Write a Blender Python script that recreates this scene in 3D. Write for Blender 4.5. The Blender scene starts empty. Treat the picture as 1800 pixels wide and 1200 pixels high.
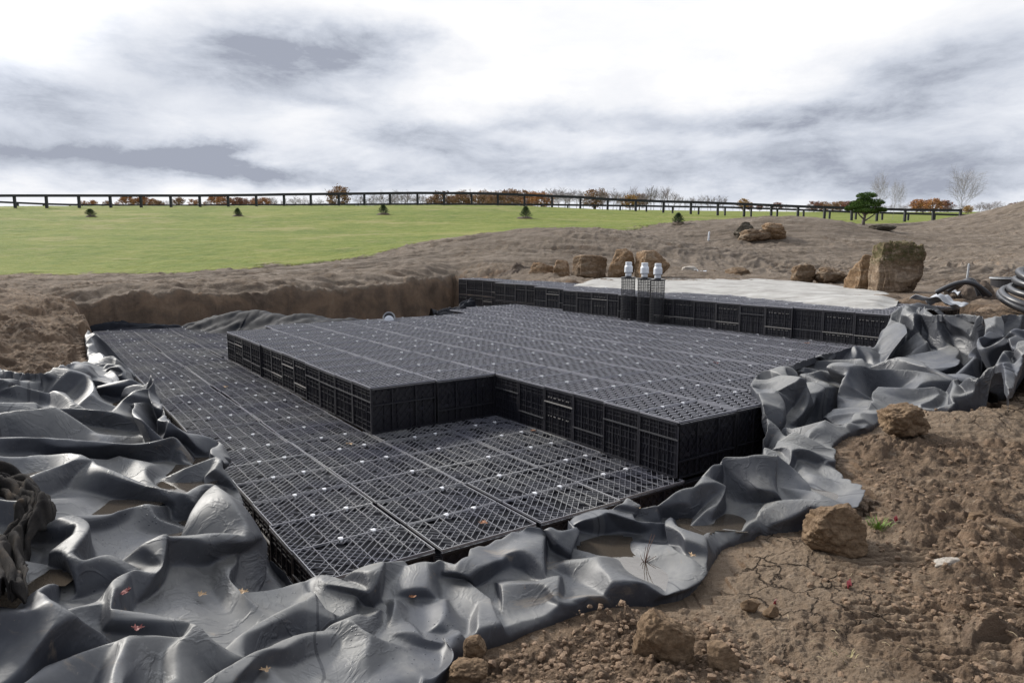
import bpy, bmesh, math, random
import numpy as np
from mathutils import Vector, Matrix, noise as mnoise
scene = bpy.context.scene
col = scene.collection
R = math.radians
# ---------------------------------------------------------------- camera
CAM_H = 1.65
FPX = 1210.0                       # focal length in pixels of an 1800 px wide frame
PITCH = math.atan(160.0/FPX)
cam = bpy.data.cameras.new("camera"); camo = bpy.data.objects.new("camera", cam); col.objects.link(camo)
cam.sensor_width = 36; cam.lens = 36*FPX/1800; cam.clip_start = .05; cam.clip_end = 6000
camo.location = (0, 0, CAM_H); camo.rotation_euler = (math.pi/2-PITCH, 0, 0)
scene.camera = camo
scene.view_settings.view_transform = 'Standard'; scene.view_settings.look = 'None'
scene.view_settings.exposure = 0.55; scene.view_settings.gamma = 1
# ---------------------------------------------------------------- sun and sky
SUN_AZ, SUN_EL = R(-52), R(33)      # azimuth from +Y (forward), negative = left
sun = bpy.data.lights.new("sun", 'SUN'); suno = bpy.data.objects.new("sun", sun); col.objects.link(suno)
sun.energy = 3.1; sun.angle = R(12); sun.color = (1, .955, .88)
sdir = Vector((math.sin(SUN_AZ)*math.cos(SUN_EL), math.cos(SUN_AZ)*math.cos(SUN_EL), math.sin(SUN_EL)))
suno.rotation_euler = sdir.to_track_quat('Z', 'Y').to_euler()

class NT:
    def __init__(s, tree): s.t = tree; s.n = tree.nodes; s.l = tree.links
    def node(s, typ, **kw):
        nd = s.n.new(typ)
        for k, v in kw.items(): setattr(nd, k, v)
        return nd
    def put(s, sock, v):
        if v is None: return
        if hasattr(v, 'is_linked') or hasattr(v, 'links'): s.l.new(v, sock)
        else: sock.default_value = v
    def math(s, op, a, b=None, c=None, clamp=False):
        nd = s.node('ShaderNodeMath', operation=op); nd.use_clamp = clamp
        s.put(nd.inputs[0], a); s.put(nd.inputs[1], b); s.put(nd.inputs[2], c); return nd.outputs[0]
    def vmath(s, op, a, b=None, scale=None):
        nd = s.node('ShaderNodeVectorMath', operation=op)
        s.put(nd.inputs[0], a); s.put(nd.inputs[1], b)
        if scale is not None: s.put(nd.inputs['Scale'], scale)
        return nd.outputs['Value'] if op in ('DOT_PRODUCT', 'LENGTH') else nd.outputs[0]
    def noise(s, vec, scale, detail=4, rough=.55, dist=0, out='Fac'):
        nd = s.node('ShaderNodeTexNoise'); s.put(nd.inputs['Vector'], vec)
        nd.inputs['Scale'].default_value = scale; nd.inputs['Detail'].default_value = detail
        nd.inputs['Roughness'].default_value = rough; nd.inputs['Distortion'].default_value = dist
        return nd.outputs[out]
    def vor(s, vec, scale, feature='F1', out='Distance', rnd=1):
        nd = s.node('ShaderNodeTexVoronoi', feature=feature); s.put(nd.inputs['Vector'], vec)
        nd.inputs['Scale'].default_value = scale; nd.inputs['Randomness'].default_value = rnd
        return nd.outputs[out]
    def ramp(s, fac, stops, interp='LINEAR'):
        nd = s.node('ShaderNodeValToRGB'); s.put(nd.inputs[0], fac); cr = nd.color_ramp; cr.interpolation = interp
        while len(cr.elements) > 1: cr.elements.remove(cr.elements[-1])
        for i, (p, c) in enumerate(stops):
            e = cr.elements[0] if i == 0 else cr.elements.new(p)
            e.position = p; e.color = (c, c, c, 1) if isinstance(c, (int, float)) else (*c, 1)
        return nd.outputs[0]
    def mix(s, fac, a, b, mode='MIX'):
        nd = s.node('ShaderNodeMix', data_type='RGBA', blend_type=mode)
        s.put(nd.inputs[0], fac)
        for k, v in ((6, a), (7, b)):
            if isinstance(v, tuple) and len(v) == 3: v = (*v, 1)
            s.put(nd.inputs[k], v)
        return nd.outputs[2]
    def mapr(s, v, a, b, c=0., d=1., smooth=False):
        nd = s.node('ShaderNodeMapRange'); nd.interpolation_type = 'SMOOTHSTEP' if smooth else 'LINEAR'
        s.put(nd.inputs[0], v)
        for i, q in enumerate((a, b, c, d)): s.put(nd.inputs[i+1], q)
        return nd.outputs[0]

world = bpy.data.worlds.new("World"); scene.world = world; world.use_nodes = True
W = NT(world.node_tree); W.n.clear()
SKY_STRENGTH = 0.1
def px_dir(px, py):
    u = (px-900)/FPX; v = (py-600)/FPX; c, s = math.cos(PITCH), math.sin(PITCH)
    d = Vector((u, c-v*s, -(s+v*c))); d.normalize(); return d
def build_sky():
    tc = W.node('ShaderNodeTexCoord').outputs['Generated']
    nrm = W.vmath('NORMALIZE', tc)
    sep = W.node('ShaderNodeSeparateXYZ'); W.put(sep.inputs[0], nrm)
    az = W.math('ARCTAN2', sep.outputs[0], sep.outputs[1]); el = W.math('ARCSINE', sep.outputs[2])
    def field(ka, ke, scale, detail, rough, dist=0, out='Fac', off=0.):
        c = W.node('ShaderNodeCombineXYZ'); W.put(c.inputs[0], W.math('MULTIPLY', az, ka)); W.put(c.inputs[1], W.math('MULTIPLY', el, ke)); c.inputs[2].default_value = off
        return W.noise(c.outputs[0], scale, detail, rough, dist, out)
    wa = W.math('SUBTRACT', field(1, 2.2, 5.5, 8, .60, .2), .5); we = W.math('SUBTRACT', field(1, 2.2, 5.5, 8, .60, .2, off=7.3), .5)
    azw = W.math('ADD', az, W.math('MULTIPLY', wa, .26)); elw = W.math('ADD', el, W.math('MULTIPLY', we, .085))
    total = None
    # cloud banks: picture px of the centre, half sizes (rad), strength
    banks = [(450, 108, .150, .040, .95), (560, 85, .12, .030, .45), (640, 70, .09, .025, .4), (600, 185, .08, .016, .5), (735, 238, .10, .017, .62), (860, 288, .08, .016, .45),
             (330, 283, .15, .017, .95), (480, 300, .13, .012, .5), (60, 175, .12, .022, .5), (60, 250, .16, .030, .45), (40, 300, .2, .02, .35), (-40, 130, .1, .02, .5),
             (1150, 212, .20, .020, .45), (1060, 300, .2, .020, .42), (1440, 195, .13, .020, .52), (1620, 180, .16, .026, .38), (1740, 95, .14, .040, .46), (1640, 120, .12, .02, .35), (1420, 260, .25, .026, .34), (1700, 260, .22, .035, .36),
             (1350, 310, .35, .020, .42), (1720, 318, .2, .018, .38), (650, 320, .2, .010, .3), (930, 225, .06, .012, .35), (800, 262, .1, .012, .4)]
    for (px, py, ha, he, st_) in banks:
        d = px_dir(px, py); a0 = math.atan2(d.x, d.y); e0 = math.asin(d.z)
        a = W.math('POWER', W.math('DIVIDE', W.math('ABSOLUTE', W.math('SUBTRACT', azw, a0)), ha), 2.0)
        b = W.math('POWER', W.math('DIVIDE', W.math('ABSOLUTE', W.math('SUBTRACT', elw, e0)), he), 2.0)
        g = W.math('MULTIPLY', W.math('POWER', 2.718, W.math('MULTIPLY', W.math('ADD', a, b), -1.0)), st_)
        total = g if total is None else W.math('ADD', total, g)
    detail_noise = field(1, 2.6, 9, 9, .66, .3, off=3.); med = field(1, 3.0, 3.4, 8, .6, .3, off=11.)
    total = W.math('MULTIPLY', total, W.mapr(detail_noise, .30, .66, .62, 1.15))
    back = W.mapr(sep.outputs[1], .45, .0, 0, 1, True); over = W.mapr(sep.outputs[2], .45, .62, 0, 1, True)
    rest = W.math('MULTIPLY', W.math('MAXIMUM', back, W.math('MULTIPLY', over, .6)), W.mapr(W.noise(nrm, 1.6, 7, .6, .4), .32, .62, .25, .85, True))
    low = W.mapr(el, .30, .02, 0, 1, True)
    soft = W.math('MULTIPLY', W.mapr(med, .38, .64, 0, .34, True), W.math('ADD', W.math('MULTIPLY', low, .75), .25))
    soft = W.math('ADD', soft, W.math('MULTIPLY', W.mapr(detail_noise, .42, .7, 0, .12, True), W.math('ADD', low, .2)))
    dens = W.math('MINIMUM', W.math('ADD', W.math('ADD', total, rest), soft), 1.0)
    cloud = W.ramp(dens, [(0, (.73, .735, .745)), (.10, (.655, .66, .68)), (.3, (.545, .565, .61)), (.6, (.42, .447, .505)), (.85, (.32, .345, .40)), (1, (.255, .275, .33))])
    cloud = W.vmath('SCALE', cloud, scale=1/SKY_STRENGTH)
    sky = W.node('ShaderNodeTexSky', sky_type='NISHITA'); sky.sun_disc = False
    sky.sun_elevation = SUN_EL; sky.sun_rotation = SUN_AZ
    gap = W.mapr(field(1, 2, 3.1, 5, .6, 0, off=21.), .70, .78, 0, .4, True)
    c = W.mix(gap, cloud, sky.outputs[0])
    glow = W.mapr(W.vmath('DOT_PRODUCT', nrm, tuple(sdir)), .86, 1.0, 1.0, 2.0, True)      # brighter cloud round the hidden sun
    hi = W.math('MULTIPLY', W.mapr(el, .35, .56, 0, 1, True), W.mapr(W.math('ABSOLUTE', W.math('ADD', az, .12)), .95, .1, 0, 1, True))
    glow = W.math('MULTIPLY', glow, W.math('ADD', 1.0, W.math('MULTIPLY', hi, 2.6)))      # thin bright cloud high in front
    c = W.vmath('SCALE', c, scale=glow)
    bg = W.node('ShaderNodeBackground'); W.put(bg.inputs[0], c); bg.inputs[1].default_value = SKY_STRENGTH
    out = W.node('ShaderNodeOutputWorld'); W.l.new(bg.outputs[0], out.inputs[0])
build_sky()
# ---------------------------------------------------------------- helpers
_c, _s = math.cos(PITCH), math.sin(PITCH)
def ray(px, py):
    u = (px-900)/FPX; v = (py-600)/FPX
    d = _c-v*_s
    return u/d, (_s+v*_c)/d            # X per metre forward, drop per metre forward
def atZ(px, py, z):
    a, b = ray(px, py); k = (CAM_H-z)/b
    return (a*k, k, z)
def atY(px, py, Y):
    a, b = ray(px, py); return (a*Y, Y, CAM_H-b*Y)
AZ0 = R(-35.2)
SA = np.array((-math.sin(AZ0), -math.cos(AZ0))); TB = np.array((math.cos(AZ0), -math.sin(AZ0)))
def ST(s, t): p = s*SA+t*TB; return float(p[0]), float(p[1])
def tag(o, label=None, cat=None, group=None, kind=None):
    if label: o['label'] = label
    if cat: o['category'] = cat
    if group: o['group'] = group
    if kind: o['kind'] = kind
    return o
def empty(name, loc=(0, 0, 0), rz=0, parent=None):
    o = bpy.data.objects.new(name, None); col.objects.link(o); o.location = loc; o.rotation_euler = (0, 0, rz)
    o.empty_display_size = .1
    if parent: o.parent = parent
    return o
class MB:
    """collects verts / faces"""
    def __init__(s): s.v = []; s.f = []
    def add(s, vs, fs):
        o = len(s.v); s.v += [tuple(p) for p in vs]; s.f += [tuple(i+o for i in q) for q in fs]
    def box(s, a, b):
        x0, y0, z0 = a; x1, y1, z1 = b
        s.add([(x0,y0,z0),(x1,y0,z0),(x1,y1,z0),(x0,y1,z0),(x0,y0,z1),(x1,y0,z1),(x1,y1,z1),(x0,y1,z1)],
              [(0,3,2,1),(4,5,6,7),(0,1,5,4),(1,2,6,5),(2,3,7,6),(3,0,4,7)])
    def bar(s, p, q, w, h, up=(0, 0, 1)):
        p = Vector(p); q = Vector(q); d = (q-p).normalized(); up = Vector(up)
        sd = d.cross(up).normalized()*w/2; u = sd.cross(d).normalized()*h/2
        vs = [p-sd-u, p+sd-u, p+sd+u, p-sd+u, q-sd-u, q+sd-u, q+sd+u, q-sd+u]
        s.add(vs, [(0,1,2,3),(7,6,5,4),(0,4,5,1),(1,5,6,2),(2,6,7,3),(3,7,4,0)])
    def tube(s, pts, rad, n=6, cap=True):
        m = len(pts); o = len(s.v)
        for i, p in enumerate(pts):
            p = Vector(p); a = Vector(pts[max(i-1, 0)]); b = Vector(pts[min(i+1, m-1)])
            d = (b-a).normalized(); r = rad[i] if hasattr(rad, '__len__') else rad
            x = d.cross(Vector((0, 0, 1)) if abs(d.z) < .9 else Vector((1, 0, 0))).normalized(); y = d.cross(x)
            for k in range(n):
                t = 2*math.pi*k/n; s.v.append(tuple(p+x*math.cos(t)*r+y*math.sin(t)*r))
        for i in range(m-1):
            for k in range(n):
                k2 = (k+1) % n; s.f.append((o+i*n+k, o+i*n+k2, o+(i+1)*n+k2, o+(i+1)*n+k))
        if cap: s.f.append(tuple(o+k for k in range(n))[::-1]); s.f.append(tuple(o+(m-1)*n+k for k in range(n)))
    def lathe(s, prof, n=20, c=(0, 0, 0)):
        o = len(s.v); m = len(prof)
        for r, z in prof:
            for k in range(n):
                t = 2*math.pi*k/n; s.v.append((c[0]+r*math.cos(t), c[1]+r*math.sin(t), c[2]+z))
        for i in range(m-1):
            for k in range(n):
                k2 = (k+1) % n; s.f.append((o+i*n+k, o+i*n+k2, o+(i+1)*n+k2, o+(i+1)*n+k))
    def mesh(s, name, mat, smooth=False):
        me = bpy.data.meshes.new(name); me.from_pydata(s.v, [], s.f); me.update()
        if mat: me.materials.append(mat)
        if smooth: me.polygons.foreach_set('use_smooth', [True]*len(me.polygons))
        return me
    def build(s, name, mat, parent=None, loc=None, smooth=False):
        o = bpy.data.objects.new(name, s.mesh(name, mat, smooth)); col.objects.link(o)
        if parent: o.parent = parent
        if loc: o.location = loc
        return o
def link(name, me, parent=None, loc=(0, 0, 0), rot=(0, 0, 0), sc=(1, 1, 1)):
    o = bpy.data.objects.new(name, me); col.objects.link(o)
    if parent: o.parent = parent
    o.location = loc; o.rotation_euler = rot; o.scale = sc; return o
def grid_mesh(name, V, nu, nv, mat, smooth=True, keep=None, attrs=None):
    """V: (nu*nv,3), index i*nv+j"""
    i, j = np.meshgrid(np.arange(nu-1), np.arange(nv-1), indexing='ij')
    a = (i*nv+j).ravel(); F = np.stack([a, a+nv, a+nv+1, a+1], 1)
    if keep is not None: F = F[keep[F].all(1)]
    used = np.unique(F); remap = np.full(len(V), -1, int); remap[used] = np.arange(len(used))
    F = remap[F]; Vv = V[used]
    me = bpy.data.meshes.new(name); me.vertices.add(len(Vv)); me.vertices.foreach_set('co', Vv.astype(np.float32).ravel())
    me.loops.add(F.size); me.loops.foreach_set('vertex_index', F.astype(np.int32).ravel())
    me.polygons.add(len(F)); me.polygons.foreach_set('loop_start', np.arange(0, F.size, 4, dtype=np.int32))
    me.polygons.foreach_set('loop_total', np.full(len(F), 4, np.int32))
    me.update(calc_edges=True); me.validate()
    me.polygons.foreach_set('use_smooth', np.full(len(F), smooth))
    for k, arr in (attrs or {}).items():
        at = me.attributes.new(k, 'FLOAT', 'POINT'); at.data.foreach_set('value', arr[used].astype(np.float32))
    me.materials.append(mat)
    o = bpy.data.objects.new(name, me); col.objects.link(o); return o
# numpy noises -----------------------------------------------------
def _hash(ix, iy, seed):
    h = (ix.astype(np.int64)*374761393+iy.astype(np.int64)*668265263+seed*1274126177) & 0xffffffff
    h = ((h ^ (h >> 13))*1274126177) & 0xffffffff
    h = ((h ^ (h >> 16))*2246822519) & 0xffffffff
    return ((h ^ (h >> 15)) & 0xffffff)/float(0xffffff)
def vnoise(x, y, seed=0):
    ix = np.floor(x); iy = np.floor(y); fx = x-ix; fy = y-iy
    def g(dx, dy):
        a = _hash(ix+dx, iy+dy, seed)*2*np.pi
        return np.cos(a)*(fx-dx)+np.sin(a)*(fy-dy)
    u = fx*fx*fx*(fx*(fx*6-15)+10); v = fy*fy*fy*(fy*(fy*6-15)+10)
    return ((g(0,0)*(1-u)+g(1,0)*u)*(1-v)+(g(0,1)*(1-u)+g(1,1)*u)*v)*1.5
def fbm(x, y, oct=4, seed=0, gain=.5, lac=2.03):
    r = 0; a = 1
    for k in range(oct):
        r = r+a*vnoise(x, y, seed+k*17); x = x*lac+3.1; y = y*lac+1.7; a *= gain
    return r
def clods(x, y, seed=0, dens=.6):
    """rounded angular lumps one per cell, 0..1"""
    ix = np.floor(x); iy = np.floor(y); best = np.zeros_like(x)
    for dx in (-1, 0, 1):
        for dy in (-1, 0, 1):
            cx = ix+dx; cy = iy+dy
            px = cx+_hash(cx, cy, seed); py = cy+_hash(cx, cy, seed+1)
            r = .25+.4*_hash(cx, cy, seed+2); on = _hash(cx, cy, seed+3) < dens
            an = _hash(cx, cy, seed+4)*3.14; ca = np.cos(an); sa = np.sin(an)
            ex = (x-px)*ca+(y-py)*sa; ey = (y-py)*ca-(x-px)*sa
            d = np.abs(ex)**2.6/(r**2.6)+np.abs(ey*1.35)**2.6/(r**2.6)
            hgt = np.where(on, np.clip(1-d, 0, 1)**.5*r*1.6, 0)
            best = np.maximum(best, hgt)
    return best
def smooth(a, b, x): t = np.clip((x-a)/(b-a), 0, 1); return t*t*(3-2*t)
def poly_dist(px, py, poly, closed=True):
    """signed distance, positive inside"""
    P = np.array(poly, float); n = len(P); d = np.full(px.shape, 1e9); ins = np.zeros(px.shape, bool)
    rng = range(n) if closed else range(n-1)
    for i in rng:
        a = P[i]; b = P[(i+1) % n]; e = b-a
        t = np.clip(((px-a[0])*e[0]+(py-a[1])*e[1])/(e@e), 0, 1)
        d = np.minimum(d, np.hypot(px-a[0]-t*e[0], py-a[1]-t*e[1]))
        if closed:
            c = (a[1] > py) != (b[1] > py)
            with np.errstate(divide='ignore', invalid='ignore'):
                ins ^= c & (px < (b[0]-a[0])*(py-a[1])/(b[1]-a[1]+1e-12)+a[0])
    return np.where(ins, d, -d) if closed else d
# ---------------------------------------------------------------- materials
def mat(name, col_=(.5, .5, .5), rough=.6, metal=0, spec=.5, fn=None):
    m = bpy.data.materials.new(name); m.use_nodes = True; T = NT(m.node_tree)
    b = m.node_tree.nodes['Principled BSDF']
    b.inputs['Base Color'].default_value = (*col_, 1); b.inputs['Roughness'].default_value = rough
    b.inputs['Metallic'].default_value = metal; b.inputs['Specular IOR Level'].default_value = spec
    if fn: fn(T, b)
    return m
def bump(T, b, h, dist=.02, strength=1):
    n = T.node('ShaderNodeBump'); n.inputs['Strength'].default_value = strength; n.inputs['Distance'].default_value = dist
    T.put(n.inputs['Height'], h); T.l.new(n.outputs[0], b.inputs['Normal']); return n
def objco(T): return T.node('ShaderNodeTexCoord').outputs['Object']
def geopos(T): return T.node('ShaderNodeNewGeometry').outputs['Position']
def attr(T, name): return T.node('ShaderNodeAttribute', attribute_name=name).outputs['Fac']
def f_plain(c1, c2, scale, bd=.003, bs=.5):
    def fn(T, b):
        p = objco(T); n = T.noise(p, scale, 6, .6)
        T.put(b.inputs['Base Color'], T.mix(T.mapr(n, .35, .65), c1, c2)); bump(T, b, n, bd, bs)
    return fn
def f_ground(T, b):
    P = geopos(T); g = attr(T, 'grass'); wet = attr(T, 'tone')
    n1 = T.noise(P, .35, 6, .6); n2 = T.noise(P, 3.0, 8, .62); n3 = T.noise(P, 22, 8, .68); n4 = T.noise(P, 120, 4, .7)
    near = T.ramp(n2, [(.30, (.066, .046, .032)), (.45, (.135, .090, .057)), (.58, (.205, .145, .096)), (.75, (.30, .225, .16))])
    near = T.mix(T.mapr(n3, .42, .60, 0, .75), near, (.050, .034, .023)); near = T.mix(T.mapr(n4, .5, .72, 0, .45), near, (.29, .22, .16)); near = T.mix(T.math('MULTIPLY', attr(T, 'pack'), .65), near, T.ramp(n3, [(.3, (.15, .11, .075)), (.7, (.30, .23, .165))]))
    sp = T.vor(P, 30, out='Color'); ss = T.node('ShaderNodeSeparateColor'); T.put(ss.inputs[0], sp)
    near = T.mix(T.mapr(ss.outputs[0], .95, .99, 0, .4), near, (.30, .24, .18))
    st = T.node('ShaderNodeMapping'); T.put(st.inputs[0], P); st.inputs['Rotation'].default_value = (0, 0, R(38)); st.inputs['Scale'].default_value = (.35, 2.6, 1)
    ns = T.noise(st.outputs[0], .8, 7, .65, .8)
    far = T.ramp(T.math('ADD', T.math('MULTIPLY', ns, .7), T.math('MULTIPLY', n2, .3)),
                 [(.33, (.085, .067, .052)), (.45, (.130, .104, .079)), (.56, (.185, .150, .116)), (.68, (.275, .23, .184)), (.8, (.37, .315, .26))])
    far = T.mix(T.mapr(n3, .4, .7, 0, .5), far, (.075, .055, .045))
    dirt = T.mix(wet, near, far)
    # exposed clay seams on cut walls
    nz = T.node('ShaderNodeNewGeometry').outputs['True Normal']; sz = T.node('ShaderNodeSeparateXYZ'); T.put(sz.inputs[0], nz)
    steep = T.mapr(sz.outputs[2], .75, .45, 0, 1, True)
    wall = T.ramp(T.noise(P, 1.7, 8, .65, .4), [(.3, (.07, .05, .037)), (.46, (.14, .10, .072)), (.6, (.22, .15, .10)), (.75, (.28, .21, .15))])
    dirt = T.mix(T.math('MULTIPLY', steep, .8), dirt, wall)
    gm = T.node('ShaderNodeMapping'); T.put(gm.inputs[0], P); gm.inputs['Scale'].default_value = (.5, 1, 1)
    g1 = T.noise(gm.outputs[0], .28, 7, .66); g2 = T.noise(gm.outputs[0], 1.6, 7, .7); g3 = T.noise(P, 14, 5, .7)
    gr = T.ramp(T.math('ADD', T.math('MULTIPLY', g1, .5), T.math('MULTIPLY', g2, .5)),
                [(.34, (.060, .092, .008)), (.45, (.112, .150, .014)), (.54, (.165, .190, .028)), (.66, (.27, .245, .07))])
    gr = T.mix(T.mapr(g3, .38, .66, 0, .6), gr, (.06, .09, .010)); gr = T.mix(T.mapr(T.noise(gm.outputs[0], 5, 6, .7), .5, .68, 0, .5), gr, (.25, .235, .085))
    gr = T.mix(T.mapr(T.noise(gm.outputs[0], .35, 8, .78), .53, .64, 0, .6), gr, (.27, .225, .10))
    c = T.mix(g, dirt, gr)
    T.put(b.inputs['Base Color'], c); b.inputs['Roughness'].default_value = .95; b.inputs['Specular IOR Level'].default_value = .2
    ck = T.mapr(T.vor(T.vmath('ADD', P, T.vmath('SCALE', T.noise(P, 6, 4, .6, 0, 'Color'), scale=.12)), 5.5, 'DISTANCE_TO_EDGE'), .0, .035, 0, 1)
    ck = T.math('MAXIMUM', ck, T.mapr(T.noise(P, 1.1, 3, .5), .55, .62, 1, 0)); ck = T.math('MAXIMUM', ck, T.math('MAXIMUM', steep, T.mapr(wet, .05, .25, 0, 1))); c = T.mix(T.math('MULTIPLY', T.math('SUBTRACT', 1.0, ck), T.math('SUBTRACT', 1.0, g)), c, (.045, .03, .02)); T.put(b.inputs['Base Color'], c)
    h = T.math('ADD', T.math('ADD', T.math('MULTIPLY', n2, 1.2), T.math('MULTIPLY', ck, .5)), T.math('ADD', T.math('MULTIPLY', n3, .6), T.math('MULTIPLY', n4, .22)))
    bump(T, b, h, .05, 1.0)
M = {}
M['ground'] = mat('ground', fn=f_ground)
# ---------------------------------------------------------------- terrain
def tps_fit(P, z, lam=1e-4):
    n = len(P); d = np.hypot(P[:, None, 0]-P[None, :, 0], P[:, None, 1]-P[None, :, 1])
    K = np.where(d > 0, d*d*np.log(d+1e-12), 0)+lam*np.eye(n)
    Q = np.hstack([np.ones((n, 1)), P]); Mx = np.zeros((n+3, n+3)); Mx[:n, :n] = K; Mx[:n, n:] = Q; Mx[n:, :n] = Q.T
    return np.linalg.solve(Mx, np.hstack([z, 0, 0, 0]))
def tps_eval(P, w, X, Y):
    out = w[-3]+w[-2]*X+w[-1]*Y
    for i in range(len(P)):
        d2 = (X-P[i, 0])**2+(Y-P[i, 1])**2; out = out+w[i]*.5*d2*np.log(d2+1e-12)
    return out
def lp(X, Y):
    Yc = Y+2.0
    r = np.sqrt(X*X+Yc*Yc); return np.arctan2(X, Yc)*1.0, np.log(np.maximum(r, .3))
CT = [ # picture x, y, distance forward  (ground that stays outside the excavation)
 (0,482,22),(200,481,22),(400,475,22.7),(600,460,24.5),(700,440,27),(900,418,31),(1050,408,34),(1170,398,38),(1300,388,44),(1500,394,50),(1700,391,54),
 (-300,482,22),(-300,430,32),(-300,370,58),(-300,364,66),(0,430,32),(0,400,42),(0,372,55),(0,363,62),(200,430,32),(200,400,42),(200,364,61),(450,420,34),(450,395,44),(450,362,63),(700,405,40),(700,361,65),
 (900,362,66),(900,390,45),(1050,368,64),(1050,390,46),(1200,376,63),(1300,381,62),(1480,387,62),(1640,390,62),
 (200,500,15.3),(400,497,15.6),(600,494,16.2),(820,486,18.5),(0,505,15),(-300,505,15),(60,512,15),(700,475,20.5),
 (900,470,21),(1000,450,24),(1050,430,28),(1200,440,26),(1250,470,21),(1400,399,38),(1400,430,32),(1400,460,24),(1250,420,34),(1600,420,36),(1600,450,27),(1700,470,20),(1790,440,26),
 (1800,372,47),(1740,383,48),(1800,400,38),(1760,425,31),(1900,360,46),(2100,345,46),(1300,480,21.5),(1500,478,21),(1900,470,20),
 (1000,478,20.0),(1100,470,21)]
CZ = [ # picture x, y, height
 (1650,500,.9),(1790,500,.9),(1650,530,.88),(1800,532,.9),(1950,520,.9),(1950,600,.75),(1400,495,.9),
 (1790,690,.45),(1600,760,.36),(1500,850,.25),(1700,850,.30),(1700,1000,.2),(1500,1050,.14),(1300,1050,.1),(1300,930,.12),(1100,1050,.06),(900,1180,.04),(1200,1190,.08),(1700,1190,.15),(1950,900,.3),(2000,1190,.15),(1900,700,.45),
 (700,1190,.06),(400,1190,.22),(0,1190,.38),(300,1000,.3),(0,900,.5),(150,800,.5),(-200,900,.55),(-200,640,.85),(0,645,.72),(100,640,.68),(150,640,.60),(0,560,.95),(0,520,1.12),(50,560,.9),(-300,560,1.0)]
CX = [(40,80,5.1),(60,80,4.6),(-3,-3,.4),(3,-3,.2),(0,-4,.3),(-14,0,1.2),(14,0,.6),(12,5,.7),(-14,8,1.0),(-8,3,1.0),(0,-14,1),(-40,-10,3),(40,-10,3),(0,-60,4),(-90,20,7),(90,20,7),(9,10,.9),(14,16,1.0),
      (-60,80,6),(0,80,5.7),(-150,150,9.5),(0,150,9),(80,150,8.5),(150,150,8.5),(0,260,17),(-200,260,17),(200,260,16),(0,800,30),(-700,700,30),(700,700,30),(-800,0,20),(800,0,20),(0,-800,20)]
pts = [atY(*q) for q in CT]+[atZ(*q) for q in CZ]+list(CX)
pts = np.array(pts, float)
_a, _b = lp(pts[:, 0], pts[:, 1]); TP = np.stack([_a, _b], 1); TW = tps_fit(TP, pts[:, 2], 3e-4)
CLEATS = [(1565, 1085, R(-7), .17, .30), (1600, 1000, R(-10), .22, .22), (1790, 1085, R(-8), .16, .34), (1500, 1000, R(-30), .12, .2), (1700, 1165, R(-6), .2, .2)]
PIT = [ST(*q) for q in [(-2.95,.72),(-2.9,2.3),(-2.72,3.2),(-2.68,5.2),(-3.6,7.6),(-4.0,10.9),(-18.5,10.9),(-17.35,8.0),(-17.2,4),(-17.0,.25),(-12,.45),(-8,.62)]]
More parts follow.
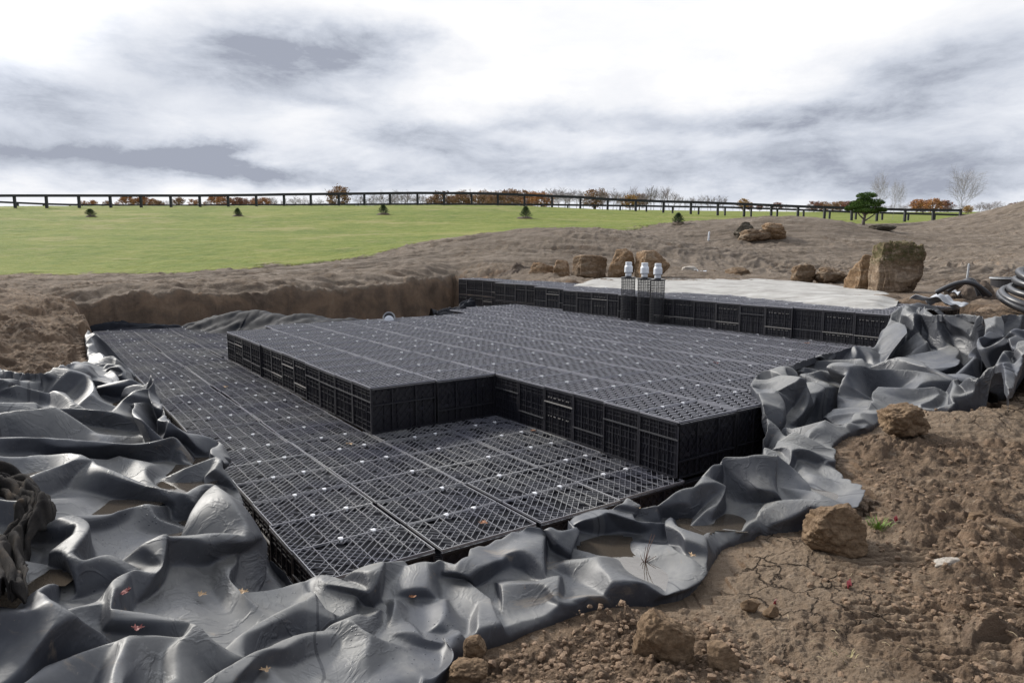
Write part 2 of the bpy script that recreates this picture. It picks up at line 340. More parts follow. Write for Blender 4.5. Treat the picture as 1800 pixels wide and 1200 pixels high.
def ground_z(X, Y, detail=True):
    a, b = lp(X, Y); z = tps_eval(TP, TW, a, b)
    for (bx, by, sx_, sy_, am) in ((2.3, 27, 5.2, 3.4, .75), (14.2, 35, 6, 4, .85), (34, 40, 7, 6, 1.35), (7.2, 30, 2.6, 3, -.35), (4.25, 5.35, .9, .45, .17), (3.3, 4.9, .5, .3, .08), (19.5, 21, 5, 4, .25)):
        z = z+am*np.exp(-((X-bx)/sx_)**2-((Y-by)/sy_)**2)
    n = fbm(X*.9, Y*.9, 4, 5)
    d = poly_dist(X+.10*vnoise(X*1.7, Y*1.7, 3), Y+.10*vnoise(X*1.7, Y*1.7, 4), PIT)+.08*n*smooth(6, 12, Y)
    k = smooth(-.10, .26, d)
    zin = -.48+0*X
    wallz = z-.05*np.abs(n)
    r = np.hypot(X, Y)
    z = z-.26*smooth(-1.1, .0, d)*smooth(8, 11, Y)*smooth(1, -2, X-.3*(Y-15))
    if detail:
        G = grass_mask(X, Y)
        rough = (1-G)
        nearw = smooth(16, 7, r)
        tr = smooth(.05, .5, fbm(X*.55+2, Y*.55, 2, 31)+.45*smooth(2.0, 3.4, X)*smooth(6.5, 4.5, Y)-.15)     # compacted areas
        lump = fbm(X*2.1, Y*2.1, 5, 9)*.035+fbm(X*.7, Y*.7, 3, 19)*.05
        cl = clods(X*4.5, Y*4.5, 41, .35)*.055+clods(X*10, Y*10, 43, .6)*.030+clods(X*22, Y*22, 47, .65)*.015+clods(X*48, Y*48, 51, .6)*.007
        cl = cl*(1-.85*tr)*(.55+.75*smooth(-.3, .5, fbm(X*1.3, Y*1.3, 3, 77)))
        z = z+rough*nearw*(lump*(1-.5*tr)+cl+fbm(X*14, Y*14, 5, 61, .62)*.010)
        # tyre cleat prints in the compacted ground
        for print_at in CLEATS:
            cx, cy = atZ(print_at[0], print_at[1], .15)[:2]; an, w, l = print_at[2:]
            e = (X-cx)*math.cos(an)+(Y-cy)*math.sin(an); f = (Y-cy)*math.cos(an)-(X-cx)*math.sin(an); ragged = .05*vnoise(X*6, Y*6, 33)
            m = smooth(w, w*.75, np.abs(e+ragged))*smooth(l*.5, l*.4, np.abs(f+ragged))
            z = z-m*(lump*.5+cl*.8)+m*(np.abs(np.sin(f*math.pi/.052+.9*np.sin(e*5)))**.7-.6)*.026
        # far earthworks: wheel ruts and spoil ridges
        fw = smooth(14, 19, r)*rough*smooth(90, 60, r)
        for (cx, cy, k1, k2, am) in ((-3, 12, 1.7, 26, 1.), (10, 22, 2.1, 18, .9)):
            ww = smooth(-4, 4, X-6) if cx > 0 else 1-smooth(-4, 4, X-6)
            dx = X-cx; dy = Y-cy; rr = np.hypot(dx, dy)+.8*fbm(X*.15, Y*.15, 2, 88); an = np.arctan2(dx, dy)
            g = np.abs(vnoise(an*2.2, rr*k1, 90+int(cx)))+.55*np.abs(vnoise(an*5, rr*k1*2.3, 91))+.2*np.abs(vnoise(an*k2, rr*5, 92))
            z = z+fw*ww*(.28-g)*.20*am
        lumpm = smooth(.05, .45, fbm(X*.25, Y*.25, 3, 94))
        z = z+fw*(fbm(X*1.6, Y*1.6, 5, 92)*.02+lumpm*(clods(X*1.8, Y*1.8, 93, .4)*.05+fbm(X*4, Y*4, 3, 96)*.03))
        z = z+G*fbm(X*.8, Y*.8, 4, 95)*.03
        z = z+smooth(-1.1, 0, d)*(1-smooth(-.1, .1, d))*rough*clods(X*2.2, Y*2.2, 97, .4)*.10*smooth(8, 11, r)
        # left bank roughness
        z = z+smooth(-2.2, -3.2, X)*smooth(4, 5.5, Y)*smooth(16, 12, r)*rough*(fbm(X*2.6+Y, Y*1.2, 5, 99)*.06)
        wallz = z+0*X
        dd = (k*(1-k)*4)*(fbm(X*3.1+7, Y*3.1, 5, 101, .62)*.20+.12*clods(X*3, Y*3, 103, .5))*smooth(7, 11, Y)+k*smooth(.9, .2, d)*.12*np.abs(fbm(X*4, Y*4, 4, 105))*smooth(7, 11, Y)
        return wallz*(1-k)+zin*k+dd
    return z*(1-k)+zin*k
GE = [atY(*q)[:2] for q in [(-900,484,20),(-300,483,21.5),(0,482,22),(60,478,22.6),(110,481,22),(200,478,22.6),(290,480,22.2),(330,475,23),(400,473,23),(460,467,23.9),(480,462,24.6),(520,466,24),(600,458,24.8),(650,452,25.8),(700,440,27),(790,426,29.4),(900,418,31),(1050,409,34),(1170,399,38),(1300,389,44),(1420,387,48),(1500,393,50),(1600,393,52),(1700,389,56),(1735,385,60),(1755,380,72),(1900,370,95)]]
GPOLY = GE+[(900, 300), (900, 900), (-900, 900), (-900, 100)]
def grass_mask(X, Y):
    d = poly_dist(X+.45*vnoise(X*.8, Y*.8, 71)+.25*vnoise(X*4, Y*4, 73), Y+.7*vnoise(X*.7, Y*.7, 72)+.4*vnoise(X*3, Y*3, 74)+.25*vnoise(X*9, Y*9, 75), GPOLY)
    return smooth(-.12, .12, d)
def gz(x, y, detail=False):
    return float(ground_z(np.array([float(x)]), np.array([float(y)]), detail)[0])
def hit(px, py, y0=2.0, y1=300):
    """where the picture ray meets the ground"""
    a, b = ray(px, py); Y = y0*(y1/y0)**np.linspace(0, 1, 500); Z = ground_z(a*Y, Y, False)
    k = np.argmax(Z > CAM_H-b*Y)
    if k == 0: return (a*y1, y1, float(Z[-1]))
    return (a*Y[k], Y[k], float(Z[k]))
def make_ground():
    th = np.concatenate([np.linspace(-180, -60, 60, endpoint=False), np.linspace(-60, -44, 60, endpoint=False), np.linspace(-44, 44, NTH, endpoint=False), np.linspace(44, 60, 60, endpoint=False), np.linspace(60, 180, 61)])
    th = np.radians(th)
    rr = np.concatenate([np.geomspace(.3, 2.0, 40, endpoint=False), np.geomspace(2.0, 9, NR, endpoint=False), np.geomspace(9, 80, int(NR*.55), endpoint=False), np.geomspace(80, 3000, 130)])
    T_, Rr = np.meshgrid(th, rr, indexing='ij'); X = (Rr*np.sin(T_)).ravel(); Y = (Rr*np.cos(T_)).ravel()
    Z = ground_z(X, Y); G = grass_mask(X, Y)
    r = np.hypot(X, Y)
    tone = np.clip(smooth(9, 17, r)*.75+.25*smooth(18, 24, r)+.12*vnoise(X*.5, Y*.5, 8), 0, 1)*smooth(-20, -3, X+.15*Y)
    sel = (X > -7.8) & (X < 7.8) & (Y > .2) & (Y < 15.8)
    lx = (X[sel]+8)/.06-.5; ly = Y[sel]/.06-.5; i = lx.astype(int); j = ly.astype(int); fx = lx-i; fy = ly-j; LL = np.minimum(LOW, 9)
    lo = np.minimum(np.minimum(LL[i, j], LL[i+1, j]), np.minimum(LL[i, j+1], LL[i+1, j+1]))
    Z[sel] = np.where(lo < 8, np.minimum(Z[sel], lo-.02), Z[sel])
    V = np.stack([X, Y, Z], 1)
    pack = smooth(.05, .5, fbm(X*.55+2, Y*.55, 2, 31)+.45*smooth(2.0, 3.4, X)*smooth(6.5, 4.5, Y)-.15)*smooth(9, 6, r)
    o = grid_mesh('ground', V, len(th), len(rr), M['ground'], True, None, {'grass': G, 'tone': tone, 'pack': pack})
    tag(o, kind='structure'); return o
NTH, NR = 1200, 900
# ---------------------------------------------------------------- tank crates
def f_plastic(T, b):
    P = geopos(T); n = T.noise(P, 3, 5, .6); n2 = T.noise(P, 60, 3, .6)
    T.put(b.inputs['Base Color'], T.mix(T.mapr(n, .4, .7, 0, .5), (.010, .010, .016), (.026, .025, .026)))
    T.put(b.inputs['Roughness'], T.mapr(n2, .3, .7, .34, .55)); b.inputs['Specular IOR Level'].default_value = .6
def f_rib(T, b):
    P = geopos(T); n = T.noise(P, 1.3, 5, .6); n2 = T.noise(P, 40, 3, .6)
    T.put(b.inputs['Base Color'], T.mix(T.mapr(n, .35, .65), (.16, .16, .19), (.30, .295, .29)))  # black plastic painted pale: the sky glint is put into the colour
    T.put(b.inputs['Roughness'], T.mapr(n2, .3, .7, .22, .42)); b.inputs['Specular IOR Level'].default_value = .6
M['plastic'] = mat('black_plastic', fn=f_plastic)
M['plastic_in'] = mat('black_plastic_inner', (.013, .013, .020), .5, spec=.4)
M['rib'] = mat('painted_glint_rib', fn=f_rib)
M['rib_bright'] = mat('painted_glint_honeycomb', (.27, .27, .30), .35, spec=.6)  # brighter rib copy, its glint painted as base colour
M['ledge'] = mat('ledge_painted_light', (.06, .06, .065), .4)  # lighter than the black plastic: light on the up-facing bar painted in
M['clip'] = mat('white_clip', (.72, .72, .74), .4)
CW, CL, CH = .44, .66, .43
def top_mesh(kind, seed):
    rnd = random.Random(seed); m = MB(); w = .0022 if kind == 0 else .0036; h = .008 if kind == 0 else .0035; z = CH-h/2
    e = .004
    # outer frame
    for p, q in (((e, e), (CW-e, e)), ((CW-e, e), (CW-e, CL-e)), ((CW-e, CL-e), (e, CL-e)), ((e, CL-e), (e, e))):
        long_s = abs(p[1]-q[1]) < 1e-6
        m.bar((*p, z-.002), (*q, z-.002), .0045 if long_s else .004, .014)
    if kind == 0:       # diamonds crossed by straight ribs
        nx, ny = 8, 12; dx = (CW-2*e)/nx; dy = (CL-2*e)/ny
        for j in range(2, ny, 2): m.bar((e, e+j*dy, z), (CW-e, e+j*dy, z), w, h)
        for i in range(nx):
            for j in range(ny):
                a = (e+i*dx, e+j*dy); b = (a[0]+dx, a[1]+dy)
                if rnd.random() < .93: m.bar((b[0], a[1], z-.001), (a[0], b[1], z-.001), w, h)
                if rnd.random() < .7: m.bar((a[0], a[1], z-.0025), (b[0], b[1], z-.0025), w*.75, h)
    else:               # honeycomb
        nx, ny = 6, 7; dx = (CW-2*e)/nx; dy = (CL-2*e)/ny
        def P(i, k):    # zig zag node
            off = .26*dx if k % 2 else -.26*dx
            return (min(max(e+i*dx+(off if i % 2 == 0 else -off), e), CW-e), e+k*dy/2)
        for i in range(0, nx+1):
            for k in range(2*ny): m.bar((*P(i, k), z), (*P(i, k+1), z), w, h)
        for i in range(nx):
            for k in range(0, 2*ny+1):
                a = P(i, k); b = P(i+1, k)
                if (i+k) % 2 == 0 and k not in (0, 2*ny): m.bar((*a, z-.001), (*b, z-.001), w*.9, h)
        m.bar((e, CL/2, z-.002), (CW-e, CL/2, z-.002), w*.8, h)
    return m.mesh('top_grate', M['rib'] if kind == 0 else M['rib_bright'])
def core_mesh(kind):
    m = MB()
    for lay, (dz, ang, sp, ww) in enumerate(((.022, 47, .024, .0036), (.045, 56, .022, .0036), (.11, 40, .03, .004), (.17, -12, .03, .004), (.26, 15, .035, .005))):
        ta = math.tan(R(ang)); x = -CL
        while x < CW+CL:
            # line x = x0 + ta*y clipped
            ys = [0, CL]; pts_ = []
            for y in np.linspace(.008, CL-.008, 12):
                xx = x+ta*y
                if .008 < xx < CW-.008: pts_.append((xx, float(y)))
            if len(pts_) > 1: m.bar((*pts_[0], CH-dz), (*pts_[-1], CH-dz), ww, .012 if lay < 2 else .03)
            x += sp
    for i in range(1, 4): m.box((i*CW/4-.002, .01, .01), (i*CW/4+.002, CL-.01, CH-.12))
    for i in range(1, 5): m.box((.01, i*CL/5-.002, .01), (CW-.01, i*CL/5+.002, CH-.14))
    m.box((.005, .005, .001), (CW-.005, CL-.005, .006))
    return m.mesh('inner_plates', M['plastic_in'])
def end_mesh(kind, seed):       # stands on y = 0, spans x
    rnd = random.Random(seed); m = MB()
    m.box((.004, .016, .004), (CW-.004, .019, CH-.012))            # inner wall
    for x in (.009, CW-.009): m.box((x-.009, .0, 0), (x+.009, .016, CH-.020))
    m.box((.0, .001, CH-.034), (CW, .016, CH-.021)); m.box((0, .001, .0), (CW, .016, .013))
    for x in (.12, .22, .32): m.box((x-.004, .005, .013), (x+.004, .016, CH-.034))
    for z in (.06, .10, .19, .24, .34, .37): m.box((.018, .007, z-.0025), (CW-.018, .0155, z+.0025))
    for x in np.linspace(.04, .40, 10): m.box((x-.0018, .009, .013), (x+.0018, .0155, CH-.034))
    return m.mesh('end_panel', M['plastic'])
def end_trim_mesh(kind):
    m = MB()
    zb = .13 if kind % 2 == 0 else .29
    m.box((.003, -.004, zb-.005), (CW-.003, .0068, zb+.005))
    if kind >= 2:
        for z in (.335, .10 if kind % 2 == 0 else .165):
            for i, x in enumerate((.07, .11, .155, .172, .225, .245, .29, .345, .37)):
                m.box((x-.006, .0, z-.004), (x+.006, .0045, z+.004))
    return m.mesh('locking_bar', M['ledge'] if kind < 2 else M['peg'])
M['peg'] = mat('pegs_painted_light', (.24, .23, .22), .4)  # pale colour stands for light passing through the panel and catching the pegs
def side_mesh(kind):            # stands on x = CW, spans y
    m = MB(); X0 = CW
    m.box((X0-.03, .004, .004), (X0-.026, CL-.004, CH-.012))
    for y in (.009, CL/2-.12, CL/2+.12, CL-.009): m.box((X0-.016, y-.005, 0), (X0, y+.005, CH-.020))
    m.box((X0-.016, 0, CH-.034), (X0-.001, CL, CH-.021)); m.box((X0-.016, 0, 0), (X0-.001, CL, .012))
    zb = .13 if kind == 0 else .26
    m.box((X0-.016, .004, zb-.006), (X0+.004, CL-.004, zb+.006))
    for k in range(-6, 14):     # leaning ribs
        y = k*.066
        for sgn, off in ((1, 0), (-1, .02)):
            pts_ = []
            for t in np.linspace(0, 1, 14):
                yy = y+off+(t*.34 if sgn > 0 else (1-t)*.34); zz = .014+t*(CH-.05)
                if .01 < yy < CL-.01: pts_.append((X0-.010-.007*(sgn < 0), yy, zz))
            if len(pts_) > 1: m.bar(pts_[0], pts_[-1], .005, .004, (1, 0, 0))
    return m.mesh('side_panel', M['plastic'])
def clip_mesh():
    m = MB(); m.box((-.017, -.011, CH-.001), (.017, .011, CH+.006)); m.box((-.017, -.006, CH-.014), (-.011, .006, CH-.001)); m.box((.011, -.006, CH-.014), (.017, .006, CH-.001))
    m.box((-.006, -.014, CH+.006), (.006, .014, CH+.009))
    return m.mesh('connector_clip', M['clip'])
TOPS = [[top_mesh(0, i) for i in range(3)], [top_mesh(1, 10+i) for i in range(2)]]
CORE = core_mesh(0); ENDS = [end_mesh(0, 1)]; TRIMS = [end_trim_mesh(k) for k in range(4)]; SIDES = [side_mesh(0), side_mesh(1)]; CLIP = clip_mesh()
# lay the crates out: list of (s, t, z, W, layer, show_end, show_side, dressing)
CR = []
rng = random.Random(7)
def put(s, t, z, w, lay, end=False, side=False, top=True, pat=0, col_=0, row=0):
    CR.append(dict(col=col_, row=row, s=s, t=t, z=z, w=w, lay=lay, end=end, side=side, top=top, pat=pat))
T0 = [1.10, 1.778, 2.462, 3.132, 3.78, 4.45, 5.12]
def lowcol(c, s_from, s_to):
    s = s_from; k = 0 if s_from > -5 else int((-3.2-s_from)/.44)
    while s > s_to+.2:
        k += 1; put(s-.44, T0[c], -CH, .44, 0, end=(c == 0), side=(s > -3.5), pat=0, col_=c+1, row=k); s -= .44
lowcol(0, -3.22, -16.2); lowcol(1, -3.20, -16.2)
lowcol(2, -3.18, -5.8); lowcol(3, -3.20, -5.8); lowcol(2, -10.9, -16.2); lowcol(3, -10.9, -16.2); lowcol(4, -11.4, -16.2); lowcol(5, -11.4, -16.2)
for c in (4, 5, 6): put(-3.64, T0[c], -CH, .44, 0, side=True, top=False, col_=c-3)
# middle layer
TM = [2.45]
while TM[-1] < 8.0: TM.append(TM[-1]+.664)
for c, t in enumerate(TM[:-1] if len(TM) > 10 else TM):
    far = -10.96 if c == 0 else (-11.4 if c < 7 else (-12.28 if c == 7 else -12.72))
    if t < 3.6:
        n = 12; near = -5.66; w = (near-far)/round((near-far)/.4415); k = round((near-far)/w)
        for i in range(k): put(near-(i+1)*w, t, 0, w, 1, end=(c == 0), side=(i == 0), pat=1, col_=c+1, row=i+1)
    else:
        for i in range(6): put(-3.25-(i+1)*.4015, t, 0, .4015, 1, end=(c == 2), side=(i == 0), pat=1, col_=c+1, row=i+1)
        near = -5.659; k = round((near-far)/.4415); w = (near-far)/k
        for i in range(k): put(near-(i+1)*w, t, 0, w, 1, pat=1, col_=c+1, row=i+7)
# upper tier
s = -4.25; i = 0
while s > -16.7:
    w = .436; t = 8.72 if s > -8.9 else (8.86 if s > -10.4 else (9.12 if s > -11.9 else (9.55 if s > -14.2 else 10.05)))
    for r_ in range(3 if s > -12.5 else 1 if s < -14.2 else 2):
        put(s-w, t+r_*.664, CH, w, 2, end=(r_ == 0), side=(i == 0), pat=1, col_=r_+1, row=i+1)
    if s < -12.5:
        put(s-w, t, 0, w, 1, end=True, top=False, row=i+1); put(s-w, t, -CH, w, 0, end=True, top=False, row=i+1)
    s -= w; i += 1
rotz = math.atan2(SA[1], SA[0])
def crate_world(c): x, y = ST(c['s'], c['t']); return x, y
for c in CR:
    x, y = ST(c['s']+.2, c['t']+.3); c['d'] = math.hypot(x, y-0)
CR.sort(key=lambda c: c['d'])
where = {0: 'lowest layer', 1: 'middle layer', 2: 'upper tier'}
NIND = 290
stuff = MB()
def dumpmesh(mb, me, Mx):
    vs = [Mx @ v.co for v in me.vertices]; mb.add(vs, [tuple(p.vertices) for p in me.polygons])
stuff_parts = {}
for i, c in enumerate(CR):
    jt = 0.012*math.sin(c['t']*7.3+round(c['s']/1.7)*2.1); jz = .004*math.sin(c['s']*3.1+c['t']*5.7)+.003*rng.random(); jr = rng.uniform(-.004, .004)
    if c['lay'] == 0: jt += (-.03 if c['s'] < -11.38 else .0) + (.012 if -8.6 < c['s'] < -6.9 else 0)
    x, y = ST(c['s'], c['t']+jt); sx = (c['w']-.003)/CW
    items = []
    if c['top']:
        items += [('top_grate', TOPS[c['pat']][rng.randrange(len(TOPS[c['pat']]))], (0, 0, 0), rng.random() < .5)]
        items += [('inner_plates', CORE, (0, 0, 0), rng.random() < .5)]
        n0 = 2 if c['pat'] == 0 else 2
        for k in range(n0):
            if rng.random() < (.92 if c['lay'] == 0 else .62):
                ty = (.27, .485)[k] if c['lay'] < 2 else (.15, .5)[k]
                items.append(('connector_clip', CLIP, (0+rng.uniform(-.004, .004), ty+rng.uniform(-.012, .012), 0), False))
    if c['end']:
        tk = rng.choice((0, 1, 2, 3, 0, 1))
        items += [('end_panel', ENDS[0], (0, 0, 0), False), ('locking_bar', TRIMS[tk], (0, 0, 0), False)]
    if c['side']: items.append(('side_panel', SIDES[rng.randrange(2)], (0, 0, 0), False))
    if i < NIND:
        o = empty('tank_crate', (x, y, c['z']+jz), rotz+jr); o.scale = (sx, 1, 1)
        c['obj'] = o
        for nm, me, lc, flip in items:
            ch = link(nm, me, o, lc)
            if flip: ch.rotation_euler = (0, 0, math.pi); ch.location = (CW, CL, 0)
    else:
        Mx = Matrix.Translation((x, y, c['z']+jz)) @ Matrix.Rotation(rotz+jr, 4, 'Z') @ Matrix.Diagonal((sx, 1, 1, 1))
        for nm, me, lc, flip in items:
            L = Matrix.Translation((CW, CL, 0)) @ Matrix.Rotation(math.pi, 4, 'Z') if flip else Matrix.Translation(lc)
            stuff_parts.setdefault(me.materials[0].name, MB()); dumpmesh(stuff_parts[me.materials[0].name], me, Mx @ L)
if stuff_parts:
    allm = MB(); mats = []; idx = []
    for k, mb in stuff_parts.items():
        idx += [len(mats)]*len(mb.f); mats.append(bpy.data.materials[k]); allm.add(mb.v, mb.f)
    o = allm.build('tank_crate', mats[0])
    for mm in mats[1:]: o.data.materials.append(mm)
    o.data.polygons.foreach_set('material_index', idx)
    tag(o, 'farthest black lattice tank crates of the platforms beyond the individually seen ones', 'tank crates', kind='stuff')
OW = 'first second third fourth fifth sixth seventh eighth ninth tenth eleventh twelfth thirteenth fourteenth fifteenth sixteenth seventeenth eighteenth nineteenth twentieth'.split()
def nth(n): return OW[n-1] if n <= 20 else ('twenty '+OW[n-21] if n < 30 else 'thirtieth')
for c in CR[:NIND]:
    o = c['obj']; L = c['lay']; r = nth(max(1, c['row'])); k = nth(max(1, c['col']))
    if not c['top']: lab = 'lower crate underneath another crate, %s from the left liner side of its wall' % r if c['row'] else 'black crate underneath the front right edge of the middle platform, %s from its corner' % k; g = 'crates underneath other crates'
    elif L == 0: lab = 'black lattice crate, low platform, %s row from the front, %s column from left' % (r, k); g = 'crates of the low platform'
    elif L == 1: lab = 'black honeycomb crate, middle platform, %s row from the front, %s column from left' % (r, k); g = 'crates of the middle platform'
    else: lab = 'black crate of the upper tier, %s from the right liner, %s' % (r, ('in its front wall', 'in the second row back', 'in the third row back')[c['col']-1]); g = 'crates of the upper tier'
    tag(o, lab, 'tank crate', g)
print('crates', len(CR), len(TM))
LG = (327, 261, -4.7, 1.65, 0.034, 0.0026)
LRUNS = [172,22,237,23,237,22,237,23,236,23,237,22,237,22,238,22,237,22,237,22,238,21,238,22,238,21,239,20,239,20,169,4,66,21,169,6,63,21,170,8,61,20,171,10,59,19,172,12,56,19,173,15,52,19,174,22,44,19,175,25,41,19,174,29,37,20,174,30,35,20,175,32,33,20,175,34,30,21,175,35,29,21,175,35,28,24,173,35,27,24,174,35,26,24,175,35,24,25,176,35,24,25,176,36,22,25,177,37,16,2,1,26,178,37,16,28,179,37,15,28,180,38,10,2,1,29,180,38,9,32,181,39,8,31,182,39,6,33,182,41,3,33,183,43,1,33,182,78,182,77,183,75,185,75,185,74,185,74,186,74,186,72,188,72,188,71,189,70,190,70,190,69,191,69,191,68,192,68,192,68,192,68,191,68,192,68,192,67,193,67,193,67,193,67,193,67,193,66,194,66,194,65,195,65,194,65,195,64,196,64,196,63,197,63,197,63,197,63,197,64,196,66,194,68,192,70,190,71,188,72,188,72,188,72,188,71,190,69,192,67,194,66,195,64,197,60,201,59,202,58,203,58,203,57,204,56,205,55,206,54,207,54,207,54,207,53,208,52,209,52,209,51,210,50,212,48,214,45,217,42,219,40,222,38,224,36,225,36,226,36,225,37,224,37,224,36,226,34,227,33,229,33,228,34,228,34,227,34,227,35,227,33,228,32,230,32,229,32,234,27,238,24,238,24,241,23,240,22,240,21,241,21,240,21,241,21,240,21,241,21,241,20,242,19,242,20,242,19,243,19,242,20,242,20,241,23,239,23,238,23,239,23,238,23,239,22,238,24,237,25,236,29,232,29,232,28,233,27,234,26,236,24,237,24,237,25,237,25,237,26,237,24,238,22,241,21,242,20,243,19,243,19,244,17,245,16,246,16,245,16,245,17,244,17,245,15,247,14,248,13,247,15,246,16,245,17,244,19,242,21,240,23,238,25,236,28,234,29,232,32,229,34,228,36,225,38,224,39,223,40,222,40,223,46,218,48,216,54,211,52,213,49,214,49,214,49,216,47,216,46,216,45,217,43,219,41,221,40,222,40,222,40,222,41,219,44,217,45,216,46,216,44,218,44,218,44,218,44,218,45,217,45,217,45,217,45,218,44,218,44,219,43,219,43,219,43,219,43,219,43,217,45,184,1,30,47,183,3,25,51,183,4,21,53,185,3,19,55,185,4,15,58,185,4,14,59,185,5,12,59,187,4,12,59,187,5,11,59,187,5,11,59,187,6,10,59,188,5,9,59,189,6,6,60,190,7,3,61,191,7,1,62,192,68,194,66,196,66,196,66,196,66,196,66,196,66,196,66,197,65,197,66,196,65,197,64,198,64,198,64,198,64,198,64,198,64,198,64,198,63,197,64,197,44,2,18,197,43,5,15,197,43,8,13,196,44,11,11,194,32,2,11,13,10,191,33,6,7,16,9,188,34,32,9,185,36,33,8,184,37,34,8,183,37,35,7,183,36,37,6,183,34,40,6,182,32,43,5,182,31,45,3,184,30,232,30,232,29,233,29,234,28,234,28,234,28,234,28,235,27,235,27,235,27,235,27,236,26,236,26,236,26,236,25,238,17,3,3,239,14,248,12,250,10,252,10,252,10,253,9,253,9,253,8,254,8,254,8,255,6,256,6,256,4,258,2]
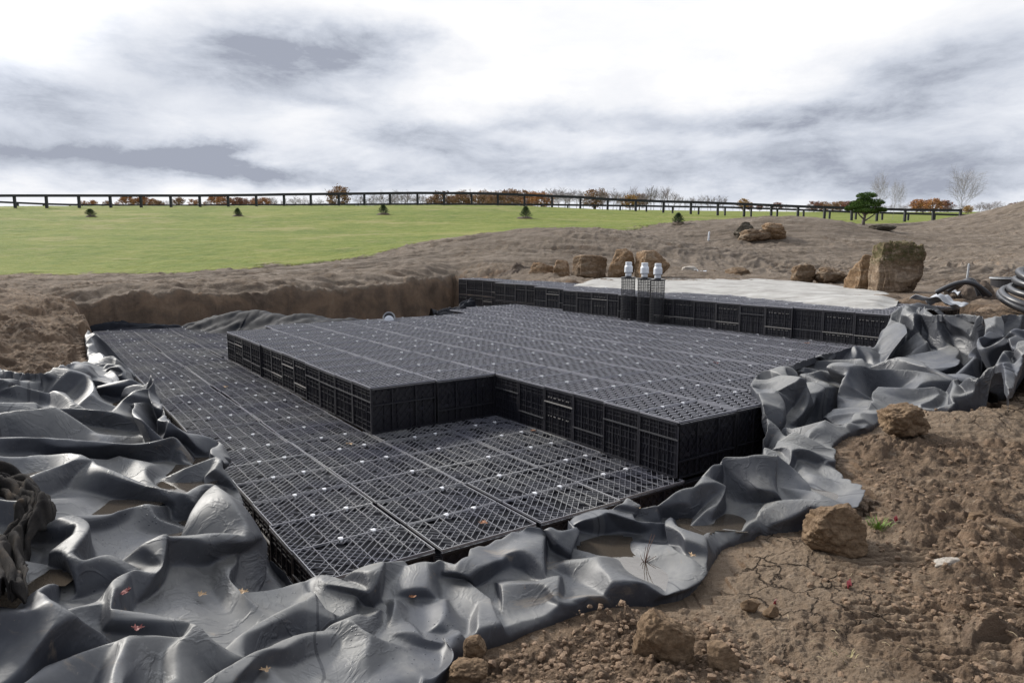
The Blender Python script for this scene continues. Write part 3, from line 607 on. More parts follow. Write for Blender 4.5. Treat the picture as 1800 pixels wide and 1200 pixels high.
LDATA = [14,14,580,3,3,15,3,3,25,1,1,33,1,1,39,1,1,45,0,0,43,0,0,41,0,0,35,0,0,23,0,0,17,0,0,7,0,0,3,0,0,0,0,0,1,0,1,3,2,1,5,2,3,7,2,5,7,4,11,5,4,17,7,12,12,598,7,7,1,7,7,5,24,46,9,6,31,43,16,42,3,41,39,27,44,28,31,31,4,15,15,16,26,0,8,46,14,23,54,27,17,34,12,4,3,24,23,21,6,4,3,21,5,24,12,10,3,2,10,3,10,10,11,5,3,31,11,7,6,11,3,12,6,6,594,9,9,2,44,38,13,20,30,19,25,35,21,9,40,3,27,81,55,44,60,37,51,8,8,20,4,72,22,27,50,9,27,26,23,15,4,30,32,1,13,23,23,0,8,48,7,6,6,16,12,43,17,11,25,14,0,12,13,5,13,5,1,38,8,8,590,9,9,2,9,9,2,66,48,35,13,3,21,19,17,41,2,3,31,5,5,17,9,34,13,0,3,84,4,25,82,4,13,18,21,25,0,0,2,1,22,34,7,0,3,11,5,13,0,21,22,35,26,0,6,5,5,3,18,18,8,27,17,3,7,9,32,12,12,588,9,9,2,9,9,0,56,42,15,38,22,43,37,25,27,33,25,39,7,5,19,11,5,15,2,4,32,22,18,110,1,5,34,4,1,8,5,15,4,3,1,7,4,8,3,17,10,43,18,9,16,6,20,3,4,6,14,13,2,37,2,9,24,21,23,24,6,6,586,9,9,2,36,28,10,38,22,27,23,25,45,17,11,43,23,9,29,5,3,17,0,0,20,14,12,82,10,8,64,7,7,18,13,7,10,18,2,17,5,11,7,4,18,8,4,20,25,1,17,15,6,6,1,6,24,2,15,21,1,19,21,28,10,10,580,9,9,2,9,9,2,36,26,20,4,5,41,9,9,47,17,9,37,17,5,21,0,1,19,18,14,84,14,10,64,5,1,28,21,13,16,1,0,1,16,6,7,6,7,13,1,2,4,6,16,3,3,15,37,8,10,4,13,8,15,11,17,36,4,4,574,9,9,2,14,10,30,24,20,0,0,7,47,11,11,47,19,13,27,2,2,21,16,10,12,2,8,104,1,0,14,11,5,24,17,11,2,4,2,1,12,4,5,4,4,1,2,7,5,6,16,6,7,1,57,18,16,10,9,5,28,21,23,3,8,8,566,9,9,2,9,9,2,28,24,10,1,5,4,8,1,27,9,9,43,19,11,23,24,12,17,8,8,20,11,6,94,7,1,18,29,19,6,10,2,0,4,4,1,10,6,3,14,2,15,1,3,12,0,4,2,9,8,69,8,1,26,21,19,20,12,12,556,9,9,4,9,9,2,24,20,16,3,1,28,9,1,3,26,10,53,11,13,35,19,17,23,26,16,15,16,18,16,27,0,100,15,9,18,23,27,11,8,10,6,3,1,3,18,6,4,18,6,9,8,2,1,9,5,63,33,5,14,16,1,32,6,6,550,9,9,4,20,18,12,8,18,4,17,27,20,16,18,17,10,9,35,11,11,33,13,17,19,32,24,7,24,30,4,57,15,110,19,25,2,13,9,17,14,16,18,14,4,1,16,8,11,10,10,17,15,19,31,11,2,5,0,7,38,12,12,542,11,11,2,9,9,4,10,6,34,5,0,2,1,1,4,28,24,33,8,2,33,13,37,25,0,3,17,28,32,3,12,30,4,71,31,114,11,9,3,12,22,1,0,21,2,20,18,13,12,8,17,9,15,33,8,4,3,1,0,26,19,21,10,8,8,534,11,11,4,22,24,3,14,5,28,5,12,19,7,2,21,9,0,27,16,11,5,24,2,4,4,32,7,6,3,9,6,18,2,77,51,106,3,3,1,4,2,0,1,0,0,28,32,29,2,23,35,12,8,4,7,3,28,23,27,2,4,4,528,11,11,4,32,22,14,11,3,16,8,26,41,5,0,37,19,13,25,24,8,0,8,0,7,14,3,3,16,26,10,11,4,10,53,39,104,8,12,5,3,5,4,14,8,23,6,23,35,10,12,0,9,2,32,23,29,1,8,8,518,9,9,4,9,9,2,46,32,9,13,8,17,25,17,47,2,2,13,0,2,7,24,16,0,16,2,0,7,16,5,1,0,1,4,33,70,25,14,52,9,4,25,1,5,9,0,29,11,8,0,8,0,12,2,11,19,28,22,14,708,3,9,1,0,7,3,4,9,3,10,10,510,9,9,4,9,9,2,44,30,9,24,20,27,23,5,19,33,31,47,18,20,5,11,0,9,28,6,2,20,2,12,17,9,38,21,9,28,15,33,44,11,14,31,11,5,6,4,6,9,5,13,16,16,28,21,3,11,14,8,0,30,10,10,714,7,11,1,19,8,13,28,2,1,7,22,8,8,11,1,12,12,502,9,9,4,9,9,2,36,24,6,28,20,27,21,13,33,7,5,35,29,15,33,18,20,3,14,0,38,6,3,44,9,11,42,29,13,38,2,3,0,6,2,9,3,2,47,35,4,0,3,13,24,1,5,11,30,18,9,6,0,28,8,8,718,11,13,0,11,0,29,6,6,2,11,10,3,20,3,0,1,20,26,12,11,3,8,8,498,11,11,2,20,14,20,26,18,13,11,5,35,7,11,45,19,13,43,9,1,22,16,10,46,14,4,56,9,5,20,21,7,10,3,2,0,18,4,3,14,1,21,1,7,25,59,10,26,7,15,11,24,10,15,24,2,26,6,6,722,11,11,1,16,18,25,0,4,6,1,7,1,6,15,26,1,0,4,4,2,9,21,26,1,12,11,1,4,4,492,11,11,2,28,24,3,0,3,6,4,5,39,5,15,59,7,1,1,4,14,66,2,6,28,3,3,30,25,13,12,3,0,0,14,4,1,12,2,7,12,2,17,13,9,27,59,5,4,26,8,1,20,2,24,6,6,724,11,11,1,16,16,23,31,33,0,4,2,4,30,14,22,7,16,27,9,0,3,12,11,4,10,1,20,23,26,4,10,9,3,8,8,486,9,9,2,9,9,2,24,20,30,1,2,1,24,1,81,7,13,41,5,2,34,5,10,60,0,4,12,27,17,26,15,7,1,16,8,2,12,2,5,18,6,13,0,3,21,37,11,33,19,0,26,30,4,18,6,6,724,11,11,0,2,1,33,6,0,4,0,0,4,6,8,42,6,5,13,1,4,4,2,0,11,11,12,21,25,11,11,18,4,2,1,18,36,8,7,3,8,7,1,10,10,482,9,9,0,9,9,2,16,18,26,28,10,15,9,0,7,14,11,47,5,15,37,7,12,56,7,10,30,3,2,16,23,17,18,4,2,0,4,4,1,18,6,17,10,6,15,17,5,41,23,13,12,8,3,34,6,6,724,13,13,0,24,24,13,1,4,2,15,31,13,12,34,18,4,11,12,19,0,28,3,0,2,12,5,5,19,1,8,34,1,29,2,11,17,2,5,1,19,14,11,11,28,22,6,5,1,4,3,3,4,3,3,4,3,3,4,3,3,6,5,1,12,12,480,9,9,0,9,9,0,18,20,
22,18,16,9,7,15,6,9,10,14,32,1,63,1,23,33,15,20,56,9,6,24,25,15,24,13,9,0,18,16,3,14,12,7,8,8,19,9,25,37,2,4,0,11,15,36,4,4,722,11,11,0,12,14,31,10,1,14,0,8,12,1,8,2,0,2,2,4,7,2,9,4,19,8,15,34,13,6,18,14,0,19,0,7,1,1,7,11,0,6,19,4,0,4,6,5,5,2,6,24,19,9,23,11,12,5,16,1,22,3,10,22,17,18,15,8,7,3,8,7,1,6,6,480,9,9,0,18,20,16,16,8,21,5,3,5,13,19,40,14,16,19,16,6,27,4,15,29,15,12,40,17,8,36,23,13,10,8,14,1,8,8,11,18,9,31,2,6,12,5,29,21,6,24,20,25,27,2,12,12,724,11,11,1,11,11,0,7,2,37,30,2,16,9,1,5,12,12,20,19,14,38,20,15,29,25,14,33,18,0,12,2,3,0,6,7,18,0,2,14,1,8,4,2,7,5,7,3,29,8,4,10,6,11,6,3,10,11,1,4,0,1,0,4,5,6,3,4,0,2,7,25,11,6,10,20,17,24,6,12,11,3,12,11,1,8,8,486,9,9,1,9,9,1,12,22,28,14,15,43,4,10,18,9,13,14,12,18,9,6,10,33,5,9,29,1,22,54,41,19,40,7,5,3,14,14,0,14,4,7,12,1,5,4,6,5,7,25,55,6,10,28,19,19,16,8,8,726,11,11,1,19,9,17,10,6,25,24,12,8,33,2,1,7,2,0,10,1,0,30,14,12,7,10,54,20,19,33,3,2,13,7,12,3,6,3,2,6,9,24,1,8,12,0,2,0,4,7,7,0,3,13,7,8,15,2,1,4,2,10,8,2,0,14,13,31,22,3,3,45,18,12,8,15,8,17,14,3,4,3,4,28,15,16,1,12,12,492,9,9,1,9,9,1,24,26,2,0,8,28,7,23,63,6,1,42,13,3,20,18,16,19,4,16,29,13,9,35,18,4,42,47,29,50,22,32,9,8,2,9,6,1,11,0,5,13,1,7,17,25,21,7,6,4,36,8,8,728,13,13,0,11,7,29,16,20,5,24,8,30,5,2,8,0,11,11,2,0,2,3,1,12,1,5,12,4,10,23,0,0,1,0,2,0,7,8,15,3,4,0,10,11,4,2,0,26,1,10,10,0,3,3,2,3,7,0,1,15,11,2,13,12,8,18,0,1,8,2,5,1,5,6,14,2,9,11,2,1,7,0,9,10,21,18,31,0,8,28,14,17,1,6,6,496,9,9,1,18,22,11,14,2,30,5,3,5,2,10,21,3,13,0,25,16,21,22,17,12,2,10,13,15,4,23,24,6,36,23,23,48,16,26,27,3,11,15,9,9,11,10,4,10,1,3,13,13,15,5,2,6,38,6,6,732,11,11,1,4,2,35,12,24,10,5,21,3,9,6,3,22,0,24,2,2,2,1,1,14,3,3,18,4,6,17,0,5,17,2,8,2,1,0,0,0,2,5,7,6,9,0,3,2,8,7,12,0,8,20,3,8,8,4,7,5,0,0,1,0,0,0,1,2,0,2,2,9,0,3,1,2,2,4,0,7,1,0,1,5,11,8,17,8,0,6,0,1,13,17,4,30,14,21,0,10,10,504,9,9,1,9,9,1,26,24,15,0,2,12,5,12,9,5,17,36,8,13,33,4,6,2,5,1,24,2,26,41,23,4,27,24,3,24,3,31,46,7,20,45,8,3,10,4,14,14,0,0,2,7,13,29,13,21,9,4,6,40,6,6,734,11,11,1,6,4,31,14,20,16,13,35,1,8,12,0,5,2,7,5,2,5,22,12,28,2,5,18,3,3,1,3,0,23,9,11,9,12,20,14,0,3,18,0,3,13,3,4,15,11,18,5,8,9,2,8,11,22,0,8,12,1,6,4,3,2,6,11,7,12,12,1,7,7,23,39,12,26,0,4,1,16,15,22,20,14,15,13,0,1,11,7,13,28,1,5,10,16,16,31,25,0,0,4,4,508,9,9,1,22,28,0,4,12,22,2,15,7,1,7,11,0,6,9,0,7,4,1,5,3,7,24,28,8,4,39,27,13,37,28,1,22,1,17,26,7,20,15,10,5,36,3,2,31,7,9,7,3,1,1,19,19,12,16,18,16,6,6,738,11,11,1,22,20,13,2,2,0,13,19,11,1,9,6,10,12,6,2,3,2,2,0,16,1,1,16,5,1,1,6,10,29,5,7,9,2,8,4,2,2,32,4,2,9,1,4,6,0,5,17,9,8,19,7,10,1,10,7,4,8,5,30,9,10,20,3,1,2,10,6,17,7,37,25,10,12,4,33,18,21,24,11,8,10,0,38,17,18,16,18,11,13,2,16,21,4,3,8,23,19,2,8,8,516,9,9,1,9,9,3,28,30,13,0,7,24,0,1,4,9,4,4,8,7,9,0,1,9,1,14,5,9,12,14,8,7,31,11,23,31,14,12,26,1,15,24,1,7,10,0,2,2,3,8,27,15,3,9,13,11,2,0,1,4,22,22,5,3,5,32,6,6,740,11,11,1,18,16,21,41,27,7,28,1,12,4,4,2,8,42,12,4,25,7,2,0,14,5,11,20,1,2,1,4,8,31,1,2,3,4,4,4,2,0,2,7,4,11,6,3,8,2,0,12,0,4,12,1,5,23,9,10,13,9,10,1,8,5,4,12,3,22,2,2,6,0,0,5,0,5,2,7,12,20,2,7,33,27,14,11,26,25,8,6,1,30,33,12,30,26,1,5,11,13,31,8,8,528,7,7,3,9,9,3,18,28,23,28,4,22,11,3,8,11,19,8,4,8,9,1,6,10,5,2,2,8,1,13,1,8,17,1,15,19,5,19,19,6,12,26,7,5,48,2,0,3,8,8,25,3,6,15,17,0,17,23,17,8,22,18,13,10,1,20,5,7,28,6,6,744,11,11,1,18,16,21,39,39,6,16,6,5,11,4,3,19,2,14,32,0,15,30,20,24,4,0,0,19,16,27,8,15,10,11,1,9,4,1,2,12,6,18,0,0,0,0,0,0,3,4,7,4,3,8,0,2,2,0,1,2,3,2,11,9,8,9,7,8,3,10,7,4,12,3,18,0,2,8,1,6,3,5,19,15,10,14,14,3,0,5,3,10,3,13,10,13,28,11,32,29,25,0,8,8,542,7,7,5,9,9,3,14,22,29,20,18,0,1,1,20,27,12,17,24,37,28,9,18,25,6,3,6,1,5,34,5,8,10,8,7,7,9,25,55,5,15,13,6,22,30,0,6,46,10,2,9,0,0,27,13,2,19,41,3,3,12,0,13,22,6,16,0,9,36,6,6,746,11,11,1,22,22,11,25,43,5,4,8,1,2,4,0,19,3,3,30,12,2,10,4,30,11,12,24,25,1,8,26,25,33,11,16,37,12,2,6,0,2,0,3,1,1,16,8,32,1,1,11,0,0,3,0,0,0,0,0,4,2,2,0,1,0,2,3,2,13,9,6,7,13,8,3,8,3,0,20,5,22,7,18,6,8,19,7,0,0,4,0,1,12,13,30,17,14,31,52,19,11,35,14,14,558,7,7,3,7,7,3,7,7,3,18,24,31,24,22,10,9,3,10,9,13,32,5,5,0,10,11,29,21,32,19,
20,9,20,0,21,14,4,8,13,1,1,9,15,33,27,0,2,6,14,30,28,9,4,40,12,8,27,5,0,25,37,19,15,9,4,6,42,8,0,13,17,36,6,6,750,11,11,1,22,20,13,29,29,19,10,40,6,12,27,8,1,7,1,4,10,6,4,2,22,17,7,28,7,2,0,20,7,41,4,18,18,0,0,2,2,1,1,0,1,5,0,0,5,1,2,15,4,0,10,3,0,3,1,4,9,6,1,12,1,2,2,2,0,1,0,0,10,7,11,16,6,2,25,1,1,4,1,4,13,4,12,8,1,8,0,0,0,16,0,0,19,13,33,30,1,12,15,6,6,564,9,9,1,22,26,2,6,13,35,6,14,17,8,2,28,17,1,9,4,0,22,2,5,6,1,1,1,1,3,1,0,1,10,9,17,10,12,18,13,8,4,17,7,9,27,3,24,26,15,12,42,1,2,2,10,0,35,15,37,29,5,4,0,38,34,30,7,17,8,21,23,6,6,6,754,11,11,1,24,22,7,23,33,21,14,16,6,0,0,0,2,0,4,1,3,0,8,6,14,0,1,12,0,0,2,3,0,19,0,12,22,27,6,22,3,2,0,10,1,0,1,0,0,3,0,0,12,5,1,12,3,9,6,3,11,0,1,13,5,2,17,8,4,14,0,0,8,7,13,20,8,8,9,3,5,13,13,10,25,8,5,6,6,6,10,0,16,6,5,1,9,6,1,30,1,6,3,11,23,7,6,6,574,7,7,3,9,9,1,26,30,29,6,3,16,6,6,7,2,2,6,19,11,30,6,3,7,2,1,9,0,2,1,0,2,0,0,9,3,23,21,22,22,26,33,27,18,37,1,5,8,30,8,52,11,10,6,4,9,27,5,29,15,0,0,1,18,42,26,3,17,12,25,27,0,6,6,756,11,11,1,24,24,6,15,27,29,10,18,8,2,10,16,3,25,9,1,2,7,2,4,0,2,5,30,0,0,8,4,10,13,3,0,10,5,2,8,8,2,9,7,4,10,15,6,8,5,0,2,0,0,0,9,4,1,1,2,0,14,5,2,12,3,3,10,5,7,4,1,7,0,1,1,1,3,2,4,6,15,0,6,12,5,17,25,5,6,9,3,1,3,12,20,22,2,13,26,25,23,12,16,8,1,5,10,29,24,8,600,3,11,1,6,12,588,5,7,3,5,7,3,5,7,1,26,32,13,6,2,37,12,7,40,27,5,43,4,26,52,19,9,32,24,23,49,0,0,0,4,2,18,0,6,3,0,1,1,7,22,14,19,9,55,9,8,1,26,11,24,6,11,24,11,5,25,2,6,9,3,13,2,18,38,4,3,11,22,19,23,14,6,6,760,11,11,1,22,18,17,37,17,23,38,4,32,0,14,14,3,11,17,1,11,2,0,8,7,4,12,6,5,6,7,4,5,6,3,0,9,0,2,1,0,0,0,2,0,4,4,1,6,2,0,8,2,2,12,3,2,12,13,2,14,11,2,2,7,4,0,1,0,0,14,5,2,6,3,3,16,3,17,17,0,43,1,1,0,18,5,20,0,1,0,3,2,7,4,6,8,19,25,32,3,0,10,26,30,4,17,11,31,10,4,604,7,11,1,7,32,3,1,9,1,3,7,3,26,24,9,3,3,29,10,20,7,8,9,22,2,6,3,19,4,13,4,0,44,13,27,30,16,12,15,9,14,4,14,17,17,5,9,16,0,14,39,17,13,17,17,11,7,46,28,44,13,17,28,6,0,13,5,6,37,39,13,11,18,0,9,18,18,20,13,17,34,6,6,762,11,11,0,12,10,31,41,19,0,16,6,0,1,0,0,26,1,12,8,6,6,3,11,12,6,30,7,0,4,0,9,0,15,27,0,21,1,4,7,2,0,0,2,0,0,2,1,0,2,0,1,2,0,0,2,0,0,4,0,2,10,1,8,20,13,36,7,2,28,7,4,8,15,10,6,5,2,0,5,2,0,34,1,17,3,27,35,19,10,11,26,8,48,11,2,12,21,7,10,28,24,29,1,6,3,5,35,1,8,8,610,7,9,1,9,9,1,18,28,17,22,7,26,1,8,21,7,9,29,0,7,18,0,12,1,0,4,11,19,6,11,22,10,52,21,19,30,20,3,25,0,2,0,1,7,19,5,12,34,5,10,4,0,1,53,37,43,7,16,6,4,34,18,38,9,15,14,6,12,33,25,3,21,6,0,4,12,10,0,11,13,36,6,6,766,11,11,1,8,4,33,27,21,6,12,10,1,6,2,1,19,20,5,14,25,10,22,2,20,1,46,4,15,8,16,13,5,10,36,15,13,0,6,0,1,13,31,1,0,3,3,0,3,1,2,1,1,0,0,1,0,1,2,0,2,2,0,0,1,0,3,9,12,9,8,3,2,18,17,42,1,0,10,0,2,4,5,15,17,1,3,1,8,24,20,2,3,9,19,12,31,11,3,5,30,11,34,33,15,32,26,8,6,9,6,35,20,6,626,1,9,1,4,10,616,5,9,1,7,9,1,22,26,6,12,3,31,3,3,30,0,3,19,0,4,1,2,3,7,15,6,23,20,16,18,2,2,16,7,7,14,23,33,26,20,12,11,1,2,2,2,18,11,0,4,4,5,9,37,31,31,5,16,1,10,6,20,1,14,6,16,5,19,24,11,24,49,16,1,8,0,0,7,29,11,8,8,3,34,6,6,770,11,11,1,9,13,31,9,1,2,26,22,0,7,11,0,2,2,0,5,1,1,3,12,5,6,5,4,4,4,0,1,5,0,22,10,40,23,18,24,22,0,27,2,15,7,0,0,1,2,2,0,1,0,3,0,0,1,0,0,3,3,0,1,0,0,1,0,2,1,5,2,5,2,0,0,4,9,6,4,1,18,0,0,6,0,1,1,13,22,28,11,2,4,5,0,0,6,0,1,16,0,5,19,20,37,20,9,18,7,29,3,12,10,630,5,9,1,5,9,1,9,32,1,1,9,1,3,9,1,2,14,33,26,16,0,4,25,28,3,22,26,4,3,25,3,0,23,9,17,15,16,28,6,10,0,18,3,0,18,5,5,6,3,3,4,0,9,1,0,1,2,5,2,12,4,6,39,19,25,7,2,2,4,14,30,4,35,23,5,30,12,3,6,13,38,13,22,49,30,10,12,29,15,1,3,11,34,6,6,772,11,11,1,0,3,33,12,26,6,7,27,4,15,9,0,14,10,3,4,2,4,1,0,1,15,14,9,6,9,4,2,0,0,22,24,24,4,11,8,1,1,10,0,11,13,2,16,4,0,1,7,1,1,0,2,0,2,1,0,1,0,0,2,2,0,3,3,0,1,1,0,3,0,2,5,3,2,0,1,2,5,6,7,6,6,3,22,13,18,26,2,2,1,3,0,4,11,2,4,17,5,4,12,2,1,30,2,15,2,17,16,17,0,33,4,4,634,7,9,1,18,22,3,3,6,21,3,19,19,25,1,3,12,16,5,32,21,62,3,2,8,0,16,27,1,0,13,19,11,19,3,2,5,28,26,14,6,10,40,19,17,34,7,3,0,0,3,3,22,5,27,1,1,2,2,2,9,3,0,15,9,9,5,3,7,4,17,5,0,1,1,2,26,20,5,14,8,12,19,16,21,20,2,36,27,31,2,6,6,774,11,11,0,18,16,23,2,4,2,7,15,1,0,14,1,3,19,0,8,8,4,6,4,22,3,7,9,11,5,15,13,16,7,26,10,20,4,5,10,0,
3,2,0,1,0,3,12,12,2,3,1,0,7,11,2,0,3,1,0,1,2,0,2,0,2,1,1,0,2,2,0,1,0,0,0,1,0,3,7,6,15,21,18,11,10,7,2,12,13,12,0,2,2,1,1,1,1,0,3,9,9,3,18,6,12,4,7,28,1,2,2,15,6,7,12,12,642,7,7,1,9,9,1,7,7,1,26,28,9,17,7,23,19,25,4,2,3,0,26,20,3,12,1,12,5,6,0,6,3,6,7,4,19,10,8,2,2,0,5,2,2,8,2,2,30,7,7,12,0,4,7,5,7,17,11,5,13,12,9,24,6,12,2,5,0,13,5,3,7,5,3,1,0,1,0,0,2,0,8,8,2,12,20,22,3,14,34,7,19,9,15,21,19,6,6,772,13,13,2,20,20,21,27,31,7,20,10,10,2,0,0,1,3,2,4,12,1,2,4,4,4,3,8,2,10,10,1,11,7,7,0,24,1,1,4,12,6,17,0,6,1,0,2,3,1,2,12,1,4,2,4,3,5,1,3,11,2,0,0,1,0,1,0,1,2,2,0,0,0,0,6,0,0,0,1,0,1,2,0,1,1,6,9,9,33,16,25,22,37,13,5,6,6,0,1,8,2,1,18,10,2,14,7,18,2,2,1,0,4,24,17,8,7,14,19,2,10,12,646,7,9,0,7,7,1,10,14,25,15,1,15,16,14,7,10,15,18,9,11,4,2,8,3,8,6,6,2,2,2,4,13,20,0,16,21,3,10,9,21,7,17,3,1,1,28,12,28,6,1,22,11,15,28,6,0,9,9,2,41,13,11,3,0,2,2,5,15,24,20,22,19,2,0,0,31,19,8,2,0,0,22,20,11,14,12,8,10,10,18,7,4,28,21,31,21,4,4,764,11,11,6,24,30,7,27,51,5,10,10,0,1,0,3,6,6,0,0,2,0,8,12,0,2,2,4,0,1,2,4,4,14,1,2,0,11,6,25,12,11,14,1,5,18,2,14,15,2,1,6,0,2,8,3,8,10,2,3,3,2,5,9,1,1,7,2,0,2,0,0,4,0,0,4,1,0,1,0,0,2,2,0,2,1,0,1,0,4,9,0,16,12,11,3,22,14,3,25,5,13,17,1,0,1,0,2,1,3,6,3,7,8,5,31,5,7,40,12,0,11,7,42,10,13,2,1,6,648,5,9,0,16,18,19,17,19,21,6,0,10,6,8,3,16,5,16,9,4,7,11,15,2,20,24,2,0,2,2,2,0,1,0,10,5,21,12,15,3,2,1,28,10,42,0,23,11,1,13,36,0,3,15,2,8,11,11,0,17,1,3,1,1,3,0,10,4,6,1,5,2,0,2,0,33,17,1,12,8,9,16,12,2,14,18,14,0,0,14,3,2,22,21,27,17,12,12,744,11,11,8,11,11,6,28,34,8,7,25,31,3,5,14,1,7,2,17,7,3,2,0,0,18,16,3,4,8,6,2,0,0,1,4,3,4,3,16,2,10,6,1,3,9,21,16,21,0,0,0,6,1,2,12,9,8,6,3,14,1,6,14,3,6,6,4,5,3,2,5,11,1,0,3,0,0,0,1,0,9,0,0,3,1,0,1,1,0,1,1,1,2,8,7,16,3,24,11,2,1,16,2,3,1,2,1,3,3,3,5,2,0,4,19,10,17,0,3,1,22,7,26,2,6,19,0,15,2,31,22,24,2,11,4,1,9,0,30,28,7,9,19,19,1,7,4,17,5,5,20,10,2,11,8,9,10,7,8,14,28,34,0,3,3,2,11,11,6,4,8,11,16,25,12,3,18,1,11,26,3,3,23,3,0,2,11,14,15,10,15,42,7,3,41,9,5,5,9,5,2,18,14,2,8,0,10,0,4,0,15,12,13,5,7,9,18,16,20,2,1,44,2,6,1,5,15,0,13,23,17,8,8,730,11,11,8,20,24,32,8,22,0,4,23,37,23,33,14,12,10,17,0,8,0,1,5,0,4,6,2,2,8,4,0,0,0,0,1,1,5,2,7,4,1,4,2,12,24,2,3,7,0,1,5,9,6,15,0,0,0,0,0,0,4,5,6,6,1,18,3,10,10,0,0,0,4,5,5,0,5,13,1,0,3,0,0,4,0,2,2,0,0,1,0,0,2,2,2,1,9,8,17,7,6,15,18,23,24,1,10,8,0,2,4,2,3,1,0,2,12,2,3,9,1,21,18,1,11,4,2,1,2,12,48,33,14,11,6,5,6,22,2,14,11,25,33,29,23,17,10,12,18,13,8,6,6,2,2,2,11,0,5,41,8,2,44,15,6,8,4,0,16,18,16,4,0,3,1,1,8,3,1,6,5,2,11,23,19,15,22,8,20,9,11,24,7,8,49,25,9,6,0,0,0,22,10,3,16,6,10,4,2,2,1,2,0,19,0,23,32,36,52,3,15,0,13,13,23,15,21,18,6,6,710,11,11,12,16,22,50,12,6,19,0,1,13,25,41,7,16,10,9,2,18,3,2,4,0,9,18,28,4,1,3,2,3,1,6,7,5,1,9,11,1,0,7,3,4,5,8,3,18,1,8,18,0,0,3,2,3,15,5,6,11,3,4,3,4,3,4,4,5,10,2,2,16,3,8,8,0,1,1,4,5,7,0,1,11,1,0,2,2,1,2,0,0,1,0,2,1,1,0,2,0,0,3,0,4,9,0,5,4,2,4,6,0,2,2,0,0,2,1,3,9,2,1,20,7,24,21,8,17,6,0,5,4,5,15,20,10,4,3,2,12,5,13,25,25,13,5,4,10,12,1,10,20,8,4,4,12,3,0,12,13,1,18,18,3,31,23,20,31,30,9,46,0,0,0,1,5,11,3,3,6,5,3,10,2,0,25,9,15,6,17,2,30,18,6,45,31,5,3,22,10,3,8,4,2,12,4,40,2,1,7,4,2,0,9,30,13,15,15,46,5,27,33,6,6,684,11,11,14,8,20,66,20,16,25,13,21,47,6,2,10,0,0,2,0,4,1,1,6,4,3,6,4,2,2,0,19,8,20,5,0,2,10,3,1,10,5,1,10,23,25,3,2,9,0,0,0,4,2,10,0,0,4,2,2,6,3,0,13,3,6,5,1,2,1,6,5,2,4,3,16,3,8,14,1,4,4,2,1,1,2,7,13,2,0,5,1,0,1,0,0,6,2,1,10,0,0,0,0,1,11,1,0,1,2,4,0,3,1,5,2,6,8,0,2,4,0,3,9,1,1,3,0,0,4,5,18,1,4,3,2,2,0,0,4,1,4,3,6,11,1,3,2,2,3,2,0,9,1,3,4,44,5,0,2,0,2,2,14,4,17,2,0,3,6,9,15,19,20,19,14,21,34,1,1,0,5,3,10,9,5,43,8,2,10,6,20,4,0,3,6,23,23,19,12,6,4,10,10,12,1,0,34,12,6,25,5,4,26,31,5,28,17,15,21,24,1,25,4,4,652,11,11,16,6,60,34,36,35,10,19,15,33,0,12,20,0,3,19,2,2,1,5,14,2,0,2,0,0,0,2,1,0,0,0,2,10,9,4,10,11,6,2,2,1,1,12,7,4,14,25,27,5,4,13,4,1,6,0,1,3,0,2,6,2,0,8,1,4,11,3,6,3,0,0,2,4,5,6,4,0,18,3,8,10,3,2,2,4,3,1,4,7,17,1,0,3,2,0,8,0,0,3,0,0,4,0,1,1,2,2,2,21,26,19,2,5,44,2,0,1,8,1,3,6,9,11,2,3,15,2,1,8,1,10,5,7,14,3,3,6,0,10,13,0,7,3,9,7,16,12,1,2,1,10,3,5,3,0,7,20,19,32,3,0,4,4,13,21,1,5,3,0,8,18,3,1,3,
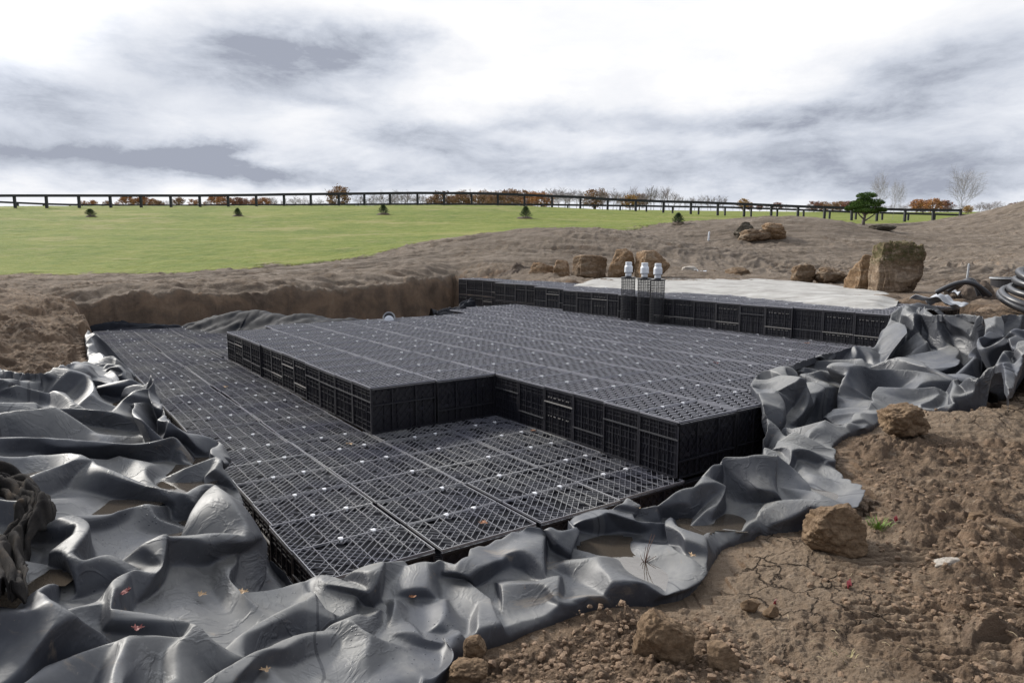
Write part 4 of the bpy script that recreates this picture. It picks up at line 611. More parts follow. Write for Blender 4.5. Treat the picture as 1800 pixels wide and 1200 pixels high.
17,20,25,14,13,40,4,2,19,0,0,1,23,9,23,18,16,14,4,9,10,0,14,6,3,6,10,19,7,28,28,4,23,21,4,36,13,17,11,8,15,31,12,12,604,11,11,14,11,11,16,21,44,11,42,57,40,1,22,49,6,0,20,0,2,6,2,2,8,9,28,2,1,4,4,2,3,1,2,1,1,0,0,2,0,1,4,1,4,6,11,4,8,2,0,0,0,0,2,6,9,4,12,21,29,3,2,9,4,2,10,0,0,2,2,0,1,1,0,3,3,4,5,3,4,3,2,1,2,6,5,8,0,4,18,1,8,8,1,2,2,0,1,1,6,9,19,3,0,9,1,0,1,2,0,2,2,2,26,15,13,24,8,0,9,8,10,25,2,4,4,0,0,1,1,6,6,2,3,9,2,5,8,2,0,2,0,0,3,3,9,4,5,24,19,3,1,11,2,10,0,3,16,2,4,6,9,0,1,0,7,2,2,28,33,30,11,6,10,0,19,5,3,2,12,0,1,2,1,0,2,27,1,51,6,0,0,24,6,22,2,1,0,0,2,4,0,6,1,2,12,2,3,0,24,3,13,8,11,6,10,5,25,31,8,8,576,11,11,14,0,42,3,18,16,12,0,81,9,13,20,77,31,16,17,22,3,28,14,3,22,8,0,12,16,24,30,9,10,16,7,8,6,4,5,3,2,1,8,1,0,7,2,7,11,1,13,7,5,20,42,5,8,3,0,0,0,8,11,4,12,17,25,1,0,0,2,0,1,0,0,4,1,0,1,1,2,9,1,6,3,1,2,1,4,3,4,4,1,12,1,4,14,5,8,8,1,2,4,1,2,0,12,15,27,1,2,1,0,1,6,0,5,12,0,2,6,2,4,13,1,3,11,3,7,7,11,7,5,6,2,2,12,6,38,1,1,4,3,1,0,0,0,1,6,22,15,11,0,35,9,13,11,13,13,11,18,8,6,12,32,38,5,0,2,2,1,0,2,13,7,6,8,24,1,4,2,7,23,29,7,2,5,3,0,0,18,12,48,2,13,23,9,1,17,12,12,14,2,0,14,2,20,7,27,3,58,6,13,13,12,4,27,19,25,7,8,8,554,13,13,12,20,38,34,4,6,11,31,35,51,0,8,4,21,1,11,12,1,21,9,1,35,5,2,19,2,1,0,32,13,24,44,14,48,0,20,38,13,16,26,5,3,13,1,5,9,0,15,5,0,3,1,0,1,6,11,22,36,3,6,1,0,1,0,10,13,0,8,11,25,0,0,2,1,0,1,0,0,0,2,0,0,3,2,7,3,6,5,1,2,0,6,7,8,4,0,12,0,2,6,1,4,4,1,2,4,11,12,8,14,19,27,2,5,10,1,3,6,2,6,5,1,0,13,5,9,11,7,5,3,8,6,2,10,2,34,9,5,12,1,0,0,4,2,1,14,10,11,17,1,49,35,21,11,6,4,0,18,14,20,16,12,22,15,11,38,3,7,8,2,2,59,11,34,1,30,15,10,13,28,32,5,4,0,26,33,15,0,0,1,9,6,17,3,10,46,10,9,5,7,8,14,33,23,8,7,2,1,26,9,33,6,6,538,11,11,8,14,46,5,10,7,10,17,41,21,3,13,18,10,26,19,6,2,12,9,3,15,19,4,15,1,0,5,0,2,7,9,4,21,10,13,21,36,3,4,20,10,14,12,12,22,3,10,26,5,0,4,5,7,2,11,2,1,4,15,22,15,28,36,3,6,1,0,1,0,10,15,3,4,9,23,0,1,0,0,0,12,1,1,4,2,2,13,1,2,5,5,6,7,4,3,4,0,0,0,19,17,13,4,0,2,6,2,2,1,1,0,14,8,32,1,5,6,1,1,0,8,12,23,9,7,17,7,9,1,2,4,2,16,6,40,11,3,12,1,1,0,10,4,5,14,18,27,35,3,51,19,17,4,16,14,12,22,12,24,6,8,16,31,39,34,5,0,0,36,12,25,7,9,3,5,10,23,17,14,7,32,9,24,7,20,30,11,16,3,20,27,21,1,0,5,4,8,3,9,14,42,27,19,24,20,4,19,7,21,25,6,6,526,11,11,6,6,26,23,7,45,50,8,3,51,18,8,0,7,36,1,5,1,4,10,13,14,0,6,26,1,9,19,3,1,9,7,0,5,9,6,11,15,8,15,3,2,13,20,3,11,24,3,2,26,7,34,9,18,12,0,2,2,1,2,3,1,2,2,2,15,22,21,30,34,3,4,3,2,5,2,8,13,5,4,5,21,3,0,9,4,5,14,3,3,16,2,2,1,0,0,21,7,12,15,37,27,0,30,8,1,0,0,0,2,0,2,14,4,18,13,13,28,8,8,5,10,10,15,1,9,33,1,11,7,2,10,2,4,6,54,13,3,10,4,0,1,14,12,11,2,12,29,29,5,33,7,11,8,14,18,14,10,8,26,5,9,26,3,0,12,2,21,7,8,8,3,1,13,21,4,12,6,0,0,9,3,2,9,13,10,13,16,17,34,3,16,20,1,0,3,15,2,24,5,6,8,15,17,17,22,5,27,6,6,522,11,11,2,26,20,8,4,7,9,13,21,4,43,7,21,0,5,1,34,8,17,24,26,8,19,12,1,10,19,26,1,12,26,2,5,5,2,5,9,5,3,11,0,0,1,0,1,1,4,0,6,8,3,5,23,6,41,32,22,28,5,1,2,2,1,0,1,6,3,0,0,0,1,15,32,19,30,22,0,2,1,4,7,0,8,9,7,2,7,19,13,8,19,10,7,12,2,5,12,5,3,26,25,9,8,32,30,17,2,7,1,0,9,11,1,1,1,1,2,1,0,12,9,2,7,4,0,2,1,5,7,11,6,8,2,8,12,16,2,7,6,0,1,2,6,8,7,13,6,43,9,0,3,11,17,12,16,14,26,4,4,12,1,1,0,9,10,13,4,49,24,6,20,12,2,4,5,0,2,0,0,0,0,2,1,3,1,1,7,7,9,20,10,16,17,0,3,17,5,24,36,3,7,10,15,27,23,6,6,518,11,11,2,24,24,7,25,2,27,24,3,46,5,6,2,1,2,2,8,9,5,4,5,5,2,5,11,1,2,11,3,4,4,0,3,20,7,10,20,1,2,2,6,17,9,0,5,13,9,1,24,13,2,10,9,4,4,44,9,27,6,13,31,20,34,12,7,0,8,11,8,31,3,6,0,5,11,26,5,0,26,9,18,2,2,0,0,2,3,0,6,1,3,4,3,17,25,10,25,13,0,1,3,0,0,28,2,8,16,13,36,5,10,4,2,3,1,4,19,15,0,1,5,3,8,7,2,1,2,0,2,1,0,2,0,4,6,4,6,4,2,2,14,21,8,6,5,3,1,4,11,15,2,15,11,3,10,12,22,0,0,8,0,1,0,0,2,0,4,11,16,3,9,3,2,6,4,0,0,0,0,3,1,0,6,4,0,0,1,2,3,3,0,2,2,2,8,23,13,6,58,23,15,9,10,11,29,6,6,518,11,11,0,22,24,11,15,9,21,14,1,18,7,25,16,12,34,11,5,6,20,5,10,4,6,11,3,4,11,9,2,1,17,7,12,17,8,7,16,1,5,24,3,6,12,0,5,0,2,3,3,1,6,21,1,0,5,4,3,6,7,14,36,0,4,2,18,15,15,12,0,29,6,0,0,15,12,17,5,5,26,3,1,16,7,14,18,7,10,1,4,3,2,4,5,3,2,0,1,6,0,7,5,4,21,7,4,7,1,2,1,14,11,2,0,8,40,0,9,5,0,5,0,0,11,15,1,4,9,2,4,3,0,
0,2,4,10,8,0,0,3,0,0,6,2,4,9,7,4,9,2,5,4,1,6,18,0,3,3,0,1,2,0,0,1,0,2,0,2,5,14,0,7,6,2,5,5,0,4,0,1,1,2,3,10,10,4,5,5,0,0,0,17,10,24,20,4,37,19,7,38,5,21,33,6,6,520,11,11,1,24,24,2,3,15,23,2,6,18,3,2,13,37,18,15,16,1,13,30,9,48,9,8,8,2,3,2,2,7,1,2,5,13,0,2,17,5,8,13,8,15,16,5,5,34,7,24,12,4,7,3,8,7,19,1,2,11,5,6,9,4,7,10,2,0,24,5,16,10,10,9,13,2,1,9,0,2,15,0,2,7,4,3,10,1,1,24,15,20,14,5,4,1,8,7,1,0,0,2,13,3,12,2,2,2,20,6,17,1,10,37,3,2,0,6,33,24,5,22,10,2,3,0,6,17,7,1,0,15,1,6,3,2,2,5,2,4,8,0,0,4,1,0,2,0,1,8,1,1,13,5,4,5,4,2,6,0,2,6,2,0,0,0,0,10,9,19,22,23,23,9,30,16,29,8,36,12,0,17,6,1,1,6,1,4,6,2,1,1,21,12,28,30,2,17,29,15,10,3,15,29,6,6,520,11,11,0,14,12,27,7,2,7,16,6,42,3,2,10,3,1,6,4,4,37,5,4,11,6,11,2,0,12,34,7,10,0,10,15,0,2,7,7,0,2,7,1,2,15,7,12,9,12,21,14,5,6,40,21,16,10,14,13,3,10,11,17,1,0,21,7,8,11,10,9,16,2,4,14,5,10,12,2,2,2,8,23,27,2,34,59,12,13,4,9,0,16,5,0,68,11,14,2,0,2,0,15,0,12,20,8,13,14,1,23,0,13,29,4,0,14,11,2,2,1,13,10,0,6,20,3,14,2,1,6,1,12,25,21,7,8,15,0,1,6,4,0,8,0,2,8,0,0,0,0,1,2,1,1,5,9,4,15,2,0,4,8,6,20,5,7,20,15,23,8,11,11,9,16,18,14,8,3,9,14,24,19,0,0,1,0,5,6,3,4,8,9,20,16,16,11,39,29,27,12,6,6,524,11,11,1,12,10,31,12,10,24,15,17,19,23,10,9,4,0,0,6,0,2,22,14,18,2,1,9,11,10,17,20,19,46,7,12,6,0,0,0,2,11,3,0,1,7,2,2,1,0,6,15,15,18,11,18,25,14,3,2,38,19,18,8,10,13,1,10,13,15,0,0,17,1,2,1,0,1,3,2,2,6,2,0,6,5,20,16,6,7,39,3,4,0,4,1,8,2,3,10,9,12,30,19,12,6,30,2,23,14,11,27,3,19,17,0,8,20,9,3,8,3,0,6,0,5,3,4,1,18,2,2,0,2,0,0,1,10,4,0,3,17,9,2,13,0,1,4,4,4,12,2,1,4,1,0,1,0,4,4,0,1,4,0,1,10,13,13,16,11,11,1,3,5,3,8,12,8,8,8,1,2,11,7,8,2,9,3,46,27,8,9,6,13,17,25,6,2,4,13,15,34,6,6,524,13,13,0,24,22,11,1,15,5,9,1,7,12,14,18,1,1,0,0,0,0,0,0,12,0,1,5,2,4,7,3,4,11,2,7,12,1,16,16,1,2,0,4,9,0,2,7,11,0,1,8,1,1,10,3,4,41,15,22,13,12,5,4,10,15,54,17,22,10,10,19,0,4,19,23,19,8,31,0,2,0,0,1,0,1,2,1,16,2,10,10,6,18,1,8,7,4,5,4,0,0,7,6,3,2,12,2,9,0,9,15,7,3,1,1,12,20,5,2,16,3,4,3,1,4,5,4,0,9,4,21,24,0,1,1,1,12,12,5,10,10,1,0,1,2,3,5,0,0,5,2,0,2,1,0,3,2,2,3,1,0,14,1,1,8,17,17,10,9,11,5,0,0,0,6,8,8,8,12,0,2,0,1,2,1,0,19,0,12,22,4,9,10,18,43,0,0,0,21,25,14,4,4,524,11,11,0,2,4,35,18,9,24,0,26,28,3,2,6,0,1,0,4,0,5,2,1,7,0,2,19,5,9,30,6,0,13,2,6,17,0,1,7,0,6,26,9,18,0,8,11,4,2,11,5,1,1,6,5,4,27,4,4,4,1,2,5,1,4,3,4,9,2,4,1,36,15,24,4,10,13,2,6,9,17,3,5,11,0,0,1,2,0,6,0,0,2,4,0,1,4,2,15,2,2,5,12,1,21,14,1,0,1,1,1,17,5,12,9,8,22,0,8,12,1,0,6,6,3,1,1,16,25,1,6,4,0,13,6,27,14,48,23,2,0,15,7,7,0,1,0,18,3,12,18,1,4,12,3,7,6,0,1,0,0,1,4,1,1,19,17,6,5,9,3,0,2,0,10,8,4,6,10,0,4,2,1,12,0,35,13,10,44,16,6,33,7,7,37,21,13,6,2,3,32,12,12,512,11,11,6,11,11,4,24,28,13,1,29,0,27,8,17,4,2,0,4,0,2,6,2,2,6,0,6,6,2,8,2,3,26,4,4,5,1,2,8,1,9,29,5,20,27,14,13,40,7,22,14,0,1,0,2,13,3,9,0,29,4,2,2,4,2,12,0,2,5,1,2,3,5,12,9,14,25,14,3,12,34,11,16,2,10,13,5,4,9,7,1,3,9,0,0,0,2,0,0,1,0,0,4,4,13,8,2,19,4,0,5,2,5,12,17,5,6,0,10,12,2,2,4,0,0,8,4,0,2,0,0,11,3,0,1,3,16,14,3,4,0,0,2,5,9,4,22,25,9,18,11,1,3,1,2,3,0,3,2,16,7,10,16,5,1,6,0,1,1,0,0,5,19,3,2,6,0,18,24,7,2,2,1,0,9,6,10,8,9,1,13,19,5,8,13,7,1,9,13,15,32,8,8,498,11,11,6,12,14,30,24,16,11,13,35,23,0,16,0,1,0,3,2,0,2,2,0,4,0,0,6,0,0,6,1,1,12,2,0,0,2,6,17,7,3,15,8,6,14,3,4,19,4,5,4,1,12,32,13,20,5,12,13,8,4,11,17,1,0,2,2,0,1,3,2,5,1,2,5,5,10,7,5,8,1,18,33,26,3,18,16,3,6,4,6,11,3,2,7,9,0,1,9,1,0,0,2,0,0,0,0,0,0,0,2,1,11,10,13,4,31,12,10,12,2,4,6,2,0,2,0,2,1,2,1,2,1,0,0,1,2,1,2,3,10,7,24,11,9,9,15,5,5,5,22,8,38,19,9,30,25,4,0,4,1,0,5,4,1,10,7,4,14,5,1,2,2,0,2,7,1,8,14,3,8,2,7,1,2,0,2,6,0,0,21,47,16,26,22,21,15,15,13,17,22,8,8,482,13,13,8,14,10,38,14,16,19,5,23,27,13,15,8,14,30,16,0,5,11,0,1,0,0,0,4,0,1,10,0,0,4,0,2,3,0,4,15,3,1,9,2,2,4,4,0,20,1,1,25,3,8,23,10,9,38,11,26,12,0,0,0,8,13,5,0,1,7,1,0,0,0,0,1,1,0,3,1,4,5,3,6,1,4,13,0,4,1,28,0,10,6,1,0,1,4,5,1,1,7,9,0,0,3,0,0,0,0,0,0,0,1,2,0,10,5,0,4,18,3,4,8,4,0,1,2,7,11,0,1,9,0,0,1,0,0,2,0,0,0,5,18,7,9,2,3,0,0,0,6,4,16,9,4,9,16,19,24,13,15,20,15,6,6,3,2,0,3,6,1,10,7,2,6,2,1,2,3,1,16,8,9,0,0,2,7,17,8,10,10,59,8,16,10,27,27,18,6,6,470,11,11,6,20,32,3,8,19,14,7,
7,7,11,17,2,16,26,0,1,5,5,2,2,2,0,2,2,0,1,6,1,2,3,0,0,5,0,0,3,3,0,7,0,2,0,4,0,8,1,2,5,4,2,6,3,0,13,4,1,0,3,14,36,19,20,5,18,19,8,4,9,17,0,1,0,2,0,0,1,2,5,3,4,5,1,4,3,0,7,0,6,11,14,2,8,16,3,12,4,2,9,1,2,3,5,0,3,9,1,0,0,0,5,10,2,2,3,3,10,19,2,0,2,4,2,8,0,4,14,1,4,4,2,9,9,5,2,11,2,0,8,2,0,8,9,18,23,1,2,2,4,2,22,1,1,8,2,1,1,23,6,33,24,7,16,0,25,28,17,2,16,7,6,2,9,8,3,20,11,2,1,8,2,11,3,8,5,3,1,28,38,29,8,31,43,15,15,32,6,6,418,11,11,2,22,22,60,2,11,27,3,9,0,1,3,20,5,36,10,8,9,5,2,9,5,1,3,3,0,0,0,1,2,9,0,0,5,1,0,0,2,0,4,1,0,1,4,0,8,0,2,4,1,0,7,2,0,4,0,0,13,5,4,19,12,9,40,9,24,14,0,3,2,6,7,3,0,1,13,1,0,0,2,0,0,3,0,9,3,6,1,0,0,1,4,11,2,2,1,20,0,8,8,0,2,0,2,5,1,1,5,9,2,0,1,1,2,1,3,6,13,5,0,11,0,0,7,0,0,0,2,0,6,10,4,40,1,3,3,2,0,4,3,2,20,17,11,22,9,5,5,0,1,9,2,0,2,5,5,5,1,0,0,34,28,13,9,20,23,12,15,1,1,2,1,1,25,30,1,0,7,15,3,22,0,16,10,4,2,5,12,16,3,1,45,331,11,18,82,6,6,416,11,11,2,22,18,60,6,1,69,15,19,9,4,26,21,10,15,18,3,14,30,5,8,2,4,9,1,2,3,3,5,1,20,4,1,9,0,0,5,0,0,7,1,0,11,4,0,8,1,0,2,2,0,1,0,0,2,0,0,0,0,2,1,2,1,13,2,3,2,11,6,40,21,32,5,14,7,0,16,17,17,0,1,3,1,0,1,0,0,0,7,8,13,1,6,1,6,13,0,6,9,14,0,6,18,3,12,4,0,7,1,2,5,3,0,1,2,0,6,19,11,1,15,6,0,2,2,0,2,2,0,2,0,0,1,2,3,16,2,16,12,15,9,36,35,23,4,0,0,5,6,0,5,8,2,0,5,1,3,22,12,4,18,14,19,4,4,0,2,2,23,2,0,0,7,0,5,3,6,2,3,17,44,29,19,4,42,36,15,6,0,15,19,43,341,9,16,338,6,6,412,11,11,2,26,28,56,27,11,91,8,5,10,12,22,40,31,10,43,0,2,7,40,25,44,7,6,2,4,5,0,1,3,1,0,1,4,7,2,16,1,0,4,0,0,0,4,0,5,2,1,3,4,0,5,0,0,3,0,0,3,2,0,1,0,0,5,0,0,13,5,6,29,14,3,22,19,22,42,13,8,0,10,9,4,14,17,25,2,0,0,0,0,0,1,0,9,13,34,3,2,9,5,8,25,4,6,5,24,1,8,10,0,6,0,3,6,4,2,19,29,3,0,9,6,2,14,0,0,0,2,2,4,1,1,3,0,2,0,4,8,8,33,21,48,23,15,5,14,8,0,6,2,5,0,2,1,2,0,0,30,18,13,6,6,37,0,0,15,7,5,7,14,1,30,9,14,2,9,31,30,27,15,6,10,1,5,38,40,11,37,11,373,1,15,16,6,10,350,6,6,408,11,11,2,28,30,54,33,27,89,22,12,16,21,4,7,3,2,3,24,6,14,1,0,5,4,15,6,2,18,26,0,1,1,4,11,1,7,4,21,8,3,14,1,1,12,3,2,10,7,0,12,1,2,2,0,0,0,2,0,0,4,1,3,2,1,5,4,0,3,4,1,9,10,0,25,3,6,19,0,7,40,15,20,20,17,14,1,6,1,0,20,23,23,2,2,1,0,0,0,11,14,19,3,16,4,2,15,5,10,21,14,2,6,24,7,12,8,4,3,1,0,4,0,4,17,17,2,2,3,0,0,0,1,1,1,0,2,2,2,5,40,49,23,22,3,3,3,14,10,7,10,8,5,8,6,3,16,6,13,8,8,41,5,1,25,1,2,23,4,0,8,10,3,50,17,23,26,33,13,0,8,1,6,32,40,37,3,12,5,33,11,351,16,15,374,6,6,406,11,11,2,30,34,50,31,29,87,16,18,18,4,3,36,4,3,17,0,1,1,1,0,7,3,10,5,0,5,0,6,1,20,5,16,4,4,7,1,0,7,17,9,4,11,4,0,4,4,3,8,4,1,8,0,0,12,5,0,10,3,0,6,3,2,6,0,2,2,0,0,1,2,0,0,8,3,11,6,2,7,0,6,7,1,0,10,7,10,8,15,10,2,8,5,2,14,17,25,2,0,3,3,2,7,11,22,3,3,12,4,10,27,11,10,15,22,0,8,14,3,6,6,1,0,2,4,5,3,2,3,11,0,0,5,0,0,0,5,7,32,53,27,30,0,2,15,22,12,1,16,12,5,16,8,11,10,4,39,7,0,31,9,1,27,4,2,0,8,0,34,4,3,36,15,21,26,25,17,7,14,2,12,16,40,49,2,4,13,27,5,21,10,13,332,6,6,402,13,13,2,34,36,54,33,35,87,18,16,18,6,4,14,11,6,19,2,0,40,8,9,23,0,1,0,3,6,9,0,6,0,6,15,18,0,2,0,3,18,4,2,9,7,5,0,15,7,2,9,3,2,1,1,0,0,8,3,6,10,1,8,4,1,12,0,1,12,3,0,10,3,0,8,2,0,3,5,6,10,3,1,2,16,4,31,0,17,23,7,7,5,12,10,34,19,28,18,0,0,2,14,13,23,2,0,5,11,12,15,7,14,6,0,1,5,12,23,1,8,3,28,3,6,8,4,11,3,1,10,6,2,3,7,0,3,7,5,5,20,17,7,22,3,0,4,12,4,13,8,12,9,14,8,31,7,3,39,11,3,29,0,0,2,8,2,28,6,3,30,0,3,34,33,29,18,13,3,3,30,22,6,18,34,25,0,5,15,25,25,12,4,4,398,11,11,2,36,38,56,39,39,89,22,20,18,4,2,26,9,5,18,12,7,23,0,6,9,3,10,24,4,5,19,5,4,13,5,10,3,6,3,6,15,18,32,2,1,1,16,13,5,4,7,11,3,0,9,5,0,7,5,2,5,9,4,3,1,1,0,8,1,2,8,1,4,6,3,10,6,1,12,7,0,26,3,10,10,10,2,15,3,13,31,1,7,5,4,0,0,3,0,7,10,1,16,1,14,28,29,8,22,22,15,17,0,0,2,9,24,49,3,16,12,4,9,7,16,23,10,2,0,26,17,22,10,10,9,1,4,5,1,1,2,0,17,27,18,17,5,30,26,16,25,22,22,35,0,0,45,15,13,39,1,0,2,6,2,30,2,1,20,2,5,40,7,1,18,7,3,14,1,11,0,10,12,13,16,28,21,17,11,21,13,17,20,12,12,394,11,11,2,11,11,2,36,38,60,39,39,95,24,18,16,6,0,30,11,9,14,10,6,15,0,2,2,1,1,25,2,0,6,0,8,20,2,5,19,19,28,21,3,2,8,22,17,32,1,2,0,0,0,0,2,3,3,2,0,0,0,1,9,1,0,5,5,0,9,9,4,7,7,2,1,3,0,1,4,0,0,3,0,0,6,0,2,22,5,18,1,1,2,0,5,7,3,9,0,4,4,2,5,0,11,9,4,13,3,2,1,24,1,32,9,12,38,10,3,25,7,15,17,
11,36,9,3,10,12,8,13,7,16,17,16,3,6,30,5,8,2,2,5,3,4,3,0,0,3,2,2,6,9,10,12,41,23,23,55,0,1,0,12,10,32,8,4,34,5,1,34,29,21,20,11,1,8,4,1,4,22,0,2,6,26,8,6,2,35,19,23,17,8,8,392,11,11,0,16,20,74,22,16,9,37,43,97,16,16,14,10,4,24,9,11,18,8,12,15,2,0,2,1,6,8,0,3,3,0,1,19,0,0,4,2,0,2,0,4,11,3,9,8,2,2,0,2,14,14,1,2,0,3,6,8,9,3,14,4,0,3,10,3,15,0,1,9,1,0,7,5,2,13,5,4,3,9,2,3,0,0,0,6,0,2,1,1,0,18,5,12,3,11,1,2,3,2,0,6,2,4,0,4,2,0,1,2,0,4,1,1,4,0,0,2,3,1,5,2,4,4,11,8,23,7,20,2,0,4,4,4,5,0,16,11,22,17,14,24,7,4,2,22,19,7,5,22,35,10,2,47,13,35,21,8,14,32,16,4,38,15,9,44,3,1,4,19,13,8,0,8,6,24,8,5,21,21,8,11,4,0,16,0,45,8,8,388,13,13,2,14,22,78,9,15,107,14,3,10,0,4,4,6,6,12,9,9,22,10,10,17,0,0,2,0,1,2,1,2,8,1,4,6,2,1,3,2,3,17,0,2,4,1,2,7,2,1,1,1,7,6,1,1,1,0,22,14,1,4,10,3,3,6,0,0,0,3,2,4,6,0,5,8,5,15,0,0,7,3,0,11,2,0,2,2,7,12,5,9,24,9,5,0,0,7,37,0,0,0,8,16,3,6,2,6,2,2,4,1,0,2,0,1,10,0,1,0,0,2,5,1,5,5,4,12,10,1,3,7,15,22,19,9,14,8,4,1,1,6,3,2,14,13,32,15,8,14,25,10,5,26,0,33,1,5,25,4,22,24,0,49,52,1,1,1,10,8,7,25,15,8,11,7,2,28,16,6,2,4,12,8,6,25,15,17,31,6,6,384,11,11,2,16,20,82,6,1,95,5,13,1,19,4,17,24,24,30,9,7,34,3,3,59,1,2,2,12,5,6,4,3,8,4,1,14,0,4,12,5,4,10,3,2,6,4,1,3,6,5,33,1,8,1,0,5,2,1,8,26,7,6,10,4,1,7,1,15,41,8,4,10,2,2,10,2,2,8,3,4,10,0,1,3,2,3,13,1,2,7,2,3,6,0,7,14,1,2,11,19,21,11,10,10,0,8,10,2,2,2,6,0,0,2,2,0,8,3,7,14,4,6,7,0,2,7,0,8,8,0,1,1,0,2,2,3,0,21,15,20,7,7,6,4,4,1,1,14,19,0,8,4,16,11,14,22,21,1,12,14,10,15,10,29,18,2,7,7,15,1,10,9,1,4,9,11,4,34,30,7,16,6,21,29,29,19,6,6,380,11,11,2,10,12,88,5,13,119,19,5,2,36,18,18,2,4,20,11,5,20,10,12,19,2,7,1,7,2,25,3,2,5,4,0,4,4,5,8,4,1,8,0,2,6,3,7,13,13,7,11,14,2,22,1,3,6,6,18,7,3,0,7,3,3,7,3,1,3,0,6,2,1,0,5,4,0,4,4,0,6,4,2,8,4,2,8,0,2,8,3,1,13,2,1,2,1,7,4,0,0,3,2,10,2,1,11,5,0,4,4,2,0,2,1,0,2,0,3,12,0,0,4,0,4,11,0,1,5,0,6,8,0,6,10,0,1,0,0,0,0,5,6,31,3,6,1,0,27,2,1,20,7,9,1,3,15,13,1,24,16,6,14,9,50,1,5,1,5,12,6,25,11,22,2,1,3,34,40,27,2,9,37,25,31,12,6,6,376,11,11,2,12,14,90,7,5,125,14,14,30,3,9,9,1,9,42,0,2,0,8,6,13,0,1,5,2,6,2,0,5,11,5,6,13,1,0,1,2,1,2,4,3,8,2,0,0,5,9,7,1,1,4,4,0,16,0,4,0,0,12,15,7,5,11,13,7,3,0,0,1,16,12,4,0,0,4,1,0,3,1,0,0,2,0,0,0,0,2,6,2,8,6,2,10,1,1,0,0,7,2,0,0,3,0,0,0,0,2,2,2,0,0,1,0,2,0,3,18,1,1,10,2,4,13,0,2,15,3,0,7,0,1,0,0,0,1,3,1,3,2,0,4,6,0,8,11,19,8,14,28,15,11,14,13,7,5,7,10,12,12,14,19,40,9,17,2,2,2,0,2,18,6,6,12,13,2,8,35,15,3,29,11,25,46,6,6,372,11,11,2,8,12,94,4,3,121,8,14,22,23,21,23,22,16,14,11,14,7,16,21,22,0,1,2,0,2,4,1,10,8,2,5,3,1,3,13,3,4,13,1,2,1,4,3,6,2,1,2,2,10,8,3,6,2,33,23,40,38,4,37,13,0,27,3,3,3,2,2,0,6,4,4,10,6,16,2,1,4,1,0,0,0,0,0,0,0,0,2,0,2,1,0,2,0,0,1,0,0,0,0,7,0,1,2,1,0,2,0,0,0,0,0,0,2,2,0,14,1,5,12,2,4,7,9,2,31,19,5,9,1,2,0,4,0,0,8,0,4,12,2,10,8,0,8,2,1,10,4,6,1,29,14,33,5,0,1,20,10,18,10,15,28,15,35,2,4,4,0,10,26,8,5,20,41,1,19,27,9,5,8,0,4,28,6,6,370,11,11,2,0,4,96,18,2,121,4,10,26,11,23,17,8,12,4,2,0,6,3,8,13,3,6,1,8,7,14,2,1,6,0,6,10,0,0,0,2,5,7,3,0,9,3,6,9,4,5,4,0,2,0,7,9,3,10,10,30,9,27,11,31,8,43,2,2,0,18,6,6,18,10,14,6,2,16,0,0,4,1,0,1,2,0,2,0,0,0,0,0,0,1,0,0,0,0,1,0,0,2,0,1,0,1,3,0,0,0,1,0,1,0,0,2,0,0,2,6,0,3,18,4,8,9,13,1,31,15,7,5,6,2,2,10,0,8,6,0,8,2,1,6,2,2,10,0,1,4,2,0,1,2,12,3,2,0,4,1,2,0,1,3,6,2,6,1,3,8,4,13,16,15,11,6,9,6,3,36,22,1,27,3,0,8,13,27,19,6,6,366,11,11,2,5,1,98,18,8,125,10,1,34,9,7,21,2,0,0,6,10,8,2,0,12,3,0,13,5,12,11,2,3,2,6,3,10,2,2,18,1,8,8,0,1,3,2,9,15,1,2,11,3,4,3,15,1,9,16,20,28,1,17,26,6,2,7,9,8,12,8,7,5,0,0,1,4,1,5,2,1,11,0,1,7,0,2,1,0,0,0,1,0,0,1,1,0,0,0,2,0,0,0,0,0,0,0,1,4,0,1,3,0,0,1,0,1,0,0,0,0,2,6,8,0,2,0,5,2,17,11,9,7,10,8,6,8,4,18,9,5,26,6,9,11,2,2,1,0,0,1,2,0,1,0,0,1,0,6,3,0,4,8,7,7,18,2,2,1,6,12,13,13,24,5,6,5,10,2,9,6,1,12,21,4,1,3,1,17,17,13,3,8,16,19,19,6,6,362,11,11,2,27,23,94,32,16,121,10,4,14,1,2,1,7,9,3,12,14,4,6,2,12,3,2,7,4,0,8,5,4,13,5,8,7,6,5,6,4,1,6,2,6,20,3,8,12,0,2,0,4,15,23,13,10,19,12,2,24,1,5,26,7,23,2,4,30,1,5,0,6,11,4,2,1,2,2,4,1,0,6,1,3,12,5,7,6,5,13,0,1,3,0,0,5,0,0,3,0,0,1,0,0,2,0,0,2,0,5,6,0,2,5,1,1,3,1,1,0,4,6,4,0,2,16,1,4,19,5,1,11,2,2,0,6,4,14,0,7,18,
